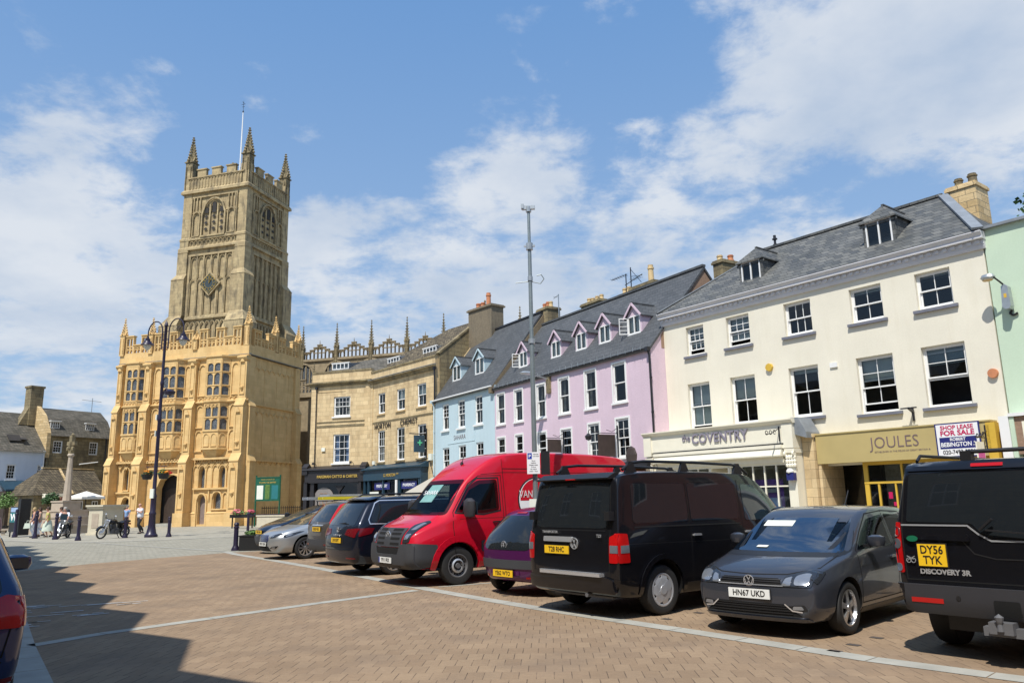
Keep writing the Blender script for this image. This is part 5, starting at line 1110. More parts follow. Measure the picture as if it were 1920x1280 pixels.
def tower():
 P = CH; T = 'tower_stone'; x0, x1, y0, y1 = -4.75, 3.05, 11.45, 18.95
 m = MB()
 m.box(x0+.05, x1-.05, y0+.05, y1-.05, 12, 34.3)
 m.obj('tower_wall', M[T], P)
 # stages: set-off strings round the tower
 s = MB()
 for (z, o, h) in ((28.9,.16,.22),(27.85,.22,.20),(34.15,.28,.28),(20.3,.2,.2),(31.9,.02,.02)):
  s.box(x0-o, x1+o, y0-o, y1+o, z, z+h); s.add([(x0-o,y0-o,z+h),(x1+o,y0-o,z+h),(x1+o,y1+o,z+h),(x0-o,y1+o,z+h),(x0,y0,z+h+o*1.3),(x1,y0,z+h+o*1.3),(x1,y1,z+h+o*1.3),(x0,y1,z+h+o*1.3)], [(0,1,5,4),(1,2,6,5),(2,3,7,6),(3,0,4,7)])
 s.obj('string_course', M[T], P)
 # corner buttresses stepping out as they go down
 for (cx, cy, dx, dy) in ((x0,y0,-1,-1),(x1,y0,1,-1),(x1,y1,1,1),(x0,y1,-1,1)):
  b = MB()
  for (z0, z1, pr, w) in ((28.9,34.15,.05,.92),(25.4,27.85,.22,1.0),(20.3,24.6,.55,1.05),(12,19.6,1.15,1.1),(24.6,25.4,.22,1.0),(27.85,28.9,.12,.95),(19.6,20.3,.55,1.05)):
   ya, yb = (cy-pr, cy+w) if dy < 0 else (cy-w, cy+pr)
   xa, xb = (cx-pr, cx+w) if dx < 0 else (cx-w, cx+pr)
   b.box(xa, xb, ya, yb, z0, z1)
  for (z, p1, p2) in ((24.6,.55,.22),(19.6,1.15,.55),(27.6,.22,.12)):
   w = 1.05; e = .04
   xa, xb = (cx-p1-e, cx+w) if dx < 0 else (cx-w, cx+p1+e); ya, yb = (cy-p1-e, cy+w) if dy < 0 else (cy-w, cy+p1+e)
   xc, xd = (cx-p2, cx+w) if dx < 0 else (cx-w, cx+p2); yc, yd = (cy-p2, cy+w) if dy < 0 else (cy-w, cy+p2)
   h = (p1-p2)*1.9
   b.add([(xa,ya,z),(xb,ya,z),(xb,yb,z),(xa,yb,z),(xc,yc,z+h),(xd,yc,z+h),(xd,yd,z+h),(xc,yd,z+h)], [(3,2,1,0),(4,5,6,7),(0,1,5,4),(1,2,6,5),(2,3,7,6),(3,0,4,7)])
  b.obj('buttress', M[T], P)
 # big raking buttress weathering at the foot of the south-east corner
 b = MB(); b.prism([(-.1,12),(-.1,20.4),(-1.3,17.9),(-2.6,14.4),(-2.6,12)], 'x', 1.3, 2.6); b.v = [(v[0], v[1]+y0+.1, v[2]) for v in b.v]; b.obj('buttress', M['lead' if 0 else T], P)
 # face panels, south and east
 def face(sub_fn, name, mat=T):
  for (org, ang, wd) in (((x0,y0,0),0,x1-x0),((x1,y0,0),pi/2,y1-y0)):
   sub = MB(); sub_fn(sub, wd, ang == 0); mb = MB(); place(mb, sub, org, ang); mb.obj(name, M[mat], P)
 def clockstage(s, W, south):
  a, b = 1.35, W-1.25
  n = 6; w = (b-a)/n
  s.box(a-.22, a-.02, -.16, .1, 20.6, 27.1); s.box(b+.02, b+.22, -.16, .1, 20.6, 27.1); s.box(a-.22, b+.22, -.18, .1, 27.1, 27.3); s.box(a-.1,b+.1,-.12,.1,20.5,20.7)
  for i in range(n+1): x = a+i*w; s.box(x-.07, x+.07, -.14 if i % 2 else -.18, .1, 20.6, 27.1)
  for i in range(n):
   x = a+i*w; rib_arch(s, x+.12, x+w-.12, 20.7, 24.6, -.03, .08, .08, base=False); rib_arch(s, x+.12, x+w-.12, 24.7, 26.95, -.03, .06, .06, 'round', base=False)
   for j in range(5): pass
 face(clockstage, 'tower_panelling')
 def band(s, W, south):
  n = 11; w = (W-2.2)/n
  for i in range(n): rib_arch(s, 1.1+i*w+.06, 1.1+(i+1)*w-.06, 28.2, 28.8, -.05, .06, .05, 'round')
  for i in range(9): w2 = (W-2.4)/9; rib_arch(s, 1.2+i*w2+.06, 1.2+(i+1)*w2-.06, 15.5, 20.0, -.05, .09, .09)
 face(band, 'tower_frieze')
 def belfry(s, W, south):
  c = W/2; hw = 1.42
  rib_arch(s, c-hw, c+hw, 29.2, 33.35, -.05, .16, .16, 'tudor', rise=1.7)
  for k in (-1, 1): s.box(c+k*hw/3-.07, c+k*hw/3+.07, -.14, .0, 29.2, 32.7)
  for i in range(3):
   for r in range(4):
    x = c-hw+.1+i*hw*2/3; w = hw*2/3-.2
    if r < 3 or i == 1: rib_arch(s, x, x+w, 31.9, 32.5+(.5 if i == 1 else .0), -.02, .08, .06, 'round', base=False)
  for k in (-1, 1):
   xa = c+k*2.15; rib_arch(s, xa-.42, xa+.42, 29.3, 32.0, -.04, .12, .10, 'round');
   for q in (-1,0,1): s.box(xa+q*.4-.05, xa+q*.4+.05, -.12, .0, 32.2, 33.6)
  s.box(1.1, W-1.1, -.12, 0, 33.6, 33.75); s.box(1.0, W-1.0, -.10, 0, 29.1, 29.25)
  for q in (1.05, W-1.15): s.box(q-.06, q+.06, -.14, 0, 29.2, 33.6)
 face(belfry, 'belfry_tracery')
 def louv(s, W, south):
  c = W/2; hw = 1.42
  for i in range(3):
   x = c-hw+.12+i*hw*2/3; w = hw*2/3-.24
   for r in range(3):
    z = 29.9+r*.68; xm = x+w/2
    s.box(xm-.11, xm+.11, -.075, -.056, z-.02, z+.26); s.box(xm-.20, xm+.20, -.074, -.056, z+.06, z+.18)
   s.box(x+.12, x+w-.12, -.075, -.056, 31.75, 32.35+(.55 if i == 1 else .0))
 face(louv, 'belfry_opening', 'room_dark')
 # blank infill of the belfry lights keeps its stone; parapet
 q = MB(); o = .1
 for (a, b, c, d) in ((x0-o,x1+o,y0-o,y0+.3),(x0-o,x1+o,y1-.3,y1+o),(x0-o,x0+.3,y0+.3,y1-.3),(x1-.3,x1+o,y0+.3,y1-.3)): q.box(a,b,c,d,34.45,35.95)
 q.obj('parapet', M[T], P)
 q = MB(); q.box(x0+.3,x1-.3,y0+.3,y1-.3,34.4,34.5); q.obj('tower_roof', M['lead'], P)
 s = MB()
 for (org, ang, W) in (((x0-.1,y0-.1,0),0,x1-x0+.2),((x1+.1,y0-.1,0),pi/2,y1-y0+.2),((x1+.1,y1+.1,0),pi,x1-x0+.2),((x0-.1,y1+.1,0),-pi/2,y1-y0+.2)):
  sub = MB(); n = 17; w = (W-1.6)/n
  for i in range(n): rib_arch(sub, .8+i*w+.04, .8+(i+1)*w-.04, 34.65, 35.8, 0, .07, .07, 'round', base=False)
  sub.box(.5, W-.5, -.12, 0, 35.85, 35.98)
  nm = 3; st = (W-1.6)/(2*nm+1)
  for i in range(2*nm+1):
   if i % 2 == 1 or False: sub.box(.8+i*st-.1, .8+(i+1)*st+.1, 0, .32, 35.95, 36.75); sub.box(.8+i*st-.18, .8+(i+1)*st+.18, -.08, .38, 36.75, 36.88)
  sub.box(.3,.95,0,.3,35.95,36.8); sub.box(W-.95,W-.3,0,.3,35.95,36.8)
  place(s, sub, org, ang)
 s.obj('battlement', M[T], P)
 for (x, y) in ((x0+.35,y0+.35),(x1-.35,y0+.35),(x1-.35,y1-.35),(x0+.35,y1-.35)): pinnacle(P, x, y, 34.4, 6.6, .86, 'weathered_stone', shaft=.52, cr=8)
 # clock: diamond board, gilt ring
 cx, cz, cy = x0+4.02, 23.92, y0-.32
 q = MB(); R_ = 1.32; q.prism([(cx-R_,cz),(cx,cz-R_),(cx+R_,cz),(cx,cz+R_)], 'y', cy, cy+.2); CK = q.obj('clock', M['tower_stone'], P)
 q = MB(); R_ = 1.12; q.prism([(cx-R_,cz),(cx,cz-R_),(cx+R_,cz),(cx,cz+R_)], 'y', cy-.03, cy); q.obj('clock_face', M['clock_dark'], CK)
 q = MB(); nn = 36
 for i in range(nn):
  a0, a1 = 2*pi*i/nn, 2*pi*(i+1)/nn
  for r, w in ((.80,.035),(.50,.03)): q.bar((cx+r*cos(a0),cy-.04,cz+r*sin(a0)),(cx+r*cos(a1),cy-.04,cz+r*sin(a1)), .02, w, up=(0,1,0))
 for i in range(12): a = 2*pi*i/12; q.bar((cx+.55*cos(a),cy-.045,cz+.55*sin(a)),(cx+.76*cos(a),cy-.045,cz+.76*sin(a)), .03, .09, up=(0,1,0))
 for a in range(4):
  a0, a1 = pi/2*a, pi/2*(a+1); q.bar((cx+1.05*cos(a0),cy-.04,cz+1.05*sin(a0)),(cx+1.05*cos(a1),cy-.04,cz+1.05*sin(a1)), .02, .05, up=(0,1,0))
 q.obj('numerals', M['gold'], CK)
 q = MB(); q.bar((cx,cy-.07,cz),(cx+.06,cy-.07,cz+.72), .02, .06, up=(0,1,0)); q.bar((cx,cy-.07,cz),(cx+.26,cy-.07,cz+.42), .02, .09, up=(0,1,0)); q.obj('clock_hands', M['gold'], CK)
 # flagpole
 fx, fy = x0+4.1, y0+3.5
 q = MB(); q.cyl((fx,fy,34.4),(fx,fy,38.4),.11,.10,10); q.cyl((fx,fy,38.4),(fx,fy,44.9),.095,.05,10); F = q.obj('flagpole', M['white_paint'], P)
 q = MB(); q.lathe([(0,0),(.1,.05),(.05,.2),(.02,.3),(.02,1.4),(0,1.45)], (fx,fy,44.9), 8); q.bar((fx-.25,fy,45.9),(fx+.25,fy,45.9),.03); q.bar((fx-.16,fy,45.6),(fx+.16,fy,45.6),.03); q.bar((fx,fy-.2,46.1),(fx,fy+.2,46.1),.03); q.obj('weather_vane', M['black_iron'], F)
 q = MB()
 for (tx, ty) in ((x0+.5,y0+.6),(x1-.6,y0+.6),(x1-.6,y1-.6)): q.bar((fx,fy,38.3),(tx,ty,35.9),.025)
 q.obj('stay_wire', M['black_iron'], F)

def nave():
 P = CH; T = 'nave_stone'; yn = 19.86; ya = 11.0
 m = MB(); m.box(3.0, 34, yn, yn+9, 0, 16.95); m.obj('nave_wall', M[T], P)
 m = MB(); m.box(6.0, 30, ya, yn, 0, 11.6); m.obj('aisle_wall', M[T], P)
 s = MB(); s.box(2.9,34.1,yn-.18,yn,16.7,16.95); s.box(5.9,30.1,ya-.2,ya,11.45,11.75); s.box(5.85,6.0,ya,yn,11.45,11.75); s.obj('string_course', M[T], P)
 for i in range(7): # clerestory windows with arched heads, dark leaded glass
  c = 3.0+2.06+i*4.14+.05
  f = MB(); rib_arch(f, c-1.45, c+1.45, 12.4, 16.5, yn, .2, .2, 'tudor', rise=1.1)
  for k in (-.95,-.48,0,.48,.95): f.box(c+k-.06, c+k+.06, yn-.13, yn, 12.4, 16.2)
  f.box(c-1.4,c+1.4,yn-.1,yn,14.2,14.35)
  W_ = f.obj('window', M[T], P)
  g = MB(); g.poly([(c-1.4,yn-.02,12.4),(c+1.4,yn-.02,12.4)]+[(x,yn-.02,z) for x, z in reversed(arch_curve(c-1.4,c+1.4,15.4,1.05,'tudor',8))]); g.obj('glass', M['leaded'], W_, fix=False)
 # open stepped cresting
 m = MB(); zb = 16.95
 for i in range(7):
  a = 5.06-2.07+i*4.14
  cells = [(0,.0),(.46,.0),(.92,.25),(1.38,.55),(1.84,.85),(2.30,.55),(2.76,.25),(3.22,.0),(3.68,.0)]
  for dx, hh in cells:
   u0, u1 = a+2.07-0+dx, a+2.07+dx+.46; zt = zb+.75+hh*.9
   m.box(u0-.045,u0+.045,yn-.05,yn+.15,zb,zt); m.box(u1-.045,u1+.045,yn-.05,yn+.15,zb,zt)
   m.box(u0+.045,u1-.045,yn-.03,yn+.13,zt-.14,zt-.02); m.box(u0-.06,u1+.06,yn-.08,yn+.18,zt,zt+.09); m.box(u0+.045,u0+.14,yn,yn+.1,zt-.26,zt-.14); m.box(u1-.14,u1-.045,yn,yn+.1,zt-.26,zt-.14)
   if hh > .5: m.box(u0+.045,u1-.045,yn,yn+.1,zb+.62,zb+.72)
 m.obj('cresting', M[T], P)
 for i in range(7): pinnacle(P, 5.06+i*4.14, yn+.0, 16.0, 4.9, .42, 'weathered_stone', shaft=.42, cr=8)
 for i in range(7): pinnacle(P, 7.13+i*4.14, yn+.05, 18.0, .95, .2, 'weathered_stone', shaft=.2, cr=3)
 for i in range(5): pinnacle(P, 7.3+i*4.6, ya+.0, 11.8, 2.9, .32, 'weathered_stone', shaft=.45, cr=6)
 # aisle parapet and tall aisle window seen in the gap beside the porch
 merlon_line(P, 'x', 6.0, 14.0, ya-.1, 11.75, 12.6, 13.1, 5, T, th=.2)
 # low east projection with tall window between porch and stone house
 m = MB(); m.box(12.5, 20, 9.2, ya, 0, 11.0); m.obj('aisle_wall', M[T], P)
 f = MB(); g = MB()
 rib_arch(f, 13.3, 16.2, 2.2, 10.3, 9.2, .3, .25, 'tudor', rise=1.3)
 for k in (14.0,14.75,15.5): f.box(k-.09,k+.09,9.0,9.2,2.2,10.0)
 f.box(13.4,16.1,9.02,9.2,6.0,6.25)
 for k in range(4): rib_arch(f, 13.37+k*.74, 13.37+k*.74+.62, 6.3, 9.2, 9.18, .1, .07, 'tudor', base=False)
 W_ = f.obj('window', M[T], P); g.quad((13.3,9.17,2.2),(16.2,9.17,2.2),(16.2,9.17,9.9),(13.3,9.17,9.9)); g.obj('glass', M['leaded'], W_, fix=False)
plain('clock_dark', (.04,.055,.06), .5, .1)
porch(); tower(); nave()

# ================================================================ old houses left of the church (local x to the right, y away)
TOWN0 = (-54.1, 71.62, 0)
TOWN_O = Vector((-41.41, 68.45, 0)); TA = 32.0
def stone_house():
 B = thing('stone_house', 'brown stone house with tall gable chimney and two small roof dormers', 'house', tuple(TOWN_O), rotz(TA))
 x0, x1, D = 0.0, 5.78, 4.8
 ho = [(.50,1.32,6.45,7.55),(3.75,4.57,6.4,7.58),(.6,1.4,3.6,4.9),(3.6,4.4,3.6,4.9)]
 m = MB(); facade(m, x0, x1, 0, 8.1, ho, .18); shell(m, x0, x1, D, 8.1)
 m.obj('wall', M['weathered_stone'], B)
 for h in ho: sash(B, *h, cols=3, rt=2, rb=2, y=.08)
 r = MB(); r.prism([(-.25,7.95),(1.0,9.65),(2.4,10.65),(3.8,9.65),(D+.2,7.95)], 'x', x0+.2, x1+.12); R_ = r.obj('roof', M['stone_slate_grey'], B)
 g = MB(); g.prism([(-.05,6.0),(-.05,8.2),(1.0,9.85),(2.4,10.9),(3.8,9.85),(D,8.2),(D,6.0)], 'x', x0-.12, x0+.22); g.obj('gable_wall', M['chimney_stone'], B)
 g = MB(); g.box(x0-.75, x0+.35, 2.2, 3.2, 9.0, 12.4); g.box(x0-.83, x0+.43, 2.12, 3.28, 12.4, 12.58); g.prism([(x0-1.5,9.0),(x0-.75,10.6),(x0-.75,9.0)], 'y', 2.3, 3.1); g.obj('chimney', M['weathered_stone'], B)
 for u in (.25, 3.42):
  f = MB(); f.box(u,u+.82,.28,.36,8.66,8.72); f.box(u,u+.82,.28,.36,9.2,9.27)
  for i in range(5): f.box(u+i*.19,u+i*.19+.05,.28,.36,8.7,9.22)
  f.box(u,u+.82,.29,.35,8.94,8.97); f.box(u-.06,u+.88,.12,.5,9.27,9.34); Dm = f.obj('dormer', M['white_paint'], B)
  q = MB(); q.prism([(.33,8.3),(.33,9.3),(1.3,9.55)], 'x', u, u+.82); q.obj('dormer_roof', M['stone_slate_grey'], Dm)
 pipe(B, [(x1-.5,-.1,8.0),(x1-.5,-.12,7.7),(x1-.5,-.12,1)], .06)
 q = MB(); q.tube([(2.9,-.15,5.5),(4.6,-.15,5.75)], .05); q.obj('waste_pipe', M['white_paint'], B)
 q = MB(); q.bar((5.0,2.4,10.5),(5.0,2.4,12.0),.04); q.bar((4.0,2.4,11.75),(5.9,2.4,11.7),.03); q.obj('aerial', M['zinc'], B)
 interior(B, x0, x1, D, 8)
def white_house():
 B = thing('white_house', 'white rendered house with slate roof at the left edge beyond the bollards', 'house', tuple(TOWN_O), rotz(TA))
 x0, x1, D = -11.0, -.12, 7.2
 ho = [(-3.14,-2.38,4.1,5.35),(-.66,-.28,4.5,5.35),(-6.5,-5.7,4.1,5.35)]
 m = MB(); facade(m, x0, x1, 0, 6.6, ho, .18); shell(m, x0, x1, D, 6.6); m.obj('wall', M['white_render'], B)
 for h in ho: sash(B, *h, cols=3 if h[1]-h[0] > .5 else 2, rt=2, rb=2, y=.08, sill=('white_paint',.06))
 r = MB(); r.prism([(-.25,6.45),(3.6,10.15),(D,6.5)], 'x', x0, x1); r.obj('roof', M['stone_slate_grey'], B)
 q = MB(); q.prism([(.55,7.35),(.50,7.42),(1.05,7.95),(1.1,7.88)], 'x', -2.9, -1.9); q.prism([(.4,7.5),(.36,7.55),(.9,7.75),(.94,7.7)], 'x', -2.0, -1.5); q.obj('roof_light', M['room_dark'], B)
 # ground floor bay with a lead canopy
 q = MB(); q.prism([(-.02,3.7),(-.02,4.0),(-1.3,3.25),(-1.3,3.1)], 'x', -3.6, -.25); q.obj('canopy', M['petrol'], B)
 q = MB(); q.box(-3.5,-.4,-1.1,-.02,0,3.1); q.obj('shop_bay', M['timber_dark'], B)
 pipe(B, [(x1-.12,-.1,6.5),(x1-.12,-.1,6.3),(x1-.12,-.1,1)], .05, 'white_paint')
 interior(B, x0, x1, D, 6.5)
def low_house():
 o = tuple(TOWN_O+az(TA-90)*-4.85)
 B = thing('low_stone_cottage', 'low stone cottage with broad mossy stone tiled roof left of church', 'house', o, rotz(TA))
 x0, x1 = -3.1, 2.75
 m = MB(); m.box(x0, x1, 0, 4.6, 0, 2.75); m.obj('wall', M['weathered_stone'], B)
 r = MB(); r.add([(x0-.3,-.3,2.68),(x1+.12,-.3,2.68),(x1+.12,4.7,2.68),(x0-.3,4.7,2.68),(x0+1.6,2.2,4.95),(x1+.12,2.2,4.9)], [(0,1,5,4),(1,2,5),(2,3,4,5),(3,0,4),(0,3,2,1)]); R_ = r.obj('roof', M['stone_tiles'], B)
 q = MB(); q.bar((x0+1.5,2.2,5.0),(x1+.1,2.2,4.95),.2,.1); q.bar((-.15,-.3,2.78),(-.15,2.2,5.0),.16,.08); q.obj('ridge', M['chimney_stone'], R_)
 for (a, b) in ((-1.5,-.7),(.4,.9),(1.7,2.2)):
  w = MB(); w.box(a,b,-.06,-.003,.9,.98); w.box(a,b,-.06,-.003,2.1,2.18)
  n = max(2, int((b-a)/.3))
  for i in range(n+1): x = a+(b-a-.05)*i/n; w.box(x,x+.05,-.06,-.003,.98,2.1)
  w.box(a,b,-.05,-.003,1.5,1.54); W_ = w.obj('window', M['white_paint'], B); g = MB(); g.quad((a,-.02,.98),(b,-.02,.98),(b,-.02,2.1),(a,-.02,2.1)); g.obj('glass', M['glass_dark'], W_, fix=False)
 q = MB(); q.box(-2.6,-1.2,-.8,-.31,2.45,2.8); q.obj('shop_blind', M['cream_paint'], B)
def cream_gable():
 B = thing('rear_house', 'plain pale rendered wall end showing between brown stone house and church', 'house', tuple(TOWN_O), rotz(TA))
 m = MB(); m.box(5.85, 8.2, .3, 4.6, 0, 7.6); m.obj('wall', M['cream_render'], B); r = MB(); r.prism([(.2,7.5),(2.4,8.8),(4.8,7.5)], 'x', 5.85, 8.3); r.obj('roof', M['stone_slate_grey'], B)
stone_house(); white_house(); low_house(); cream_gable()

# ================================================================ vehicles. local x forward (0 = rear bumper), y left, z up
def paint(name, col, metal=0.0, rough=.32):
 return plain(name, col, rough, .03, 1.5, 0, 30, metal, .15, .85)
paint('paint_polo', (.06,.066,.082), .5, .32); paint('paint_black', (.006,.006,.008), .1); paint('paint_red', (.52,.006,.022), .0, .35); paint('paint_purple', (.085,.012,.085), .4, .35)
paint('paint_night', (.008,.011,.022), .3); paint('paint_silver', (.42,.44,.45), .65, .38); paint('paint_bronze', (.10,.085,.075), .5, .4); paint('paint_blue', (.012,.03,.095), .35)
paint('car_glass', (.012,.015,.018), 0, .03); paint('car_glass_light', (.02,.034,.045), 0, .03)
plain('trim_black', (.012,.012,.013), .45, .1); plain('bumper_grey', (.04,.042,.047), .6, .08, 4, .1, 60); plain('bumper_dark', (.028,.028,.032), .55, .08, 4)
plain('chrome', (.75,.76,.78), .22, .02, 3, 0, 30, .72); plain('alloy', (.55,.56,.58), .28, .05, 3, 0, 30, .9); plain('steel_rim', (.11,.11,.115), .5, .1); plain('hubcap', (.50,.51,.53), .4, .05, 3, 0, 30, .5)
paint('lamp_red', (.42,.006,.006), 0, .2); paint('lamp_dark_red', (.12,.004,.008), 0, .2); paint('lamp_clear', (.30,.32,.35), .6, .12); paint('lamp_inner', (.045,.05,.058), .5, .18); paint('lamp_amber', (.6,.2,.01), 0, .2)
plain('plate_yellow', (.78,.48,.015), .4, .03); plain('plate_white', (.72,.73,.70), .4, .03); plain('plate_ink', (.008,.008,.008), .5, 0); plain('plate_blue', (.02,.05,.35), .4, 0); plain('hole_black', (.002,.002,.002), .9, 0)
plain('cabin_black', (.02,.02,.022), .8, .2); plain('cloth_seat', (.045,.045,.05), .85, .3, 9); window_glass('glass_auto', (.42,.50,.50), .5, .5, (.50,.55,.62))
plain('ladder_yellow', (.72,.58,.02), .5, .1); plain('alu', (.5,.52,.54), .4, .1, 3, 0, 30, .6)

def rpoly(pts, r=.04, n=4):
 """round the corners of a polygon"""
 out = []; k = len(pts)
 for i in range(k):
  p = Vector(pts[i]); a = Vector(pts[i-1]); b = Vector(pts[(i+1) % k]); rr = r
  da, db = (a-p), (b-p); ra = min(rr, da.length*.45); rb = min(rr, db.length*.45)
  s, e = p+da.normalized()*ra, p+db.normalized()*rb
  for t in range(n+1):
   t /= n; out.append(tuple((1-t)**2*s + 2*t*(1-t)*p + t*t*e))
 return out
def pband(pts, w):
 """closed or open line of width w as a list of quads"""
 res = []
 for i in range(len(pts)-1):
  a, b = Vector(pts[i]), Vector(pts[i+1]); d = (b-a)
  if d.length < 1e-5: continue
  d.normalize(); n = Vector((-d.y, d.x))*w/2; e = d*w*.25
  res.append([tuple(a-n-e), tuple(b-n+e), tuple(b+n+e), tuple(a+n-e)])
 return res
class Car:
 def __init__(s, name, label, cat, st, body_mat, axles, R, ww, x0=0, group=None, crown=.03, bulge=(.05,.07), wellr=None, colf=.55, track=None, sub=3, cr=1.0, cabin=None):
  s.root = thing(name, label, cat, group=group); s.axles = axles; s.R = R
  cols = [-1, -colf, 0, colf, 1]; n = len(st); vid = {}; vs = []; fs = []
  ROWS = 5
  def P(i, j, k):
   q = st[i]; x = (q[0], q[0], q[0], q[1], q[2])[j]; z = q[3+j]; w = q[8+j]; c = cols[k]; f = 1-c*c
   if j == 4: z += crown*f
   if i == 0: x -= bulge[0]*f
   if i == n-1: x += bulge[1]*f
   if i == 1 and j in (0, 4): x -= bulge[0]*f*.5
   if i == n-2 and j in (0, 4): x += bulge[1]*f*.6
   return (x, c*w, z)
  def V(i, j, k):
   if (i, j, k) not in vid: vid[(i, j, k)] = len(vs); vs.append(P(i, j, k))
   return vid[(i, j, k)]
  for i in range(n-1):
   for k in range(4):
    fs.append((V(i,4,k),V(i+1,4,k),V(i+1,4,k+1),V(i,4,k+1))); fs.append((V(i,0,k),V(i,0,k+1),V(i+1,0,k+1),V(i+1,0,k)))
   for j in range(ROWS-1):
    fs.append((V(i,j,0),V(i+1,j,0),V(i+1,j+1,0),V(i,j+1,0))); fs.append((V(i,j,4),V(i,j+1,4),V(i+1,j+1,4),V(i+1,j,4)))
  for i in (0, n-1):
   for j in range(ROWS-1):
    for k in range(4): fs.append((V(i,j,k),V(i,j+1,k),V(i,j+1,k+1),V(i,j,k+1)))
  me = bpy.data.meshes.new('body'); me.from_pydata(vs, [], fs)
  bm = bmesh.new(); bm.from_mesh(me); bmesh.ops.recalc_face_normals(bm, faces=bm.faces)
  cl = bm.edges.layers.float.get('crease_edge') or bm.edges.layers.float.new('crease_edge')
  inv = {v: k for k, v in vid.items()}; bm.verts.ensure_lookup_table()
  for e in bm.edges:
   a, b = inv[e.verts[0].index], inv[e.verts[1].index]
   if a[1] == b[1] and a[2] == b[2] and a[2] in (0, 4): # runs along the side
    e[cl] = min(.95, cr*{0: .3, 1: .25, 2: .3, 3: .55, 4: .35}[a[1]])
   if a[0] == b[0] and a[0] in (0, n-1) and a[2] == b[2] and a[2] in (0, 4): e[cl] = .2*cr
  bm.to_mesh(me); bm.free()
  tmp = bpy.data.objects.new('tmp', me); COL.objects.link(tmp)
  ss = tmp.modifiers.new('s', 'SUBSURF'); ss.levels = sub; ss.render_levels = sub
  dg = bpy.context.evaluated_depsgraph_get(); full = bpy.data.meshes.new_from_object(tmp.evaluated_get(dg))
  bm = bmesh.new(); bm.from_mesh(full); s.bvh = BVHTree.FromBMesh(bm); bm.free()
  # wheel wells
  cut = MB(); wr = wellr or R*1.17
  hw = max(q[10] for q in st)
  for ax in axles:
   for sd in (-1, 1): cut.cyl((ax, sd*(hw-.34), R*1.0), (ax, sd*(hw+.2), R*1.0), wr, wr, 40)
  co = cut.obj('tmpc', M['trim_black'])
  full.materials.clear(); full.materials.append(M[body_mat])
  tmp.modifiers.clear(); tmp.data = full
  cos_ = [co]
  if cabin: # hollow out the cabin so that one looks through real glass
   for pl in cabin['side']: k = MB(); k.prism(pl, 'y', -1.2, 1.2); cos_.append(k.obj('tmpc', M['cabin_black']))
   pl, xa = cabin['front']; k = MB(); k.prism(pl, 'x', xa, 7.5); cos_.append(k.obj('tmpc', M['cabin_black']))
  for c_ in cos_:
   bo = tmp.modifiers.new('b', 'BOOLEAN'); bo.operation = 'DIFFERENCE'; bo.object = c_; bo.solver = 'EXACT'; bo.material_mode = 'TRANSFER'
  dg = bpy.context.evaluated_depsgraph_get(); res = bpy.data.meshes.new_from_object(tmp.evaluated_get(dg))
  bpy.data.objects.remove(tmp); [bpy.data.objects.remove(c_) for c_ in cos_]
  res.name = 'body'; s.body = bpy.data.objects.new('body', res); COL.objects.link(s.body); s.body.parent = s.root
  res.polygons.foreach_set('use_smooth', [True]*len(res.polygons))
  try: res.set_sharp_from_angle(angle=radians(40))
  except Exception: pass
  s.hw = hw
  s.track = track
 def place(s, x, y, heading, ax):
  """put axle ax (0 rear, 1 front) centre over ground point x,y with the given compass heading"""
  d = az(heading); o = Vector((x, y, .012)) - d*s.axles[ax]
  s.root.location = o; s.root.rotation_euler = (0, 0, rotz(heading)); return s
 def patch(s, name, poly, plane, mat, off=.006, parent=None, dens=.07, side=1, skirt=True, polys=None, sink=.02, label=None):
  """surface piece following the body: plane 'side' takes (x,z), 'front'/'rear' take (y,z), 'top' takes (x,y)"""
  bm = bmesh.new()
  for pl in (polys or [poly]):
   try: bm.faces.new([bm.verts.new((p[0], p[1], 0)) for p in pl])
   except ValueError: pass
  allp = [p for pl in (polys or [poly]) for p in pl]
  for a in (0, 1):
   lo, hi = min(p[a] for p in allp), max(p[a] for p in allp); n = int((hi-lo)/dens)
   for i in range(1, n+1):
    c = lo+(hi-lo)*i/(n+1); co = (c, 0, 0) if a == 0 else (0, c, 0); no = (1, 0, 0) if a == 0 else (0, 1, 0)
    bmesh.ops.bisect_plane(bm, geom=bm.verts[:]+bm.edges[:]+bm.faces[:], plane_co=co, plane_no=no)
  if plane == 'side': d = Vector((0, -side, 0)); mp = lambda v: Vector((v.x, side*3, v.y))
  elif plane == 'front': d = Vector((-1, 0, 0)); mp = lambda v: Vector((12, v.x, v.y))
  elif plane == 'rear': d = Vector((1, 0, 0)); mp = lambda v: Vector((-6, v.x, v.y))
  else: d = Vector((0, 0, -1)); mp = lambda v: Vector((v.x, v.y, 5))
  hs = [s.bvh.ray_cast(mp(v.co), d)[0] for v in bm.verts]; xs = [h.x for h in hs if h is not None]
  xlim = (min(xs)+.9 if plane == 'rear' else max(xs)-.9) if xs else 0
  for v in bm.verts:
   o = mp(v.co); h, nrm, _, _ = s.bvh.ray_cast(o, d)
   if h is not None and ((plane == 'rear' and h.x > xlim) or (plane == 'front' and h.x < xlim)):
    h, nrm, _, _ = s.bvh.find_nearest(Vector((xlim+(-.7 if plane == 'rear' else .7), v.co.x*.96, v.co.y)))
   if h is None:
    h, nrm, _, _ = s.bvh.find_nearest(o + d*(o-Vector((2, 0, .7))).dot(-d))
   if nrm.dot(d) > 0: nrm = -nrm
   v.co = h + nrm*off
  be = [e for e in bm.edges if len(e.link_faces) == 1]
  if skirt and be:
   r = bmesh.ops.extrude_edge_only(bm, edges=be); vv = [g for g in r['geom'] if isinstance(g, bmesh.types.BMVert)]
   for v in vv: v.co += d*sink
  bmesh.ops.recalc_face_normals(bm, faces=bm.faces)
  f0 = max(bm.faces, key=lambda f: f.calc_area())
  if f0.normal.dot(d) > 0: bmesh.ops.reverse_faces(bm, faces=bm.faces)
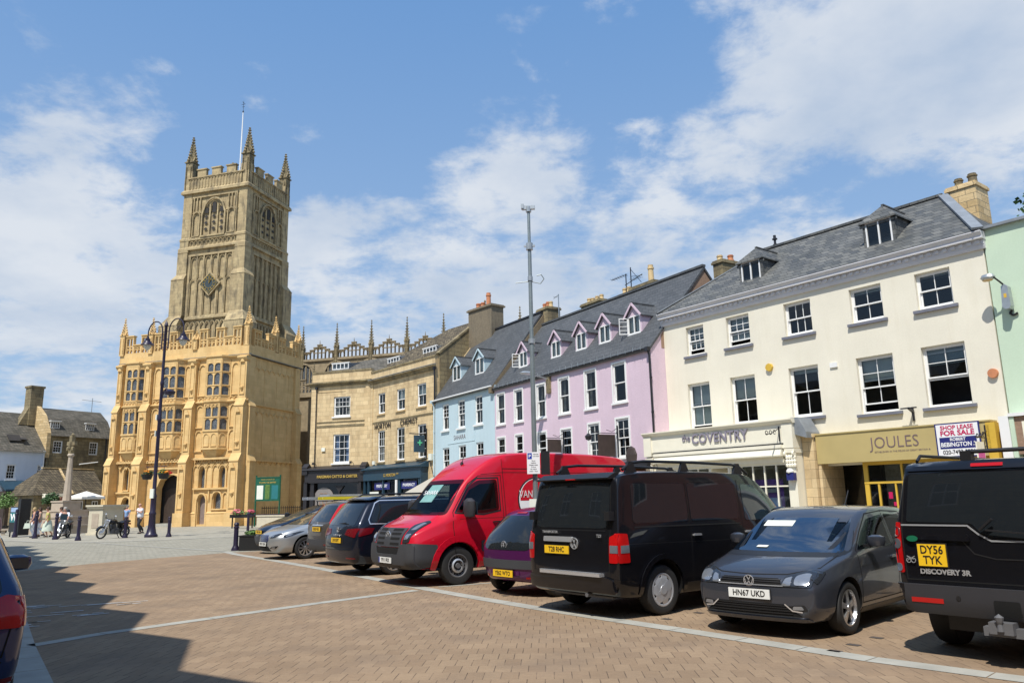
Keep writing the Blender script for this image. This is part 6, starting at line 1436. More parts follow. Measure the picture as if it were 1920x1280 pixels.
  me = bpy.data.meshes.new(name); bm.to_mesh(me); bm.free(); me.materials.append(M[mat])
  me.polygons.foreach_set('use_smooth', [True]*len(me.polygons))
  try: me.set_sharp_from_angle(angle=radians(35))
  except Exception: pass
  o = bpy.data.objects.new(name, me); COL.objects.link(o); o.parent = parent or s.root
  return o
 def both(s, name, poly, mat, **k):
  return [s.patch(name, poly, 'side', mat, side=sd, **k) for sd in (-1, 1)]
 def line(s, name, pts, plane, w=.012, mat='hole_black', off=.003, side=1, parent=None):
  return s.patch(name, None, plane, mat, off=off, polys=pband(pts, w), side=side, skirt=False, parent=parent or s.body, dens=.12)
 def mirrory(s, poly): return [(-a, b) for a, b in poly]
 def hit(s, plane, a, b, side=1):
  if plane == 'side': o, d = Vector((a, side*3, b)), Vector((0, -side, 0))
  elif plane == 'front': o, d = Vector((12, a, b)), Vector((-1, 0, 0))
  elif plane == 'rear': o, d = Vector((-6, a, b)), Vector((1, 0, 0))
  else: o, d = Vector((a, b, 5)), Vector((0, 0, -1))
  h = s.bvh.ray_cast(o, d)[0]; return h or Vector((0, 0, 0))
 def wheels(s, tw, rimr, style, rim_mat='alloy', inset=.02):
  R = s.R
  for ax in s.axles:
   for sd in (-1, 1):
    yo = sd*(s.hw-inset); W_ = empty('wheel', (ax, yo, R)); W_.parent = s.root
    if sd < 0: W_.rotation_euler = (0, 0, pi)
    t = MB(); prof = [(rimr*.98,-tw+.01),(R*.86,-tw),(R*.965,-tw+.015),(R,-tw*.8),(R,-tw*.2),(R*.965,-.012),(R*.86,.0),(rimr*1.02,-.012),(rimr*.98,-.05)]
    n = 40; k = len(prof)
    for i in range(n):
     a = 2*pi*i/n
     for r, y in prof: t.v.append((r*cos(a), y, r*sin(a)))
    for i in range(n):
     j = (i+1) % n
     for q in range(k-1): t.f.append([i*k+q, i*k+q+1, j*k+q+1, j*k+q]); t.m.append(0)
    t.obj('tyre', M['rubber'], W_, smooth=True)
    m = MB()
    def ringf(r0, y0, r1, y1, nn=40):
     b = len(m.v)
     for i in range(nn):
      a = 2*pi*i/nn; m.v.append((r0*cos(a), y0, r0*sin(a))); m.v.append((r1*cos(a), y1, r1*sin(a)))
     for i in range(nn):
      j = (i+1) % nn; m.f.append([b+2*i, b+2*i+1, b+2*j+1, b+2*j]); m.m.append(0)
    ringf(rimr*1.0, -.014, rimr*.93, -.012); ringf(rimr*.93, -.012, rimr*.88, -.05); ringf(rimr*.88, -.05, rimr*.86, -tw+.03)
    def spoke(a, r0, r1, w0, w1, y0=-.02, y1=-.035, th=.03):
     c, s_ = cos(a), sin(a)
     p = lambda r, w, y: (r*c-w*s_, y, r*s_+w*c)
     m.add([p(r0,-w0,y0),p(r0,w0,y0),p(r1,w1,y1),p(r1,-w1,y1),p(r0,-w0,y0-th),p(r0,w0,y0-th),p(r1,w1,y1-th),p(r1,-w1,y1-th)], [(0,1,2,3),(7,6,5,4),(0,4,5,1),(1,5,6,2),(2,6,7,3),(3,7,4,0)])
    def disc(r, y, nn=24): b = len(m.v); m.v += [(r*cos(2*pi*i/nn), y, r*sin(2*pi*i/nn)) for i in range(nn)]; m.f.append(list(range(b, b+nn))); m.m.append(0)
    if style == 'five': # split five-spoke alloy
     for i in range(5):
      a = 2*pi*i/5+.3; spoke(a-.09, rimr*.2, rimr*.92, .022, .022); spoke(a+.09, rimr*.2, rimr*.92, .022, .022)
     m.cyl((0,-.04,0),(0,-.012,0), rimr*.24, rimr*.2, 20)
    elif style == 'multi':
     for i in range(10):
      a = 2*pi*i/10; spoke(a-.05, rimr*.2, rimr*.92, .01, .012); spoke(a+.05, rimr*.2, rimr*.92, .01, .012)
     m.cyl((0,-.04,0),(0,-.012,0), rimr*.22, rimr*.18, 20)
    elif style == 'cap': # plastic trim, seven broad petals
     for i in range(7): a = 2*pi*i/7; spoke(a, rimr*.15, rimr*.6, .05, .075, -.002, -.008, .02); spoke(a, rimr*.6, rimr*.93, .075, .035, -.008, -.02, .02)
     m.cyl((0,-.03,0),(0,.004,0), rimr*.34, rimr*.28, 24); ringf(rimr*.93,-.013,rimr*.84,-.02)
    else: # van steel wheel with raised hub ring and holes
     ringf(rimr*.88,-.05,rimr*.62,-.07); ringf(rimr*.62,-.07,rimr*.50,-.015); ringf(rimr*.50,-.015,rimr*.44,-.015); ringf(rimr*.44,-.015,rimr*.30,-.05)
     m.cyl((0,-.08,0),(0,-.01,0), rimr*.30, rimr*.22, 20)
    rm = m.obj('rim', M[rim_mat], W_, smooth=False)
    h = MB()
    if style == 'steel':
     for i in range(16):
      a = 2*pi*i/16; h.cyl((rimr*.73*cos(a),-.062,rimr*.73*sin(a)),(rimr*.73*cos(a),-.055,rimr*.73*sin(a)), .018,.018,8)
     for i in range(6): a = 2*pi*i/6; h.cyl((rimr*.38*cos(a),-.045,rimr*.38*sin(a)),(rimr*.38*cos(a),-.02,rimr*.38*sin(a)), .012,.012,6)
     h.obj('wheel_holes', M['hole_black'], W_)
     g = MB(); nn = 32
     for i in range(nn):
      a0, a1 = 2*pi*i/nn, 2*pi*(i+1)/nn
      g.add([(rimr*.60*cos(a0),-.028,rimr*.60*sin(a0)),(rimr*.60*cos(a1),-.028,rimr*.60*sin(a1)),(rimr*.47*cos(a1),-.010,rimr*.47*sin(a1)),(rimr*.47*cos(a0),-.010,rimr*.47*sin(a0))], [(0,1,2,3)])
     g.obj('hub_ring', M['alu'], W_)
    else:
     h.cyl((0,-tw+.05,0),(0,-.065,0), rimr*.84, rimr*.84, 24); h.obj('brake_disc', M['hole_black'], W_)
 def plate(s, x, y, z, txt, front, w=.52, h=.111, mat='plate_yellow', two=False, tilt=0.0, euro=False, size=.098):
  """registration plate; front plates face +x"""
  sg = 1 if front else -1
  Pt = MB(); Pt.box(-.008, .004, -w/2, w/2, -h/2, h/2); o = Pt.obj('number_plate', M[mat], s.root)
  o.location = (x, y, z); o.rotation_euler = (0, tilt, 0 if front else pi)
  f = MB(); f.box(-.012,-.0085,-w/2-.012,w/2+.012,-h/2-.012,h/2+.012); f.obj('plate_frame', M['trim_black'], o)
  lines = txt.split('\n')
  for i, ln in enumerate(lines):
   zz = 0 if len(lines) == 1 else (.5-i)*h*.47
   t = text('lettering', ln, size, M['plate_ink'], o, (.006, -.0 if not euro else .018, zz), rot=(pi/2, 0, pi/2), ext=.001, sx=.86, bold=.0015, space=1.0)
  if euro:
   q = MB(); q.box(.004,.0055,-w/2+.002,-w/2+.042,-h/2+.003,h/2-.003); q.obj('plate_band', M['plate_blue'], o)
  return o
 def mirror(s, x, z, sz=(.10,.14,.10), mat='trim_black', arm='trim_black', out=.10):
  for sd in (-1, 1):
   h = s.hit('side', x, z, sd); yb = h.y
   m = MB(); m.lathe([(0,-sz[2]),(sz[1]*.8,-sz[2]*.8),(sz[1],-.1*sz[2]),(sz[1]*.9,sz[2]*.7),(sz[1]*.4,sz[2]),(0,sz[2])], (x, yb+sd*(out+.06), z+.07), 14, sx=.62, sy=1.0)
   o = m.obj('door_mirror', M[mat], s.root, smooth=True)
   a = MB(); a.bar((x-.01, yb-sd*.03, z-.0), (x, yb+sd*out, z+.01), .06, .04); a.obj('mirror_arm', M[arm], o)
   g = MB(); yy = yb+sd*(out+.06); g.box(x-sz[1]*.62-.004, x-sz[1]*.5, yy-sz[1]*.72, yy+sz[1]*.72, z+.07-sz[2]*.62, z+.07+sz[2]*.62); g.obj('mirror_glass', M['car_glass_light'], o)
 def seats(s, xs, z, h, w=.25, wheel=None):
  for x in xs:
   for sd in (-1, 1):
    m = MB(); m.prism([(x,z-.02),(x-.10,z+h*.62),(x-.19,z+h*.62),(x-.14,z-.02)], 'y', sd*.36-w, sd*.36+w); m.prism([(x-.10,z+h*.66),(x-.12,z+h),(x-.20,z+h),(x-.20,z+h*.66)], 'y', sd*.36-.12, sd*.36+.12); m.box(x-.17,x-.13,sd*.36-.05,sd*.36+.05,z+h*.55,z+h*.7)
    m.obj('seat', M['cloth_seat'], s.root)
  if wheel:
   m = MB(); wx, wy, wz = wheel; n = 20
   P = [(wx+.06*sin(2*pi*i/n), wy+.18*cos(2*pi*i/n), wz+.17*sin(2*pi*i/n)) for i in range(n+1)]; m.tube(P, .016, 6); m.bar(P[0], P[n//2], .03); m.obj('steering_wheel', M['trim_black'], s.root)
   m = MB(); m.box(wx+.02, wx+.06, -.11, .11, wz+.20, wz+.25); m.obj('rear_view_mirror', M['trim_black'], s.root)
 def handles(s, pts, mat='trim_black', l=.17):
  for (x, z) in pts:
   for sd in (-1, 1):
    h = s.hit('side', x, z, sd); m = MB(); m.prism([(x-l/2, z-.012), (x-l/2, z+.012), (x-l/2+.03, z+.018), (x+l/2-.03, z+.018), (x+l/2, z+.01), (x+l/2, z-.012)], 'y', h.y+sd*.012, h.y+sd*.038)
    m.box(x-l/2, x-l/2+.03, min(h.y-sd*.02, h.y+sd*.013), max(h.y-sd*.02, h.y+sd*.013), z-.012, z+.012); m.box(x+l/2-.03, x+l/2, min(h.y-sd*.02, h.y+sd*.013), max(h.y-sd*.02, h.y+sd*.013), z-.012, z+.012)
    m.obj('door_handle', M[mat], s.root)
 def roundel(s, plane, a, b, r, kind='vw', face=1):
  """round maker's badge: ring with V over W"""
  h = s.hit(plane, a, b); sg = 1 if plane == 'front' else -1; m = MB(); x = h.x + sg*.012
  n = 28
  for i in range(n):
   a0, a1 = 2*pi*i/n, 2*pi*(i+1)/n
   m.bar((x, a+r*cos(a0), b+r*sin(a0)), (x, a+r*cos(a1), b+r*sin(a1)), r*.14, r*.14, up=(1,0,0))
  def seg(p, q, w=.15): m.bar((x, a+p[0]*r, b+p[1]*r), (x, a+q[0]*r, b+q[1]*r), r*w, r*.12, up=(1,0,0))
  if kind == 'vw':
   seg((-.42,.88),(0,.12)); seg((0,.12),(.42,.88)); seg((-.88,.35),(-.42,-.85)); seg((-.42,-.85),(0,-.05)); seg((0,-.05),(.42,-.85)); seg((.42,-.85),(.88,.35))
  elif kind == 's': seg((.6,.6),(-.5,.45),.3); seg((-.5,.45),(.5,-.3),.3); seg((.5,-.3),(-.6,-.6),.3)
  elif kind == 'lion': seg((-.1,-.9),(.1,.2),.3); seg((.1,.2),(-.3,.8),.3); seg((.1,.2),(.6,.45),.18); seg((.0,-.2),(.55,-.1),.18); seg((.0,-.5),(.5,-.9),.2)
  o = m.obj('badge', M['chrome'], s.root)
  if kind in ('vw', 's'):
   q = MB(); q.cyl((x-sg*.02, a, b), (x-sg*.004, a, b), r, r, 24); q.obj('badge_disc', M['trim_black'], o)
  return o
def chain(*seg): return list(seg)

# stations: xl, xb, xt | z: bottom, sill, mid, belt, top | half widths for the same rows
def polo():
 st = [(.04,.10,.30,.26,.42,.74,1.00,1.30,.55,.68,.72,.69,.54),(.16,.20,.42,.20,.38,.74,1.00,1.43,.66,.78,.80,.77,.61),(.72,.74,.86,.18,.32,.71,.98,1.475,.72,.82,.845,.81,.655),(1.6,1.6,1.6,.18,.28,.69,.955,1.485,.73,.82,.845,.81,.67),
          (2.12,2.09,1.96,.18,.28,.68,.935,1.465,.73,.82,.845,.81,.665),(2.56,2.58,2.24,.18,.28,.67,.92,1.405,.73,.82,.845,.81,.65),(2.95,2.98,2.98,.18,.29,.67,.905,.955,.73,.82,.845,.80,.72),(3.42,3.40,3.38,.18,.31,.66,.83,.89,.72,.82,.84,.765,.65),
          (3.78,3.76,3.72,.18,.33,.60,.755,.80,.68,.78,.79,.73,.61),(3.94,3.93,3.87,.20,.36,.54,.66,.71,.58,.69,.70,.66,.54)]
 c = Car('hatchback_car', 'dark grey hatchback facing the camera, front plate HN67 UKD', 'car', st, 'paint_polo', (.70,3.17), .31, .2, wellr=.365, bulge=(.04,.07), cr=1.3,
   cabin=dict(side=[[(2.62,.99),(2.36,1.15),(2.10,1.295),(1.62,1.34),(1.62,.99)],[(1.50,1.0),(1.50,1.34),(.98,1.31),(.78,1.2),(.70,1.05)],[(2.2,.99),(.9,.99),(.9,1.25),(2.1,1.25)]][:2], front=([(-.69,.985),(.69,.985),(.56,1.30),(-.56,1.30)],.95)))
 c.root.scale = (1,1,.955); c.seats((1.80,), .985, .28, .20, (2.42,.34,.98))
 c.place(3.31, 10.0, 225, 1)
 c.line('window_seal', rpoly([(-.745,.935),(.745,.935),(.61,1.36),(-.61,1.36)],.04)+[(-.745,.95)], 'front', w=.06, mat='trim_black', off=.003)
 G = c.patch('windscreen', rpoly([(-.735,.945),(.735,.945),(.60,1.35),(-.60,1.35)],.04), 'front', 'glass_auto', skirt=False)
 c.patch('sticker', [(-.52,1.24),(-.1,1.24),(-.1,1.31),(-.52,1.31)], 'front', 'paper', off=.009, parent=G)
 c.patch('sticker', [(.60-.95,.975),(.75-.95,.975),(.75-.95,.995),(.60-.95,.995)], 'front', 'paper', off=.02, parent=G)
 for sd in (-1,1):
  c.patch('side_window', rpoly([(2.72,.965),(2.40,1.17),(2.10,1.335),(1.60,1.385),(1.60,.965)],.03), 'side', 'glass_auto', side=sd, skirt=False)
  c.patch('side_window', rpoly([(1.53,.97),(1.53,1.385),(.95,1.36),(.72,1.24),(.62,1.01)],.04), 'side', 'glass_auto', side=sd, skirt=False)
  c.line('door_gap', [(2.78,.33),(2.80,.70),(2.76,.96),(2.40,1.20),(2.08,1.40),(1.58,1.43),(1.57,.95),(1.55,.33),(2.78,.33)], 'side', side=sd)
  c.line('door_gap', [(1.55,.33),(1.57,.95),(1.57,1.43),(.92,1.405),(.55,1.05),(.90,.72),(1.0,.55),(1.05,.33),(1.55,.33)], 'side', side=sd)
  c.patch('sill', [(1.08,.20),(2.78,.20),(2.78,.275),(1.08,.275)], 'side', 'trim_black', side=sd)
  c.line('crease', [(.35,.78),(1.5,.775),(2.9,.765)], 'side', w=.008, mat='trim_black', side=sd, off=.001)
  c.patch('side_lamp', rpoly([(3.60,.755),(3.82,.63),(3.86,.71),(3.72,.785)],.02), 'side', 'lamp_inner', side=sd, off=.008, dens=.04)
 # lamps wrap round to the front
 for m_ in (1,-1):
  P_ = [(m_*.37,.60),(m_*.70,.60),(m_*.72,.76),(m_*.63,.785),(m_*.42,.715)]
  L_ = c.patch('headlight', rpoly(P_,.015), 'front', 'lamp_inner', off=.008)
  c.patch('reflector', rpoly([(m_*.53,.622),(m_*.675,.622),(m_*.685,.735),(m_*.62,.745),(m_*.53,.715)],.03), 'front', 'lamp_clear', off=.014, parent=L_)
  c.patch('reflector', rpoly([(m_*.39,.61),(m_*.495,.612),(m_*.495,.71),(m_*.43,.69)],.015), 'front', 'lamp_clear', off=.014, parent=L_)
  F_ = c.patch('fog_lamp', rpoly([(m_*.47,.325),(m_*.66,.335),(m_*.63,.405),(m_*.50,.395)],.02), 'front', 'trim_black', off=.005)
  c.patch('fog_lens', rpoly([(m_*.50,.345),(m_*.62,.35),(m_*.60,.39),(m_*.51,.385)],.012), 'front', 'lamp_clear', off=.01, parent=F_)
 gp = c.patch('grille', rpoly([(-.40,.615),(.40,.615),(.345,.69),(-.345,.69)],.01), 'front', 'hole_black', off=.006)
 for z in (.645,.668): c.patch('grille_bar', [(-.375,z),(.375,z),(.375,z+.008),(-.375,z+.008)], 'front', 'trim_black', off=.014, parent=gp)
 c.patch('chrome_strip', [(-.41,.603),(.41,.603),(.41,.613),(-.41,.613)], 'front', 'chrome', off=.012, parent=gp)
 lg = c.patch('lower_grille', rpoly([(-.60,.27),(.60,.27),(.50,.345),(.42,.405),(-.42,.405),(-.50,.345)],.02), 'front', 'hole_black', off=.006)
 for z in (.295,.325,.355,.38): c.patch('grille_bar', [(-.50,z),(.50,z),(.50,z+.008),(-.50,z+.008)], 'front', 'trim_black', off=.012, parent=lg)
 for m_ in (1,-1): c.patch('chrome_strip', None, 'front', 'chrome', off=.014, polys=pband([(m_*.42,.405),(m_*.50,.335),(m_*.60,.325)],.014), skirt=False, parent=lg)
 c.line('bonnet_gap', [(-.72,.925),(-.70,.80),(-.42,.735),(0,.725),(.42,.735),(.70,.80),(.72,.925)], 'front', w=.009)
 c.roundel('front', 0, .655, .062); h = c.hit('front', 0, .50); c.plate(h.x+.016, 0, .505, 'HN67 UKD', True, mat='plate_white')
 c.mirror(2.50, 1.00, (.1,.115,.075), 'paint_polo'); c.handles([(1.72,.83),(1.0,.86)], 'paint_polo'); c.wheels(.19, .215, 'five')
 w = MB()
 for (a, b) in (((3.02,.50,.985),(2.90,-.05,1.03)),((3.02,-.02,.985),(2.90,-.58,1.02))): w.bar(a, b, .02, .012)
 w.bar((2.98,.5,.98),(2.98,-.6,.98),.03,.02); w.obj('wiper', M['trim_black'], c.root)
 q = MB(); q.bar((1.05,0,1.47),(.85,0,1.72),.012); q.lathe([(.03,0),(.02,.03),(0,.04)],(1.05,0,1.475),8); q.obj('aerial', M['trim_black'], c.root)
 s_ = MB() # seats and wheel seen dimly: kept behind the dark glass
 c.patch('bumper_lip', [(-.66,.215),(.66,.215),(.64,.25),(-.64,.25)], 'front', 'paint_polo', off=.02)

def transporter():
 st = [(.04,.08,.18,.34,.50,.95,1.22,1.86,.80,.90,.93,.90,.82),(.12,.14,.24,.26,.42,.95,1.22,1.93,.86,.93,.95,.93,.85),(.9,.9,.9,.24,.38,.95,1.21,1.97,.88,.94,.955,.935,.86),(2.2,2.2,2.2,.24,.36,.93,1.20,1.97,.88,.94,.955,.935,.86),
          (3.2,3.15,3.1,.24,.36,.92,1.19,1.95,.88,.94,.955,.935,.855),(3.75,3.72,3.48,.24,.36,.91,1.18,1.88,.88,.94,.95,.92,.81),(4.08,4.12,4.22,.24,.37,.90,1.16,1.24,.86,.93,.945,.90,.80),(4.50,4.50,4.52,.24,.39,.84,1.06,1.11,.82,.91,.92,.85,.74),
          (4.78,4.76,4.72,.24,.42,.70,.90,.97,.72,.84,.85,.80,.66),(4.87,4.86,4.80,.28,.46,.60,.78,.86,.6,.72,.74,.70,.58)]
 c = Car('panel_van', 'black van seen from behind with yellow plate T28 RHC and black roof rails', 'van', st, 'paint_black', (.93,3.93), .335, .2, wellr=.41, bulge=(.03,.08), crown=.03, cr=1.5)
 c.place(1.47, 11.93, 51.5, 0)
 c.patch('rear_window', rpoly([(-.76,1.22),(-.66,1.19),(.66,1.19),(.76,1.22),(.73,1.80),(-.73,1.80)],.06), 'rear', 'car_glass', off=.006)
 c.line('crease', [(-.70,1.16),(.66,1.16)], 'rear', w=.012, mat='trim_black', off=.004)
 q = MB(); q.prism([(.12,1.86),(.09,1.88),(.24,1.955),(.34,1.96),(.26,1.87)], 'y', -.76, .76); q.obj('spoiler', M['trim_black'], c.root)
 for m_ in (1,-1):
  L_ = c.patch('tail_light', rpoly([(m_*.79,.74),(m_*.915,.74),(m_*.915,1.13),(m_*.79,1.08)],.02), 'rear', 'lamp_red', off=.012)
  c.patch('lens', [(m_*.805,.87),(m_*.915,.87),(m_*.915,.97),(m_*.805,.97)], 'rear', 'lamp_clear', off=.016, parent=L_)
  c.patch('reflector', [(m_*.52,.36),(m_*.78,.36),(m_*.78,.40),(m_*.52,.40)], 'rear', 'lamp_red', off=.02)
  c.patch('lamp_side', rpoly([(.07,.74),(.27,.74),(.24,1.12),(.07,1.13)],.02), 'side', 'lamp_red', side=m_, off=.01, dens=.04)
  c.patch('lens', [(.10,.87),(.255,.87),(.25,.97),(.10,.97)], 'side', 'lamp_clear', side=m_, off=.014, dens=.04)
  c.patch('side_window', rpoly([(.38,1.25),(1.55,1.25),(1.55,1.79),(.42,1.79)],.06), 'side', 'car_glass', side=m_)
  c.patch('side_window', rpoly([(1.62,1.25),(2.78,1.25),(2.78,1.79),(1.62,1.79)],.06), 'side', 'car_glass', side=m_)
  c.patch('side_window', rpoly([(2.95,1.22),(2.95,1.78),(3.30,1.76),(3.62,1.56),(3.90,1.22)],.04), 'side', 'car_glass_light', side=m_)
  c.line('door_gap', [(2.86,.42),(2.86,1.84)], 'side', side=m_); c.line('door_gap', [(1.58,.42),(1.58,1.84)], 'side', side=m_, w=.009); c.line('door_gap', [(3.92,.8),(3.96,1.15)], 'side', side=m_)
  c.line('rail', [(.4,1.20),(2.8,1.18)], 'side', w=.02, mat='trim_black', side=m_, off=.006); c.line('crease', [(.2,.98),(4.2,.92)], 'side', w=.006, mat='trim_black', side=m_, off=.001)
  c.patch('sill', [(1.40,.27),(3.45,.27),(3.45,.40),(1.40,.40)], 'side', 'trim_black', side=m_, off=.006)
  c.patch('wheel_arch', None, 'side', 'paint_black', off=.03, side=m_, dens=.05, polys=pband([(.93+.455*cos(t*pi/14),.335+.455*sin(t*pi/14)) for t in range(0,15)],.07))
  c.patch('wheel_arch', None, 'side', 'paint_black', off=.03, side=m_, dens=.05, polys=pband([(3.93+.455*cos(t*pi/14),.335+.455*sin(t*pi/14)) for t in range(0,15)],.07))
  c.line('door_gap', [(m_*.78,.58),(m_*.795,1.2),(m_*.73,1.84)], 'rear')
  q = MB(); q.box(.0,.10,m_*.80-.05,m_*.80+.05,1.30,1.42); q.obj('hinge', M['trim_black'], c.root)
  # rails
  r = MB(); yy = m_*.70
  r.tube([(.45,yy,1.99),(.62,yy,2.09),(.9,yy,2.115),(2.0,yy,2.115),(3.0,yy,2.09),(3.2,yy,2.06),(3.4,yy,1.95)], .022, 8)
  for x in (.62,1.8,3.15): r.prism([(x-.13,1.94),(x-.05,2.11),(x+.03,2.11),(x+.12,1.94)], 'y', yy-.02, yy+.02)
  r.obj('roof_rail', M['trim_black'], c.root)
 bp = c.patch('rear_bumper', rpoly([(-.85,.36),(.85,.36),(.85,.52),(.70,.56),(-.70,.56),(-.85,.52)],.03), 'rear', 'paint_black', off=.045, sink=.06)
 for m_ in (1,-1): c.patch('rear_bumper', [(.02,.34),(.42,.32),(.42,.50),(.05,.53)], 'side', 'paint_black', side=m_, off=.02)
 q = MB(); q.box(-.065,.04,-.68,.56,.555,.60); q.obj('step_plate', M['chrome'], c.root)
 q = MB()
 for i in range(40): y = -.66+i*.031; q.box(-.068,-.02,y,y+.016,.602,.606)
 q.obj('tread', M['alu'], c.root)
 c.patch('handle_strip', rpoly([(-.08+.0,.995),(-.08+.62,.995),(-.08+.62,1.065),(-.08,1.065)],.015), 'rear', 'chrome', off=.03, sink=.05)
 h = c.hit('rear', .25, .88); c.plate(h.x-.02, .25, .885, 'T28 RHC', False, size=.10)
 c.roundel('rear', -.12, .98, .075)
 text('lettering', 'TRANSPORTER', .05, M['chrome'], c.root, (h.x-.006, .40, 1.13), rot=(pi/2,0,-pi/2), ext=.002, bold=.001)
 text('lettering', 'TDI', .06, M['chrome'], c.root, (h.x-.008, -.62, 1.09), rot=(pi/2,0,-pi/2), ext=.002, bold=.001)
 c.patch('windscreen', rpoly([(-.78,1.20),(.78,1.20),(.70,1.84),(-.70,1.84)],.05), 'front', 'car_glass')
 q = None; q = MB(); q.box(.08,.12,-.10,.10,1.865,1.88); q.obj('brake_light', M['lamp_red'], c.root)
 c.line('bumper_gap', [(-.80,.585),(.80,.585)], 'rear', w=.01)
 c.mirror(3.72, 1.22, (.1,.15,.12), 'paint_black'); c.handles([(2.98,1.05),(1.70,1.05)], 'chrome'); c.wheels(.21, .225, 'cap', 'hubcap')
 q = MB(); q.cyl((.0,-.35,.30),(.35,-.35,.30),.03,.03,10); q.bar((.3,-.6,.28),(.3,.6,.28),.08); q.obj('exhaust', M['steel_rim'], c.root)

def crafter():
 st = [(.05,.05,.12,.40,.55,1.10,1.45,2.45,.86,.94,.96,.95,.80),(.2,.2,.25,.34,.5,1.10,1.45,2.60,.90,.98,.995,.98,.84),(1.6,1.6,1.6,.32,.48,1.10,1.45,2.66,.92,.985,.995,.98,.85),(3.2,3.2,3.2,.32,.46,1.08,1.42,2.66,.92,.985,.995,.98,.85),
          (4.05,4.05,3.85,.32,.46,1.08,1.40,2.60,.92,.985,.995,.975,.83),(4.45,4.50,4.20,.32,.46,1.06,1.38,2.42,.92,.985,.995,.965,.76),(4.85,4.95,4.66,.32,.46,1.04,1.33,2.08,.92,.98,.99,.95,.72),(5.14,5.20,5.20,.32,.47,1.00,1.24,1.36,.90,.97,.98,.92,.76),
          (5.60,5.58,5.56,.32,.48,.90,1.12,1.24,.86,.95,.96,.90,.72),(5.88,5.86,5.80,.36,.48,.82,1.00,1.13,.80,.89,.88,.82,.66),(5.96,5.94,5.88,.40,.50,.72,.92,1.04,.66,.78,.78,.74,.60)]
 c = Car('delivery_van', 'bright red high roofed delivery van facing the camera beside the tall grey pole', 'van', st, 'paint_red', (1.25,4.95), .37, .22, wellr=.455, bulge=(.02,.06), crown=.05, cr=1.5,
   cabin=dict(side=[[(4.90,1.46),(4.60,1.86),(4.36,1.98),(4.02,2.0),(4.02,1.48),(4.35,1.44)]], front=([(-.79,1.42),(.79,1.42),(.66,2.0),(-.66,2.0)],4.0)))
 c.seats((4.30,), 1.44, .50, .24, (4.72,-.42,1.50))
 c.place(-1.70, 16.35, 234, 1); c.root.scale = (1,1,.975)
 G = c.patch('windscreen', rpoly([(-.84,1.36),(.84,1.36),(.70,2.08),(-.70,2.08)],.06), 'front', 'glass_auto', skirt=False)
 c.patch('card', [(-.42,1.62),(.10,1.62),(.08,1.98),(-.40,1.98)], 'front', 'card_teal', off=.009, parent=G)
 h = c.hit('front', -.16, 1.8); text('lettering', 'SAHARA', .15, M['sign_white'], G, (h.x+.02, -.16, 1.82), rot=(pi/2-.55, 0, pi/2), ext=.001)
 c.patch('bonnet_vent', rpoly([(5.22,-.42),(5.30,-.42),(5.30,.42),(5.22,.42)],.02), 'top', 'trim_black', off=.006)
 for m_ in (1,-1):
  c.patch('side_window', rpoly([(4.98,1.42),(4.62,1.92),(4.40,2.06),(3.96,2.08),(3.96,1.44),(4.35,1.38)],.07), 'side', 'glass_auto', side=m_, skirt=False)
  c.line('window_seal', [(4.98,1.40),(4.60,1.95),(4.40,2.10),(3.93,2.11),(3.93,1.43),(4.35,1.36),(4.98,1.40)], 'side', w=.03, mat='trim_black', side=m_, off=.004)
  c.line('door_gap', [(5.02,.62),(5.06,1.15),(5.02,1.42),(4.60,1.99),(4.36,2.15),(3.86,2.16),(3.86,.52)], 'side', side=m_, w=.014)
  c.line('door_gap', [(3.80,.55),(3.80,2.3),(2.55,2.3),(2.55,.55),(3.80,.55)], 'side', side=m_, w=.014)
  c.line('roof_seam', [(.15,2.22),(3.8,2.22),(4.3,2.18)], 'side', side=m_, w=.010); c.line('roof_seam', [(3.80,2.22),(3.80,2.60)], 'side', side=m_, w=.010)
  c.line('crease', [(.2,1.30),(4.9,1.28)], 'side', side=m_, w=.008, off=.001)
  c.patch('side_protector', rpoly([(1.8,.62),(4.42,.62),(4.42,.84),(1.8,.84)],.02), 'side', 'bumper_grey', side=m_, off=.012)
  c.patch('wheel_arch', None, 'side', 'paint_red', off=.035, side=m_, dens=.05, polys=pband([(4.95+.53*cos(t*pi/16),.37+.53*sin(t*pi/16)) for t in range(0,17)],.12))
  c.patch('bumper_corner', rpoly([(5.42,.31),(5.97,.31),(5.97,.84),(5.42,.80)],.03), 'side', 'bumper_grey', side=m_, off=.02)
  P_ = rpoly([(m_*.56,.84),(m_*.76,.86),(m_*.80,1.22),(m_*.74,1.26),(m_*.60,1.18)],.02)
  L_ = c.patch('headlight', P_, 'front', 'lamp_inner', off=.012); c.patch('reflector', rpoly([(m_*.60,.90),(m_*.73,.92),(m_*.735,1.02),(m_*.62,1.0)],.03), 'front', 'lamp_clear', off=.018, parent=L_)
  c.patch('reflector', rpoly([(m_*.66,1.08),(m_*.75,1.08),(m_*.77,1.20),(m_*.72,1.22)],.02), 'front', 'lamp_clear', off=.018, parent=L_)
 g = c.patch('grille', rpoly([(-.50,.76),(.50,.76),(.56,1.12),(-.56,1.12)],.03), 'front', 'bumper_grey', off=.015)
 for z in (.80,.90,.99,1.06): c.patch('grille_slot', None, 'front', 'hole_black', off=.019, parent=g, skirt=False, polys=[[(-.46,z),(-.13,z),(-.13,z+.045),(-.46,z+.045)],[(.13,z),(.46,z),(.46,z+.045),(.13,z+.045)]])
 b = c.patch('front_bumper', rpoly([(-.86,.30),(.86,.30),(.86,.80),(.52,.82),(.44,.62),(-.44,.62),(-.52,.82),(-.86,.80)],.03), 'front', 'bumper_grey', off=.03, sink=.05)
 c.patch('front_bumper', rpoly([(-.46,.33),(.46,.33),(.46,.60),(-.46,.60)],.02), 'front', 'bumper_grey', off=.028, sink=.05)
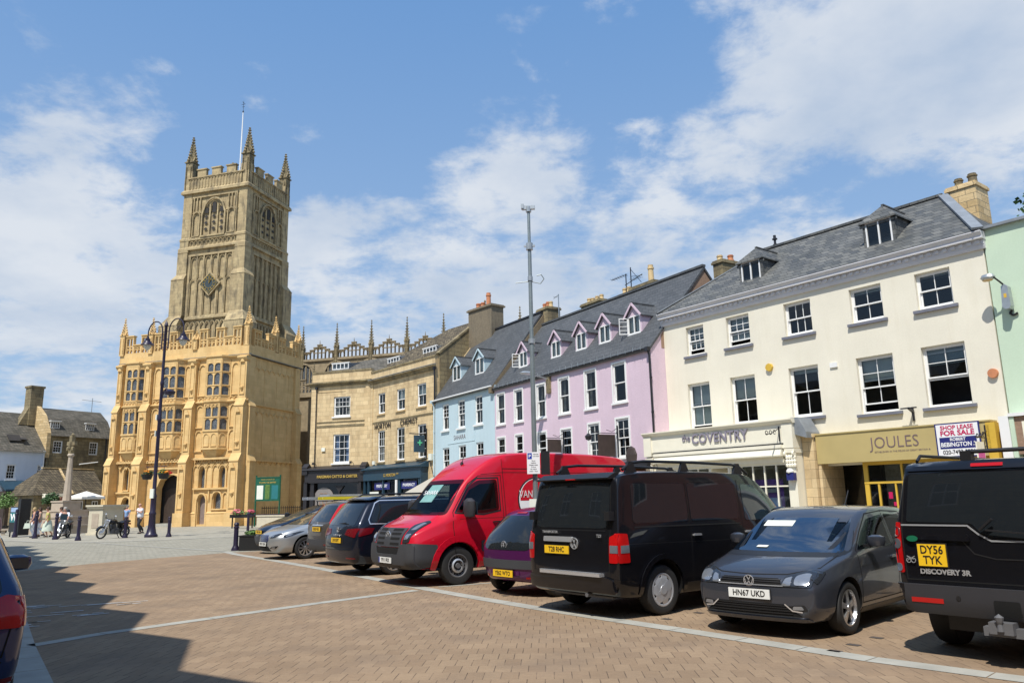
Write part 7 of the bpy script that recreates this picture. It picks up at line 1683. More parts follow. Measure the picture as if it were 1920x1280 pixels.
 c.patch('lower_intake', rpoly([(-.44,.62),(.44,.62),(.50,.745),(-.50,.745)],.03), 'front', 'hole_black', off=.012)
 h = c.hit('front', 0, .50); c.plate(h.x+.04, .0, .50, 'YF11 FKK', True, mat='plate_white', euro=True)
 c.roundel('front', 0, .965, .095)
 c.mirror(4.80, 1.42, (.12,.17,.20), 'bumper_dark', out=.16); c.handles([(4.05,1.20)], 'trim_black'); c.wheels(.22, .23, 'steel', 'steel_rim')
 w = MB(); w.bar((5.16,.70,1.37),(5.05,.0,1.44),.025,.015); w.bar((5.16,-.0,1.37),(5.05,-.70,1.44),.025,.015); w.obj('wiper', M['trim_black'], c.root)
 h = c.hit('top', 4.2, 0); q = MB(); q.bar((4.25,0,h.z-.01),(4.15,0,h.z+.33),.012); q.lathe([(.04,0),(.03,.05),(0,.07)],(4.25,0,h.z-.03),8); q.obj('aerial', M['trim_black'], c.root)
 # round sign on the side panel
 for m_ in (1,):
  D_ = c.patch('logo_disc', [(2.95+.52*cos(2*pi*t/32),1.60+.52*sin(2*pi*t/32)) for t in range(32)], 'side', 'trim_black', side=m_, off=.006)
  c.patch('logo_ring', [(2.95+.49*cos(2*pi*t/32),1.60+.49*sin(2*pi*t/32)) for t in range(32)], 'side', 'sign_white', side=m_, off=.008, parent=D_, skirt=False)
  c.patch('logo_band', [(2.95+.46*cos(t*pi/16),1.62+.46*sin(t*pi/16)) for t in range(17)], 'side', 'paint_red', side=m_, off=.011, parent=D_, skirt=False)
  h = c.hit('side', 2.95, 1.7, m_)
  text('lettering', 'VANGUARD', .22, M['sign_white'], D_, (2.95, h.y+.016, 1.75), rot=(pi/2,0,pi), ext=.001, sx=.8)
  text('lettering', '01285\n869', .17, M['sign_black'], D_, (2.95, h.y+.016, 1.40), rot=(pi/2,0,pi), ext=.001)
plain('card_teal', (.18,.36,.34), .6, .15)

def purple():
 st = [(.03,.10,.34,.28,.44,.78,.95,1.26,.50,.66,.70,.66,.46),(.14,.20,.48,.22,.40,.78,.98,1.38,.62,.76,.79,.74,.54),(.55,.60,.85,.2,.36,.76,.98,1.45,.68,.80,.815,.77,.57),(1.4,1.4,1.4,.2,.32,.74,.96,1.47,.70,.80,.815,.77,.58),
          (1.9,1.9,1.8,.2,.32,.73,.95,1.44,.70,.80,.815,.77,.58),(2.3,2.34,2.10,.2,.32,.72,.94,1.37,.70,.80,.815,.77,.56),(2.75,2.80,2.86,.2,.33,.70,.92,.96,.70,.80,.81,.76,.62),(3.12,3.12,3.12,.2,.36,.66,.82,.86,.66,.77,.78,.70,.55),(3.36,3.35,3.32,.24,.4,.56,.68,.72,.5,.64,.66,.6,.45)]
 c = Car('small_city_car', 'purple rounded city car seen from behind with plate YE62 WTO', 'car', st, 'paint_purple', (.52,2.86), .285, .18, wellr=.335, bulge=(.10,.1), crown=.03)
 c.place(.22, 14.05, 50, 0)
 c.patch('rear_window', rpoly([(-.62,.84),(-.56,.76),(.56,.76),(.62,.84),(.60,1.10),(.46,1.32),(-.46,1.32),(-.60,1.10)],.09), 'rear', 'car_glass', off=.008)
 c.patch('rear_bumper', rpoly([(-.74,.46),(.74,.46),(.74,.60),(-.74,.60)],.03), 'rear', 'bumper_grey', off=.02, sink=.03)
 for m_ in (1,-1):
  c.patch('tail_light', rpoly([(m_*.62,.86),(m_*.71,.80),(m_*.72,1.0),(m_*.60,1.16)],.02), 'rear', 'lamp_red', off=.012); c.patch('tail_light', rpoly([(.16,.84),(.24,.80),(.44,1.18),(.38,1.18)],.02), 'side', 'lamp_red', side=m_, off=.01, dens=.04)
  c.patch('reflector', [(m_*.5,.30),(m_*.62,.30),(m_*.62,.33),(m_*.5,.33)], 'rear', 'lamp_red', off=.01)
  c.patch('rear_bumper', rpoly([(.03,.46),(.30,.46),(.30,.60),(.03,.60)],.02), 'side', 'bumper_grey', side=m_, off=.014, dens=.04)
  c.patch('side_window', rpoly([(.70,1.0),(.86,1.33),(1.25,1.38),(1.25,.99)],.04), 'side', 'car_glass', side=m_); c.patch('side_window', rpoly([(1.32,.99),(1.32,1.385),(1.82,1.34),(2.2,1.12),(2.36,.98)],.04), 'side', 'car_glass', side=m_)
  c.line('door_gap', [(1.28,.34),(1.28,1.42),(.9,1.38),(.62,1.02),(.80,.7),(.86,.34),(1.28,.34)], 'side', side=m_); c.line('door_gap', [(1.28,.34),(2.36,.34),(2.42,.95)], 'side', side=m_)
  q = MB(); h = c.hit('rear', m_*.42, .38); q.lathe([(.0,-.05),(.05,-.03),(.05,.03),(0,.05)], (h.x-.0, m_*.34, .385), 10); q.obj('sensor', M['paint_purple'], c.root, smooth=True)
 c.patch('windscreen', rpoly([(-.6,.98),(.6,.98),(.52,1.36),(-.52,1.36)],.05), 'front', 'car_glass')
 c.patch('brake_light', [(-.13,1.355),(.13,1.355),(.13,1.375),(-.13,1.375)], 'rear', 'lamp_red', off=.012)
 h = c.hit('rear', 0, .38); c.plate(h.x-.02, .0, .375, 'YE62 WTO', False)
 c.roundel('rear', 0, .84, .065, 'lion'); c.mirror(2.1, .98, (.08,.1,.075), 'paint_purple'); c.handles([(1.45,.86),(.95,.88)]); c.wheels(.17, .18, 'multi', 'hubcap')

def discovery():
 st = [(.03,.05,.12,.46,.62,1.0,1.24,1.78,.82,.90,.92,.90,.78),(.10,.12,.18,.38,.54,1.0,1.24,1.83,.88,.94,.955,.93,.80),(1.0,1.0,1.0,.34,.48,1.0,1.24,1.86,.90,.945,.96,.93,.81),(2.2,2.2,2.2,.34,.48,1.0,1.22,1.83,.90,.945,.96,.925,.80),
          (2.9,2.88,2.7,.34,.48,1.0,1.21,1.80,.90,.945,.96,.92,.78),(3.15,3.15,2.92,.34,.48,1.0,1.21,1.74,.90,.945,.96,.92,.77),(3.42,3.44,3.46,.34,.48,1.0,1.20,1.24,.90,.945,.96,.91,.80),(4.2,4.2,4.2,.36,.5,.96,1.14,1.18,.88,.94,.955,.90,.78),(4.72,4.70,4.66,.36,.54,.86,1.0,1.08,.78,.86,.87,.84,.70),(4.82,4.81,4.77,.40,.58,.76,.9,.98,.7,.78,.79,.76,.64)]
 c = Car('off_road_car', 'black square off-road car seen from behind with yellow two line plate DY56 TYK', 'car', st, 'paint_black', (1.0,3.88), .375, .25, wellr=.46, bulge=(.02,.06), crown=.03, cr=1.6)
 c.place(5.27, 8.17, 49, 0); c.root.scale = (1,1,1.03)
 c.patch('rear_window', rpoly([(-.82,1.13),(.02,1.13),(.12,1.18),(.18,1.255),(.80,1.265),(.745,1.73),(-.745,1.73)],.03), 'rear', 'car_glass', off=.006)
 c.line('tailgate_gap', [(.85,1.235),(.22,1.235),(.13,1.16),(.02,1.10),(-.85,1.10)], 'rear', w=.016, mat='chrome', off=.008)
 c.line('tailgate_gap', [(.84,.72),(-.84,.72)], 'rear', w=.012); c.line('tailgate_gap', [(.835,.72),(.85,1.2),(.79,1.76)], 'rear'); c.line('tailgate_gap', [(-.835,.72),(-.85,1.2),(-.79,1.76)], 'rear')
 c.line('crease', [(.30,1.12),(.18,.98),(.0,.94),(-.84,.94)], 'rear', w=.012, mat='trim_black', off=.004)
 hs = c.patch('handle_strip', rpoly([(.82,1.10),(.82,1.17),(.22,1.155),(.20,1.09)],.02), 'rear', 'paint_black', off=.03, sink=.05)
 c.patch('badge', [(.74+.055*cos(2*pi*t/20),1.105+.028*sin(2*pi*t/20)) for t in range(20)], 'rear', 'badge_green', off=.035, dens=.3)
 c.patch('brake_light', rpoly([(-.14,1.775),(.14,1.775),(.14,1.80),(-.14,1.80)],.005), 'rear', 'lamp_red', off=.03, sink=.03)
 c.patch('spoiler', rpoly([(-.78,1.755),(.78,1.755),(.77,1.83),(-.77,1.83)],.02), 'rear', 'paint_black', off=.02, sink=.03)
 h = c.hit('rear', .52, .93); c.plate(h.x-.025, .565, .955, 'DY56\nTYK', False, w=.265, h=.205, size=.108)
 text('lettering', 'DISCOVERY 3R', .066, M['chrome'], c.root, (h.x-.008, .47, .80), rot=(pi/2,0,-pi/2), ext=.003, bold=.003, sx=1.05)
 text('lettering', 'TDV6', .075, M['chrome'], c.root, (h.x-.008, -.50, .80), rot=(pi/2,0,-pi/2), ext=.003, bold=.003, sx=1.05)
 q = MB() # small chrome emblem like crossed rings beside the plate
 for (yy, zz) in ((.755,.90),(.80,.90)):
  for i in range(10): a0, a1 = 2*pi*i/10, 2*pi*(i+1)/10; q.bar((h.x-.01,yy+.022*cos(a0),zz+.022*sin(a0)),(h.x-.01,yy+.022*cos(a1),zz+.022*sin(a1)),.008,.006)
 q.bar((h.x-.01,.74,.94),(h.x-.01,.81,.90),.01,.006); q.bar((h.x-.01,.815,.94),(h.x-.01,.75,.91),.01,.006); q.obj('emblem', M['chrome'], c.root)
 for m_ in (1,-1):
  L_ = c.patch('tail_light', rpoly([(m_*.855,.78),(m_*.945,.78),(m_*.945,1.26),(m_*.86,1.26)],.015), 'rear', 'lamp_red', off=.014)
  for zc, rr in ((1.17,.036),(1.055,.036),(.83,.03)): c.patch('lens', [(m_*.90+rr*cos(2*pi*t/14),zc+rr*1.35*sin(2*pi*t/14)) for t in range(14)], 'rear', 'lamp_clear', off=.02, parent=L_, dens=.3)
  c.patch('tail_light', rpoly([(.06,.78),(.20,.78),(.17,1.26),(.08,1.26)],.015), 'side', 'lamp_red', side=m_, off=.012, dens=.04)
  c.patch('lens', rpoly([(.07,.86),(.19,.86),(.185,.97),(.07,.97)],.015), 'side', 'lamp_clear', side=m_, off=.016, dens=.04)
  for zc in (1.17,1.055): c.patch('lens', [(.125+.04*cos(2*pi*t/14),zc+.042*sin(2*pi*t/14)) for t in range(14)], 'side', 'lamp_clear', side=m_, off=.018, dens=.3)
  c.patch('reflector', [(m_*.50,.52),(m_*.80,.52),(m_*.80,.56),(m_*.50,.56)], 'rear', 'lamp_red', off=.05)
  for (a, b) in ((.35,1.1),(1.2,2.05),(2.12,2.95)): c.patch('side_window', rpoly([(a,1.27),(b,1.27),(b-(.18 if b > 2.9 else 0),1.72),(a,1.74)],.03), 'side', 'car_glass', side=m_)
  for x in (1.16,2.09): c.line('door_gap', [(x,.5),(x,1.76)], 'side', side=m_)
  c.patch('wheel_arch', None, 'side', 'trim_black', off=.03, side=m_, dens=.05, polys=pband([(1.0+.50*cos(t*pi/14),.375+.50*sin(t*pi/14)) for t in range(0,15)],.08))
  r = MB(); r.tube([(.3,m_*.72,1.86),(.4,m_*.72,1.92),(2.5,m_*.72,1.92),(2.6,m_*.72,1.85)], .016, 8); r.obj('roof_rail', M['trim_black'], c.root)
 r = MB(); r.tube([(.22,-.85,1.93),(.22,.2,1.93)], .02, 8); r.box(.17,.27,.15,.25,1.82,1.94); r.obj('roof_bar', M['trim_black'], c.root)
 c.patch('rear_bumper', rpoly([(-.93,.44),(.93,.44),(.93,.68),(-.93,.68)],.02), 'rear', 'bumper_dark', off=.045, sink=.07)
 for m_ in (1,-1):
  c.patch('rear_bumper', rpoly([(.03,.44),(.48,.44),(.44,.68),(.03,.68)],.02), 'side', 'bumper_dark', side=m_, off=.02)
  for yy in (.36,-.36) if m_ > 0 else (): c.patch('sensor', [(yy+.022*cos(2*pi*t/10),.575+.022*sin(2*pi*t/10)) for t in range(10)], 'rear', 'trim_black', off=.05, dens=.3)
 c.patch('tow_recess', rpoly([(-.16,.46),(.06,.46),(.06,.58),(-.16,.58)],.02), 'rear', 'hole_black', off=.048)
 q = MB(); q.box(-.12,.25,-.10,.10,.30,.40); q.lathe([(.03,0),(.02,.06),(.03,.08),(.04,.12),(0,.15)], (-.13,0,.33), 10); q.box(-.05,.05,-.17,.17,.27,.35); q.bar((-.02,-.17,.3),(-.02,-.5,.33),.04); q.obj('tow_bar', M['steel_rim'], c.root)
 q = MB(); q.box(.3,1.6,-.6,.6,.24,.40); q.lathe([(.0,-.4),(.13,-.38),(.15,.3),(0,.4)], (.45,-.4,.0), 10) if False else None; q.cyl((.25,-.2,.26),(.3,-.75,.26),.1,.1,12); q.obj('underbody', M['trim_black'], c.root)
 q = MB(); q.bar((-.015,.1,1.20),(-.03,-.02,1.30),.03,.02); q.bar((-.02,.05,1.2),(-.025,-.55,1.155),.02,.015); q.obj('wiper', M['trim_black'], c.root)
 c.patch('windscreen', rpoly([(-.8,1.26),(.8,1.26),(.72,1.72),(-.72,1.72)],.04), 'front', 'car_glass')
 c.mirror(3.0, 1.25, (.1,.13,.12), 'paint_black'); c.handles([(1.3,1.12),(2.2,1.12)]); c.wheels(.25, .25, 'five')
plain('badge_green', (.01,.12,.06), .3, 0)

def alhambra():
 st = [(.03,.10,.36,.30,.46,.88,1.10,1.52,.66,.80,.84,.80,.62),(.14,.20,.50,.24,.42,.88,1.11,1.66,.78,.88,.90,.87,.68),(.9,.9,1.0,.22,.38,.86,1.10,1.72,.84,.90,.91,.88,.70),(2.2,2.2,2.2,.22,.36,.84,1.07,1.73,.84,.90,.91,.88,.70),
          (3.0,2.95,2.8,.22,.36,.83,1.05,1.68,.84,.90,.91,.88,.68),(3.4,3.4,3.1,.22,.36,.82,1.04,1.58,.84,.90,.91,.88,.66),(3.9,3.95,4.05,.22,.37,.80,1.02,1.07,.82,.90,.91,.86,.70),(4.45,4.45,4.45,.22,.4,.74,.90,.94,.76,.86,.87,.78,.6),(4.8,4.8,4.76,.26,.44,.62,.74,.78,.58,.7,.72,.64,.5)]
 c = Car('people_carrier', 'black people carrier seen from behind, left of the red van, dark red tail lights', 'car', st, 'paint_night', (1.0,3.92), .325, .2, wellr=.39, bulge=(.06,.09), crown=.04)
 c.place(-3.28, 18.72, 54, 0)
 c.patch('rear_window', rpoly([(-.70,1.10),(.70,1.10),(.62,1.58),(-.62,1.58)],.07), 'rear', 'car_glass', off=.006)
 c.patch('spoiler', rpoly([(-.66,1.61),(.66,1.61),(.64,1.68),(-.64,1.68)],.03), 'rear', 'paint_night', off=.06, sink=.08)
 for m_ in (1,-1):
  c.patch('tail_light', rpoly([(m_*.40,.90),(m_*.82,.84),(m_*.85,1.04),(m_*.46,1.02)],.02), 'rear', 'lamp_dark_red', off=.012); c.patch('tail_light', rpoly([(.12,.86),(.42,.92),(.50,1.04),(.16,1.04)],.02), 'side', 'lamp_dark_red', side=m_, off=.01, dens=.04)
  c.patch('reflector', [(m_*.5,.38),(m_*.78,.38),(m_*.78,.41),(m_*.5,.41)], 'rear', 'lamp_dark_red', off=.01)
  P_ = rpoly([(.42,1.16),(.62,1.56),(1.5,1.60),(1.5,1.15)],.09)
  for (a, P2) in ((0, P_), (1, rpoly([(1.56,1.15),(1.56,1.60),(2.5,1.60),(2.5,1.13)],.05)), (2, rpoly([(2.56,1.13),(2.56,1.60),(2.95,1.52),(3.45,1.10)],.05))): c.patch('side_window', P2, 'side', 'car_glass', side=m_)
  c.line('chrome_trim', [(3.5,1.09),(2.5,1.10),(.40,1.13),(.38,1.22),(.58,1.58),(.70,1.64),(2.6,1.65),(3.0,1.56)], 'side', w=.022, mat='chrome', off=.008, side=m_)
  c.line('door_gap', [(2.53,.4),(2.53,1.66)], 'side', side=m_); c.line('door_gap', [(1.53,.45),(1.53,1.66)], 'side', side=m_)
  r = MB(); r.tube([(.75,m_*.62,1.72),(.9,m_*.62,1.79),(2.6,m_*.62,1.80),(2.8,m_*.62,1.72)], .018, 8); r.obj('roof_rail', M['trim_black'], c.root)
 c.line('tailgate_gap', [(.80,1.06),(.70,.62),(-.70,.62),(-.80,1.06)], 'rear'); c.line('bumper_gap', [(-.82,.56),(.82,.56)], 'rear', w=.014, mat='trim_black')
 c.patch('plate_recess', rpoly([(-.34,.70),(.34,.70),(.32,.84),(-.32,.84)],.02), 'rear', 'trim_black', off=.006)
 h = c.hit('rear', 0, .77); c.plate(h.x-.02, .0, .77, 'LN10 BFT', False); c.roundel('rear', 0, 1.0, .06, 's')
 text('lettering', 'ALHAMBRA', .05, M['chrome'], c.root, (h.x-.01, .0, .885), rot=(pi/2,0,-pi/2), ext=.002, space=1.5)
 c.patch('windscreen', rpoly([(-.7,1.1),(.7,1.1),(.62,1.58),(-.62,1.58)],.05), 'front', 'car_glass')
 q = MB(); q.bar((.09,.25,1.12),(.05,-.35,1.16),.02,.015); q.obj('wiper', M['trim_black'], c.root)
 c.mirror(3.15, 1.08, (.1,.13,.1), 'paint_night'); c.handles([(2.65,.98),(1.7,.98)], 'paint_night'); c.wheels(.21, .235, 'multi')

def crv():
 st = [(.03,.06,.34,.42,.58,.96,1.12,1.50,.64,.80,.84,.78,.60),(.12,.16,.46,.34,.5,.96,1.14,1.62,.78,.88,.89,.85,.66),(.9,.9,1.0,.28,.44,.92,1.12,1.66,.82,.89,.905,.87,.68),(2.1,2.1,2.1,.28,.42,.90,1.10,1.67,.82,.89,.905,.87,.68),
          (2.75,2.7,2.55,.28,.42,.90,1.08,1.62,.82,.89,.905,.87,.66),(3.1,3.1,2.85,.28,.42,.89,1.08,1.52,.82,.89,.905,.87,.64),(3.5,3.52,3.55,.28,.42,.88,1.06,1.10,.82,.89,.905,.85,.70),(4.1,4.1,4.1,.28,.44,.84,.98,1.02,.78,.86,.88,.80,.62),(4.48,4.47,4.43,.32,.5,.72,.84,.88,.6,.74,.76,.7,.52)]
 c = Car('estate_car', 'bronze grey tall estate car seen from behind with high red tail lights', 'car', st, 'paint_bronze', (.93,3.55), .345, .2, wellr=.41, bulge=(.06,.09), crown=.04, cr=1.2)
 c.place(-4.54, 21.63, 54, 0)
 c.patch('rear_window', rpoly([(-.64,1.12),(.64,1.12),(.52,1.54),(-.52,1.54)],.08), 'rear', 'car_glass', off=.006)
 for m_ in (1,-1):
  c.patch('tail_light', rpoly([(m_*.68,1.08),(m_*.80,1.02),(m_*.80,1.16),(m_*.64,1.56),(m_*.57,1.56)],.02), 'rear', 'lamp_red', off=.012); c.patch('tail_light', rpoly([(.14,1.04),(.26,1.04),(.56,1.58),(.44,1.58)],.02), 'side', 'lamp_red', side=m_, off=.01, dens=.04)
  c.patch('side_window', rpoly([(.70,1.18),(.80,1.54),(1.6,1.58),(1.6,1.16)],.05), 'side', 'car_glass', side=m_); c.patch('side_window', rpoly([(1.66,1.16),(1.66,1.58),(2.5,1.54),(3.0,1.14)],.05), 'side', 'car_glass', side=m_)
  c.patch('reflector', [(m_*.5,.52),(m_*.74,.52),(m_*.74,.56),(m_*.5,.56)], 'rear', 'lamp_dark_red', off=.035); c.line('door_gap', [(1.63,.5),(1.63,1.6)], 'side', side=m_)
 c.patch('rear_bumper', rpoly([(-.86,.40),(.86,.40),(.86,.66),(-.86,.66)],.03), 'rear', 'bumper_grey', off=.03, sink=.05)
 c.patch('chrome_strip', [(-.36,1.02),(.36,1.02),(.36,1.045),(-.36,1.045)], 'rear', 'chrome', off=.012)
 h = c.hit('rear', 0, .93); c.plate(h.x-.02, .0, .93, 'GU02 WLK', False); c.roundel('rear', 0, 1.075, .045, 'lion')
 c.patch('windscreen', rpoly([(-.68,1.12),(.68,1.12),(.6,1.52),(-.6,1.52)],.05), 'front', 'car_glass')
 q = MB(); q.bar((.12,.2,1.14),(.1,-.15,1.18),.02,.015); q.obj('wiper', M['trim_black'], c.root)
 c.mirror(2.85, 1.12, (.1,.12,.1), 'paint_bronze'); c.handles([(2.3,1.0),(1.2,1.0)], 'paint_bronze'); c.wheels(.2, .22, 'five')

def focus():
 st = [(.04,.1,.42,.28,.44,.80,1.0,1.30,.6,.74,.78,.74,.52),(.2,.25,.6,.22,.4,.80,1.02,1.42,.72,.86,.88,.84,.58),(.9,.9,1.1,.18,.34,.76,1.0,1.47,.76,.88,.90,.85,.62),(1.9,1.9,1.9,.18,.3,.74,.98,1.48,.78,.88,.90,.85,.63),
          (2.5,2.45,2.3,.18,.3,.73,.96,1.44,.78,.88,.90,.85,.62),(2.9,2.95,2.7,.18,.3,.72,.95,1.34,.78,.88,.90,.85,.6),(3.3,3.36,3.42,.18,.3,.72,.93,.97,.77,.88,.90,.83,.7),(3.9,3.9,3.88,.18,.32,.68,.84,.885,.74,.86,.88,.78,.64),
          (4.25,4.24,4.18,.18,.34,.62,.74,.80,.62,.76,.78,.7,.56),(4.37,4.36,4.30,.22,.38,.56,.66,.73,.48,.60,.62,.58,.46)]
 c = Car('hatchback_car', 'silver hatchback facing the camera with dark blue hexagonal grille', 'car', st, 'paint_silver', (.85,3.5), .32, .2, wellr=.385, bulge=(.05,.12), crown=.03)
 c.place(-6.78, 24.25, 232, 1)
 c.patch('windscreen', rpoly([(-.72,.98),(.72,.98),(.57,1.36),(-.57,1.36)],.05), 'front', 'car_glass_light')
 g = c.patch('grille', rpoly([(-.33,.575),(-.28,.51),(.28,.51),(.33,.575),(.27,.70),(-.27,.70)],.02), 'front', 'grille_blue', off=.01)
 for i in range(5): z = .54+i*.032; c.patch('grille_bar', [(-.28,z),(.28,z),(.28,z+.01),(-.28,z+.01)], 'front', 'alloy', off=.015, parent=g, skirt=False)
 c.patch('lower_intake', rpoly([(-.45,.25),(.45,.25),(.33,.385),(-.33,.385)],.02), 'front', 'hole_black', off=.006)
 for m_ in (1,-1):
  L_ = c.patch('headlight', rpoly([(m_*.40,.62),(m_*.58,.63),(m_*.76,.74),(m_*.70,.76),(m_*.46,.70)],.015), 'front', 'lamp_inner', off=.01); c.patch('reflector', rpoly([(m_*.46,.65),(m_*.53,.65),(m_*.55,.70),(m_*.48,.69)],.012), 'front', 'lamp_clear', off=.016, parent=L_)
  c.patch('headlight', rpoly([(4.15,.70),(4.15,.63),(3.98,.67),(3.55,.80),(3.70,.80)],.015), 'side', 'lamp_inner', side=m_, off=.01, dens=.05)
  c.patch('reflector', rpoly([(4.10,.66),(3.98,.68),(3.88,.73),(4.02,.73)],.012), 'side', 'lamp_clear', side=m_, off=.014, dens=.05)
  F_ = c.patch('fog_lamp', rpoly([(m_*.40,.335),(m_*.62,.325),(m_*.70,.40),(m_*.52,.385)],.015), 'front', 'hole_black', off=.008); c.patch('lens', rpoly([(m_*.50,.34),(m_*.60,.335),(m_*.62,.37),(m_*.52,.37)],.01), 'front', 'lamp_clear', off=.012, parent=F_)
  c.patch('side_window', rpoly([(3.10,1.0),(2.45,1.34),(1.95,1.39),(1.95,1.0)],.03), 'side', 'car_glass', side=m_); c.patch('side_window', rpoly([(1.88,1.0),(1.88,1.39),(1.2,1.35),(.8,1.05)],.03), 'side', 'car_glass', side=m_)
  c.line('door_gap', [(3.15,.33),(3.12,.98)], 'side', side=m_); c.line('door_gap', [(1.92,.33),(1.92,1.42)], 'side', side=m_)
 h = c.hit('front', 0, .44); c.plate(h.x+.02, 0, .445, 'WP16 YUM', True, mat='plate_white')
 c.mirror(2.85, 1.02, (.1,.12,.08), 'paint_silver'); c.handles([(2.1,.88),(1.2,.9)], 'paint_silver'); c.wheels(.2, .225, 'multi')
plain('grille_blue', (.03,.04,.12), .3, 0)

def ladder_car():
 st = [(.04,.1,.3,.3,.45,.9,1.05,1.45,.66,.78,.80,.76,.64),(.2,.2,.35,.24,.4,.9,1.05,1.55,.76,.84,.85,.8,.66),(1.2,1.2,1.2,.22,.36,.86,1.04,1.60,.78,.85,.86,.82,.68),(2.0,2.0,1.8,.22,.35,.84,1.03,1.58,.78,.85,.86,.82,.66),
          (2.5,2.55,2.2,.22,.35,.82,1.02,1.48,.78,.85,.86,.82,.64),(3.3,3.35,3.4,.22,.36,.82,1.0,1.04,.78,.85,.86,.8,.68),(3.7,3.7,3.7,.22,.38,.78,.94,.98,.76,.84,.85,.76,.62),(4.0,4.0,3.97,.24,.42,.66,.80,.86,.62,.74,.76,.7,.52),(4.1,4.1,4.06,.3,.46,.6,.72,.78,.5,.62,.64,.6,.46)]
 c = Car('small_van', 'small black van behind the silver hatchback carrying a ladder on its roof', 'van', st, 'paint_night', (.75,3.3), .31, .2, wellr=.37, bulge=(.05,.12))
 c.place(-7.85, 26.9, 232, 1)
 c.patch('windscreen', rpoly([(-.72,1.05),(.72,1.05),(.62,1.50),(-.62,1.50)],.05), 'front', 'car_glass_light')
 c.patch('front_bumper', rpoly([(-.8,.26),(.8,.26),(.8,.56),(-.8,.56)],.03), 'front', 'bumper_grey', off=.03, sink=.05)
 for m_ in (1,-1):
  c.patch('headlight', rpoly([(m_*.42,.68),(m_*.74,.68),(m_*.76,.90),(m_*.56,.86)],.03), 'front', 'lamp_clear', off=.012); c.patch('headlight', rpoly([(3.98,.70),(3.66,.74),(3.5,.92),(3.85,.86)],.03), 'side', 'lamp_clear', side=m_, off=.012, dens=.05)
  c.patch('front_bumper', rpoly([(3.68,.26),(4.1,.28),(4.1,.56),(3.68,.54)],.02), 'side', 'bumper_grey', side=m_, off=.02)
  c.patch('side_window', rpoly([(3.15,1.07),(2.2,1.45),(1.6,1.5),(1.6,1.07)],.04), 'side', 'car_glass', side=m_)
  c.patch('pillar_trim', rpoly([(3.0,1.12),(2.9,1.12),(2.35,1.62),(2.45,1.62)],.01), 'side', 'alloy', side=m_, off=.01) if False else None
 h = c.hit('front', 0, .72); c.plate(h.x+.02, 0, .70, 'VN58 HKA', True)
 c.mirror(2.9, 1.12, (.1,.13,.12), 'trim_black'); c.wheels(.19, .2, 'cap', 'hubcap')
 r = MB()
 for x in (.5,1.2,1.9): r.bar((x,-.68,1.68),(x,.68,1.68),.04,.03); r.bar((x,-.6,1.52),(x,-.62,1.69),.03); r.bar((x,.6,1.52),(x,.62,1.69),.03)
 r.obj('roof_bar', M['trim_black'], c.root)
 d = az(232); L_ = thing('ladder', 'yellow and aluminium extension ladder lying on the small black van', 'ladder', tuple(c.root.location+Vector((0,0,1.70))), rotz(232))
 for (y0, y1, z, mt, x0, x1) in ((.12,.50,.02,'ladder_yellow',-.9,2.2),(-.42,.0,.02,'alu',-1.2,2.55)):
  q = MB()
  for y in (y0, y1): q.box(x0,x1,y-.02,y+.02,z,z+.10)
  q.obj('stile', M[mt], L_)
  q = MB(); n = int((x1-x0)/.28)
  for i in range(n): q.cyl((x0+.15+i*.28,y0,z+.05),(x0+.15+i*.28,y1,z+.05),.016,.016,6)
  q.obj('rungs', M['alu'], L_)
 q = MB(); q.box(-.4,1.9,-.40,.40,.13,.20); q.obj('plank', M['alu'], L_)

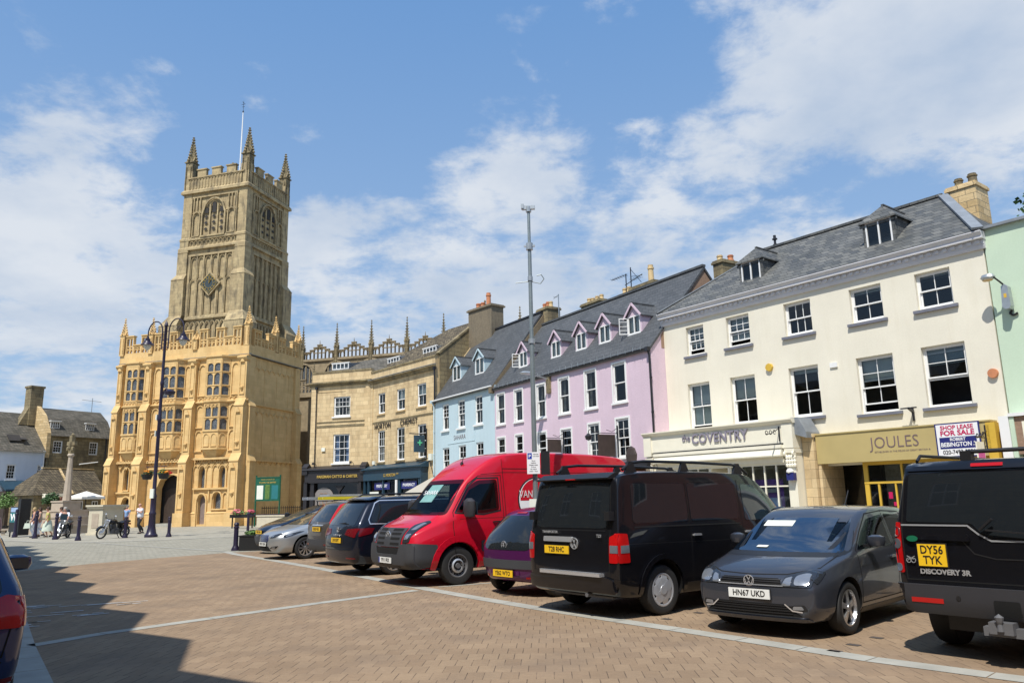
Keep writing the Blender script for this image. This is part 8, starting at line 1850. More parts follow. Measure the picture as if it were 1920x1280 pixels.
def blue_car():
 st = [(.03,.10,.36,.30,.46,.86,1.06,1.44,.66,.80,.84,.80,.60),(.14,.20,.50,.24,.42,.86,1.08,1.56,.78,.88,.90,.86,.66),(.9,.9,1.0,.2,.38,.84,1.07,1.62,.82,.90,.91,.87,.68),(2.2,2.2,2.2,.2,.34,.82,1.04,1.62,.82,.90,.91,.87,.68),
          (2.9,2.85,2.7,.2,.34,.81,1.02,1.56,.82,.90,.91,.86,.66),(3.3,3.3,3.0,.2,.34,.8,1.01,1.44,.82,.90,.91,.86,.62),(3.7,3.75,3.8,.2,.35,.78,.98,1.03,.8,.90,.91,.85,.7),(4.2,4.2,4.2,.2,.38,.72,.86,.9,.74,.86,.87,.78,.6),(4.5,4.5,4.46,.26,.42,.6,.72,.76,.58,.7,.72,.64,.5)]
 c = Car('people_carrier', 'dark blue car cut by the left edge, its rear lamp and mirror in shade', 'car', st, 'paint_blue', (.9,3.6), .325, .2, wellr=.39, bulge=(.06,.09))
 c.patch('rear_window', rpoly([(-.72,1.04),(.72,1.04),(.62,1.50),(-.62,1.50)],.07), 'rear', 'car_glass', off=.006)
 for m_ in (1,-1):
  T_ = c.patch('tail_light', rpoly([(m_*.46,.82),(m_*.84,.80),(m_*.86,1.02),(m_*.74,1.05),(m_*.50,.94)],.02), 'rear', 'lamp_red', off=.012); c.patch('tail_light', rpoly([(.10,.80),(.46,.86),(.40,1.02),(.14,1.03)],.02), 'side', 'lamp_red', side=m_, off=.012, dens=.05)
  c.patch('lens', rpoly([(m_*.52,.86),(m_*.70,.86),(m_*.70,.94),(m_*.54,.92)],.02), 'rear', 'lamp_clear', off=.018, parent=T_)
  c.patch('reflector', [(m_*.62,.40),(m_*.82,.40),(m_*.82,.44),(m_*.62,.44)], 'rear', 'lamp_dark_red', off=.01)
  c.patch('side_window', rpoly([(.60,1.12),(.8,1.46),(1.6,1.52),(1.6,1.10)],.05), 'side', 'car_glass', side=m_); c.patch('side_window', rpoly([(1.66,1.10),(1.66,1.52),(2.4,1.50),(2.4,1.08)],.04), 'side', 'car_glass', side=m_); c.patch('side_window', rpoly([(2.46,1.08),(2.46,1.50),(2.8,1.44),(3.3,1.06)],.04), 'side', 'car_glass', side=m_)
  for x in (1.63,2.43): c.line('door_gap', [(x,.4),(x,1.56)], 'side', side=m_)
  c.line('chrome_trim', [(.6,1.07),(3.35,1.03)], 'side', w=.018, mat='chrome', off=.008, side=m_)
 c.line('tailgate_gap', [(.82,1.0),(.74,.60),(-.74,.60),(-.82,1.0)], 'rear'); c.line('bumper_gap', [(-.85,.56),(.85,.56)], 'rear')
 h = c.hit('rear', .0, .72); c.plate(h.x-.02, 0, .72, 'WX08 LHD', False)
 c.mirror(2.95, 1.05, (.1,.14,.09), 'paint_blue', out=.13); c.handles([(2.1,.95),(1.3,.95)], 'paint_blue'); c.wheels(.2, .225, 'five')
 c.place(-4.85, 6.12, -37.3, 0); c.root.scale = (1,1,.94)
polo(); transporter(); crafter(); purple(); discovery(); alhambra(); crv(); focus(); ladder_car(); blue_car()

# ================================================================ rows that close the market place, one added behind the camera for reflections
masonry('old_brick', (.30,.15,.10), (.22,.11,.08), (.2,.17,.13), .23, .075, .01, var=.2, bump=.4)
plain('terracotta', (.36,.13,.10), .85, .1, 1.0, .2, 20)
def row(name, label, org, heading, L_, h, D, wall, gable_w=0, gable_h=0, storeys=((1.0,2.4),(3.9,5.5),(6.3,7.6)), pitch=3.0, roofmat='slate_smooth', rz_=2.6):
 B = thing(name, label, 'building', org, rotz(heading)); m = MB()
 holes = []
 n = int(L_/pitch)
 for (a, b) in storeys:
  for i in range(n): u = (i+.5)*L_/n; holes.append((u-.5, u+.5, a, b))
 facade(m, 0, L_, 0, h, holes, .18); shell(m, 0, L_, D, h)
 if gable_w:
  k = int(L_/gable_w)
  for i in range(k): m.prism([(i*gable_w, h-.01), ((i+1)*gable_w, h-.01), ((i+.5)*gable_w, h+gable_h)], 'y', 0, .25)
 m.obj('wall', M[wall], B)
 for hh in holes:
  w = MB(); a, b, c, d = hh
  w.box(a,a+.06,.08,.14,c,d); w.box(b-.06,b,.08,.14,c,d); w.box(a+.06,b-.06,.08,.14,c,c+.07); w.box(a+.06,b-.06,.08,.14,d-.06,d); w.box(a+.06,b-.06,.085,.135,(c+d)/2-.03,(c+d)/2+.03); w.box((a+b)/2-.015,(a+b)/2+.015,.09,.13,c+.07,d-.06)
  W_ = w.obj('window', M['white_paint'], B); g = MB(); g.quad((a,.12,c),(b,.12,c),(b,.12,d),(a,.12,d)); g.obj('glass', M['glass_dark'], W_, fix=False)
 r = MB(); r.prism([(.3,h),(D/2,h+rz_*.55 if gable_w else h+rz_),(D,h)], 'x', 0, L_); r.obj('roof', M[roofmat], B)
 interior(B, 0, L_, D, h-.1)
 return B
d1 = Vector((.5678,-.8231,0)); n1 = Vector((.8231,.5678,0))
def LP(s, n): return d1*s + n1*n
# the gabled row on the left, whose shadow lies across the paving (front faces the square)
_o = LP(6.1, -2.66)
row('gabled_terrace', 'gabled terrace just outside the left edge throwing its shadow', (_o.x,_o.y,0), 145.4+180, 45.0, 8.5, 7, 'weathered_stone', 3.0, .93)
row('red_terrace', 'terracotta terrace closing the square beyond the right edge', (19.6,14.0,0), 182, 34, 9.5, 8, 'terracotta', storeys=((.9,2.5),(4.0,5.8),(6.8,8.2)))
row('unseen_brick_terrace', 'unseen brick terrace added behind the camera to darken reflections', (18.0,-20.5,0), 262, 36, 8.5, 8, 'old_brick')  # unseen row, put in so car paint and glass reflect something darker

# ================================================================ street furniture
plain('post_violet', (.02,.014,.035), .35, .2)
plain('galvanised', (.27,.31,.31), .42, .14, 5, .05, 40, .55)
plain('flower_orange', (.75,.28,.02), .7, .4, 20); plain('flower_red', (.62,.03,.03), .7, .4, 20); plain('flower_pink', (.62,.14,.20), .7, .4, 20)
plain('leaf_dark', (.035,.085,.02), .6, .5, 9); plain('leaf_light', (.09,.17,.035), .6, .4, 9); plain('leaf_red', (.16,.06,.03), .6, .4, 9); plain('leaf_tree', (.045,.10,.028), .6, .4, 3)
plain('canvas', (.74,.72,.66), .8, .05); plain('teal', (.02,.16,.17), .5, .1); plain('stone_pale', (.55,.50,.38), .85, .12, 3, .2, 20); plain('stone_panel', (.42,.35,.27), .85, .15, 3, .2, 20)
plain('bark', (.08,.06,.04), .9, .3, 10)
def leafball(mb, c, r, n, size, seed=0, squash=1.0, lumps=7):
 """leaf-sized faces spread through an uneven crown"""
 rnd = random.Random(seed); cs = []
 for i in range(lumps):
  d = Vector((rnd.gauss(0,1), rnd.gauss(0,1), rnd.gauss(0,1)*.8)).normalized()*r*rnd.uniform(.2,.62); cs.append((Vector(c)+Vector((d.x,d.y,d.z*squash)), r*rnd.uniform(.38,.6)))
 for i in range(n):
  cc, rr = rnd.choice(cs); d = Vector((rnd.gauss(0,1), rnd.gauss(0,1), rnd.gauss(0,1))).normalized(); p = cc + Vector((d.x,d.y,d.z*squash))*rr*(rnd.random()**.4)
  a = (d+Vector((rnd.uniform(-.9,.9), rnd.uniform(-.9,.9), rnd.uniform(-.4,.9)))).normalized(); u = a.cross(Vector((0,0,1))); u = u.normalized() if u.length > .1 else Vector((1,0,0)); v = a.cross(u); s = size*rnd.uniform(.6,1.3)
  mb.quad(p-u*s*.5, p+v*s*.35, p+u*s*.5, p-v*s*.35)
def lamp_post():
 L_ = thing('street_lamp', 'tall dark lamp post with two scrolled swan neck arms and hanging flower baskets', 'street lamp', (-19.62,42.49,0), rotz(114))
 m = MB(); m.lathe([(.34,0),(.34,.12),(.26,.2),(.20,.5),(.19,.55),(.17,1.15),(.19,1.2),(.19,1.28),(.15,1.34),(.15,2.1),(.17,2.15),(.15,2.2),(.105,2.3),(.092,6.2),(.115,6.25),(.115,6.4),(.086,6.5),(.082,8.2),(.105,8.25),(.105,8.4),(.08,8.5),(.075,11.6),(.11,11.65),(.06,11.85),(0,11.95)], (0,0,0), 14)
 m.obj('post', M['post_violet'], L_, smooth=True)
 for s in (-1, 1):
  z0 = 10.3; a = MB(); x0 = s*.26; r = .56
  a.tube([(x0,0,z0),(x0,0,z0+1.05)]+[(x0+s*(r-r*cos(pi*t/12)),0,z0+1.05+.62*sin(pi*t/12)) for t in range(1,13)]+[(x0+s*2*r,0,z0+.78)], .035, 8)
  for zz in (.1,.55,1.0): a.bar((s*.08,0,z0+zz),(x0,0,z0+zz),.04)
  for c, rr in ((.42,.2),(.76,.14)):
   a.tube([(x0+s*c+rr*(1-t/20)*cos(t*.6),0,z0+1.12+rr*(1-t/20)*sin(t*.6)) for t in range(16)], .012, 6)
  A = a.obj('arm', M['post_violet'], L_)
  h = MB(); h.lathe([(.0,.3),(.06,.3),(.07,.2),(.14,.18),(.14,.05),(.20,.03),(.22,-.05),(.36,-.16),(.37,-.2),(.0,-.18)], (x0+s*2*r,0,z0+.55), 18); h.obj('lamp_hood', M['post_violet'], A, smooth=True)
  g = MB(); g.lathe([(.22,0),(.20,-.12),(.11,-.28),(0,-.34)], (x0+s*2*r,0,z0+.38), 16); g.obj('lamp_globe', M['frosted'], A, smooth=True)
 q = MB(); q.box(-.2,-.12,-.1,.1,6.3,6.6); q.box(-.18,-.12,-.1,.1,5.4,5.7); q.box(-.13,.13,-.17,-.1,2.05,2.55); q.obj('notice_plate', M['paper'], L_)
 q = MB(); q.bar((0,0,7.55),(1.0,0,7.55),.04); q.tube([(.1,0,7.7),(.4,-.05,8.0),(.8,0,7.8)],.05); q.lathe([(0,-.2),(.25,-.1),(.3,.05),(0,.2)],(.65,0,7.78),9); q.obj('banner_bracket', M['post_violet'], L_)
 q = MB(); q.bar((-.75,0,3.75),(.8,0,3.75),.035); q.obj('basket_bar', M['post_violet'], L_)
 for s, mt, lb in ((-1,'flower_orange','hanging basket of orange flowers left of the lamp post'),(1,'flower_red','hanging basket of yellow and red flowers right of the lamp post')):
  p = Vector((-19.62,42.49,0))+az(114)*(s*.62)
  B = thing('hanging_basket', lb, 'flower basket', (p.x,p.y,3.05), 0)
  b = MB(); b.lathe([(0,0),(.22,.02),(.30,.25),(.31,.3),(0,.28)], (0,0,0), 14); b.obj('basket', M['trim_black'], B)
  b = MB(); leafball(b, (0,0,.36), .38, 420, .10, 3+s, .6); b.obj('leaves', M['leaf_dark' if s < 0 else 'leaf_light'], B, fix=False)
  b = MB(); leafball(b, (-.05*s,0,.40), .38, 150, .09, 8+s, .6); b.obj('flowers', M['flower_orange'], B, fix=False)
  if s > 0: b = MB(); leafball(b, (.40,-.1,.34), .16, 60, .09, 21, .7); b.obj('red_flowers', M['flower_red'], B, fix=False)
  b = MB(); b.bar((0,0,.3),(0,0,.72),.02); b.obj('hanger', M['post_violet'], B)
plain('frosted', (.62,.60,.52), .35, .05)
def cctv_pole():
 P = thing('steel_pole', 'tall plain galvanised pole with parking sign rising between the parked vans', 'pole', (.42,16.0,0), rotz(97))
 m = MB(); m.cyl((0,0,0),(0,0,4.9),.054,.050,16); m.cyl((0,0,4.9),(0,0,6.9),.044,.040,16); m.cyl((0,0,6.9),(0,0,7.85),.033,.033,14); m.obj('pole_tube', M['galvanised'], P, smooth=True)
 m = MB()
 for z, r in ((4.9,.07),(6.28,.055),(2.2,.07)): m.cyl((0,0,z-.05),(0,0,z+.05),r,r,16)
 m.cyl((0,0,6.93),(0,0,7.08),.075,.075,12); m.bar((-.12,0,7.02),(.12,0,7.02),.04); m.cyl((0,0,7.8),(0,0,7.92),.06,.06,12); m.box(-.14,.14,-.04,.04,7.86,7.94); m.box(-.16,-.1,-.06,.06,7.88,7.98)
 m.obj('collar', M['zinc'], P)
 m = MB(); m.tube([(-.32,0,6.2),(.0,0,6.22),(.22,0,6.16),(.3,0,6.26),(.24,0,6.36),(.14,0,6.34)], .01, 6); m.obj('cable_end', M['galvanised'], P)
 S = thing('parking_sign', 'small white parking notice with blue P fixed on the tall steel pole', 'sign', tuple(Vector((.42,16.0,2.12))-Vector((.02,.12,0))), rotz(97))
 q = MB(); q.box(-.16,.14,-.012,.0,0,.50); q.obj('plate', M['sign_white'], S)
 q = MB(); q.box(-.145,-.045,-.014,-.012,.34,.48); q.obj('blue_square', M['plate_blue'], S)
 S.scale = (.88,1,.88)
 text('lettering', 'P', .10, M['sign_white'], S, (-.095,-.016,.405), ext=.001, bold=.003)
 text('lettering', 'Mon-Sat', .036, M['sign_black'], S, (.05,-.015,.45), ext=.001); text('lettering', '9 am-5 pm', .034, M['sign_black'], S, (.05,-.015,.405), ext=.001)
 for i, t in enumerate(('Pay at','machine','Display ticket','2 hours','No return','within 1 hour')): text('lettering', t, .036, M['sign_black'], S, (-.01,-.015,.30-i*.048), ext=.001)
 q = MB(); q.box(.16,.36,.02,.16,-.02,.52); q.obj('back_box', M['trim_black'], S)
 q = MB(); q.box(-.12,.12,-.1,-.08,1.30,1.62); q.obj('taped_notice', M['paper'], P)
def bollards():
 proto = thing('bollard', 'dark bollard nearest the camera, left of the silver hatchback', 'bollard', (-10.1,28.54,0), 0, 'dark iron bollards round the church forecourt')
 m = MB(); m.lathe([(.15,0),(.15,.05),(.11,.14),(.085,.2),(.08,.78),(.10,.80),(.10,.84),(.075,.86),(.095,.93),(.07,.985),(0,1.0)], (0,0,0), 14); m.obj('shaft', M['post_violet'], proto, smooth=True)
 lbs = ['leftmost dark bollard, just right of the W board','dark bollard standing left of the walking women','dark bollard in front of the first motorcycle','dark bollard at the left end of the pale pedestal','dark bollard at the rear wheel of the black motorcycle','dark bollard right of the tall lamp post']
 for (x, y, h), lb in zip([(-29.27,46.11,1.62),(-26.71,43.86,1.5),(-24.39,41.83,1.38),(-22.11,39.91,1.22),(-20.85,42.14,1.12),(-18.64,42.43,1.08)], lbs):
  c = copy_tree(proto); c.location = (x,y,0); c.scale = (1,1,h); c['label'] = lb
def plaza():
 # iron railing and flower trough right of the porch, behind the parked cars
 R_ = thing('railing', 'low black iron railing against the church east wall', 'railing', (-19.6,60.8,0), rotz(35))
 q = MB()
 for i in range(28): q.bar((i*.2,0,0),(i*.2,0,1.45),.03)
 q.obj('bars', M['black_iron'], R_); q = MB(); q.box(-.05,5.45,-.02,.02,1.3,1.35); q.box(-.05,5.45,-.02,.02,.2,.25); q.obj('rail', M['black_iron'], R_)
 W_ = thing('low_wall', 'low pale stone wall with rail beside the church porch', 'wall', (-18.9,57.5,0), rotz(118)); q = MB(); q.box(0,7,0,.3,0,.75); q.box(-.05,7.05,-.05,.35,.75,.85); q.obj('wall', M['stone_pale'], W_)
 N = thing('notice_board', 'dark green church notice board on two posts with white and gold panels', 'notice board', (-19.5,58.85,0), rotz(108))
 q = MB(); q.cyl((0,0,0),(0,0,3.75),.06,.06,8); q.cyl((2.1,0,0),(2.1,0,3.75),.06,.06,8); q.obj('post', M['green_board'], N)
 q = MB(); q.box(.03,2.07,-.06,.06,1.85,3.55); q.box(.0,2.1,-.09,.09,3.55,3.62); q.obj('board', M['green_board'], N)
 q = MB(); q.box(.12,.68,-.075,-.06,1.98,3.0); q.obj('paper_notice', M['paper'], N); q = MB(); q.box(.85,1.25,-.075,-.06,1.98,3.05); q.obj('gold_panel', M['leaf_light'], N); q = MB(); q.box(1.42,1.98,-.072,-.06,1.98,3.0); q.obj('glass_case', M['teal'], N)
 text('lettering', 'PARISH CHURCH OF', .13, M['gold'], N, (1.05,-.07,3.42), ext=.003); text('lettering', 'ST JOHN THE BAPTIST', .15, M['gold'], N, (1.05,-.07,3.2), ext=.003, bold=.003)
 # planter boxes near the cars
 T = thing('planter', 'square black planter with low plants beside the small black van', 'planter', (-9.9,28.75,0), rotz(90))
 q = MB(); q.box(0,.9,-.45,.45,0,.5); q.box(-.02,.92,-.47,.47,.5,.54); q.obj('box', M['trim_black'], T); q = MB(); leafball(q, (.45,0,.6), .42, 240, .11, 5, .5); q.obj('plants', M['leaf_light'], T, fix=False)
 F = thing('flower_trough', 'rail mounted trough of pink flowers right of the porch door', 'flower trough', (-19.15,55.2,0), rotz(105))
 q = MB(); q.box(-.9,.9,-.2,.2,.72,.95); q.bar((-.8,0,0),(-.8,0,.75),.07); q.bar((.8,0,0),(.8,0,.75),.07); q.obj('trough', M['trim_black'], F)
 q = MB(); leafball(q, (-.45,0,1.15), .5, 260, .14, 31, .5); leafball(q, (.45,0,1.12), .5, 260, .14, 32, .5); q.obj('flowers', M['flower_pink'], F, fix=False)
 q = MB(); leafball(q, (-.2,0,1.08), .6, 220, .13, 33, .4); leafball(q, (.6,0,1.0), .4, 120, .13, 34, .4); q.obj('leaves', M['leaf_light'], F, fix=False)
 Pp = thing('iron_post', 'dark iron post with handrail beside the pink flower trough', 'post', (-15.0,44.2,0), rotz(105)); q = MB(); q.lathe([(.12,0),(.08,.1),(.07,1.0),(.1,1.05),(.1,1.12),(0,1.2)], (0,0,0), 12); q.bar((0,0,1.05),(3.4,.3,1.05),.05); q.cyl((3.4,.3,0),(3.4,.3,1.1),.05,.05,8); q.obj('post_and_rail', M['post_violet'], Pp)
 # pedestal
 D_ = thing('stone_pedestal', 'pale stone pedestal with recessed panel beside the black motorcycle', 'pedestal', (-25.9,47.7,0), rotz(112))
 q = MB(); q.box(0,1.15,0,1.5,.06,1.55); q.box(-.09,1.24,-.09,1.59,1.55,1.66); q.box(-.15,1.30,-.15,1.65,1.66,1.77); q.box(-.06,1.21,-.06,1.56,0,.12); q.obj('block', M['stone_pale'], D_)
 q = MB(); q.box(.30,.85,-.02,-.002,.42,1.25); q.obj('panel', M['stone_panel'], D_)
 # market cross
 X = thing('market_cross', 'old stone market cross with tapering shaft on a stepped base', 'monument', (-29.85,52.1,0), rotz(118))
 q = MB()
 for i, (s, z0, z1) in enumerate(((1.9,0,.55),(1.45,.55,1.1),(.95,1.1,1.5),(.62,1.5,2.1))): q.box(-s,s,-s,s,z0,z1-.002); q.box(-s-.05,s+.05,-s-.05,s+.05,z1-.1,z1)
 q.obj('base', M['stone_panel'], X)
 q = MB(); q.cyl((0,0,2.1),(0,0,5.05),.27,.14,8); q.lathe([(.15,0),(.22,.06),(.22,.12),(.17,.2)], (0,0,5.0), 8); q.obj('shaft', M['stone_panel'], X)
 q = MB(); q.box(-.15,.15,-.12,.12,5.2,6.4); q.box(-.42,.42,-.1,.1,5.75,6.0)
 for s in (-1, 1): q.lathe([(0,-.2),(.09,-.1),(.1,.1),(0,.2)], (s*.28,-.1,5.5), 6)
 q.lathe([(0,-.25),(.1,-.15),(.1,.2),(.06,.3),(0,.38)], (0,-.14,5.7), 8); q.lathe([(.12,0),(.14,.05),(0,.2)], (0,0,6.4), 6); q.obj('cross_head', M['weathered_stone'], X)
 # parasol
 U = thing('parasol', 'white square parasol over the cafe tables beside the cross', 'parasol', (-29.95,54.6,0), rotz(118))
 q = MB(); q.cyl((0,0,0),(0,0,2.72),.035,.035,8); q.obj('pole', M['timber_dark'], U)
 q = MB(); s = .85; ap = (0,0,2.75)
 cs = [(-s,-s,2.35),(s,-s,2.35),(s,s,2.35),(-s,s,2.35)]
 for i in range(4): a, b = cs[i], cs[(i+1)%4]; q.tri(a,b,ap); q.quad(a,b,(b[0],b[1],2.2),(a[0],a[1],2.2))
 q.obj('canopy', M['canvas'], U, fix=False)
 T = thing('cafe_table', 'cafe table under the white parasol', 'table', (-29.0,55.5,0), 0); q = MB(); q.cyl((0,0,.70),(0,0,.74),.5,.5,16); q.cyl((0,0,0),(0,0,.7),.04,.04,8); q.cyl((0,0,0),(0,0,.03),.28,.28,12); q.obj('table', M['timber_dark'], T)
 Bn = thing('flower_bed', 'long low bed of red flowers behind the motorcycles', 'flower bed', (-33.2,54.2,0), rotz(118)); q = MB(); q.box(0,5.4,0,.6,0,.45); q.obj('trough', M['stone_panel'], Bn); q = MB()
 for i in range(7): leafball(q, (.4+i*.76,.3,.6), .42, 110, .14, 50+i, .5)
 q.obj('flowers', M['flower_red'], Bn, fix=False); q = MB()
 for i in range(7): leafball(q, (.7+i*.7,.3,.52), .4, 70, .14, 60+i, .5)
 q.obj('leaves', M['leaf_dark'], Bn, fix=False)
 # W board, A-board
 Wb = thing('shop_board', 'teal board with a large white W at the left behind the bollards', 'sign', (-30.2,47.0,0), rotz(122)); q = MB(); q.box(-.1,.95,0,.12,.3,1.75); q.bar((0,.06,0),(0,.06,.4),.06); q.bar((.85,.06,0),(.85,.06,.4),.06); q.box(.95,1.25,-.1,.5,.1,2.2); q.obj('frame', M['trim_black'], Wb)
 q = MB(); q.box(-.02,.87,-.02,-.001,.85,1.42); q.obj('panel', M['teal'], Wb); q = MB(); q.box(.0,.85,-.02,-.001,1.45,1.7); q.obj('top_panel', M['poster_blue'], Wb); text('lettering', 'W', .56, M['sign_white'], Wb, (.42,-.03,1.12), ext=.006, bold=.015, sx=1.25)
 A = thing('a_board', 'small folding A-board with pale poster beside the porch buttress', 'sign', (-28.35,55.0,0), rotz(118)); q = MB()
 q.add([(0,-.35,0),(1.0,-.35,0),(.9,0,1.35),(.1,0,1.35),(0,-.30,0),(1.0,-.30,0),(.9,.05,1.35),(.1,.05,1.35)], [(0,1,2,3),(7,6,5,4),(0,4,5,1),(1,5,6,2),(2,6,7,3),(3,7,4,0)]); q.add([(0,.35,0),(1.0,.35,0),(.9,.05,1.35),(.1,.05,1.35)], [(0,1,2,3)]); q.obj('frame', M['clay'], A, fix=False)
 q = MB(); q.add([(.14,-.335,.15),(.86,-.335,.15),(.8,-.03,1.27),(.2,-.03,1.27)], [(0,1,2,3)]); q.v = [(v[0],v[1]-.02,v[2]) for v in q.v]; q.obj('poster', M['leaf_light'], A, fix=False)
 for i, (x, y, r, mt, lb) in enumerate([(-35.9,55.2,.62,'leaf_light','clipped round bay tree by the white house canopy'),(-33.9,56.9,.56,'leaf_dark','clipped round dark green standard tree in front of the low cottage'),(-33.2,57.6,.42,'leaf_red','small standard tree with bronze red leaves near the cross')]):
  T = thing('standard_tree', lb, 'tree', (x,y,0), 0)
  q = MB(); q.cyl((0,0,.3),(0,0,1.9),.05,.04,8); q.obj('trunk', M['bark'], T); q = MB(); leafball(q, (0,0,2.2), r*1.45, 900, .16, 70+i, .72, 9); q.obj('crown', M[mt], T, fix=False)
  q = MB(); q.lathe([(.22,0),(.32,.45),(.34,.5),(0,.48)], (0,0,0), 12); q.obj('pot', M['trim_black'], T)
def tree_right():
 T = thing('tree', 'leafy green tree rising behind the pale green building', 'tree', (25.85,33.5,-1.3), 0)
 m = MB(); m.cyl((0,0,1.3),(0,0,8),.45,.3,10); m.cyl((0,0,7.5),(-2.2,-1.2,14.5),.22,.08,8); m.cyl((0,0,8),(1.5,1,13),.2,.08,8); m.cyl((-1.0,-.5,10),(-2.2,-1.3,13.6),.12,.05,6); m.cyl((0,0,6),(-2.4,1.5,10),.18,.06,6); m.obj('trunk', M['bark'], T)
 q = MB()
 for i, (x, y, z, r) in enumerate([(-2.2,-1.2,15.6,.9),(-2.4,-1.3,14.2,.95),(-1.2,-1,14.0,1.5),(0,0,13.5,3.0),(1.5,1,14.5,2.6),(-1.6,1.4,11.6,2.0),(-1.9,-1.2,16.6,.6),(.3,-.6,15.9,2.0)]): leafball(q, (x,y,z), r*1.2, int(420*r), .27, 90+i, .85, 9)
 q.obj('crown', M['leaf_tree'], T, fix=False)
lamp_post(); cctv_pole(); bollards(); plaza(); tree_right()

# ================================================================ people and motorcycles
plain('skin', (.50,.27,.19), .55, .08); plain('cloth_white', (.74,.76,.82), .8, .06, 8); plain('cloth_navy', (.02,.03,.09), .8, .2); plain('cloth_dark', (.02,.022,.028), .8, .2); plain('cloth_yellow', (.55,.50,.16), .8, .15, 8)
plain('cloth_mint', (.55,.62,.52), .8, .15, 8); plain('cloth_blue', (.22,.34,.55), .8, .15, 8); plain('cloth_red', (.42,.03,.05), .8, .2); plain('cloth_beige', (.42,.35,.26), .8, .15, 8); plain('hair_brown', (.05,.028,.018), .7, .2); plain('hair_fair', (.42,.30,.14), .7, .2); plain('hair_grey', (.35,.32,.28), .7, .2)
plain('shoe', (.03,.025,.022), .5, .1); plain('shoe_white', (.6,.6,.6), .5, .1)
def skinned(name, verts, edges, rad, mat, parent, root=0, sub=2):
 me = bpy.data.meshes.new(name); me.from_pydata(verts, edges, []); o = bpy.data.objects.new(name, me); COL.objects.link(o)
 sk = o.modifiers.new('sk', 'SKIN'); sk.use_smooth_shade = True; ss = o.modifiers.new('ss', 'SUBSURF'); ss.levels = sub; ss.render_levels = sub
 for i, r in enumerate(rad): me.skin_vertices[0].data[i].radius = (r, r) if not isinstance(r, tuple) else r; me.skin_vertices[0].data[i].use_root = (i == root)
 dg = bpy.context.evaluated_depsgraph_get(); nm = bpy.data.meshes.new_from_object(o.evaluated_get(dg)); bpy.data.objects.remove(o)
 nm.name = name; nm.materials.clear(); nm.materials.append(M[mat]); nm.polygons.foreach_set('use_smooth', [True]*len(nm.polygons))
 r = bpy.data.objects.new(name, nm); COL.objects.link(r); r.parent = parent; return r
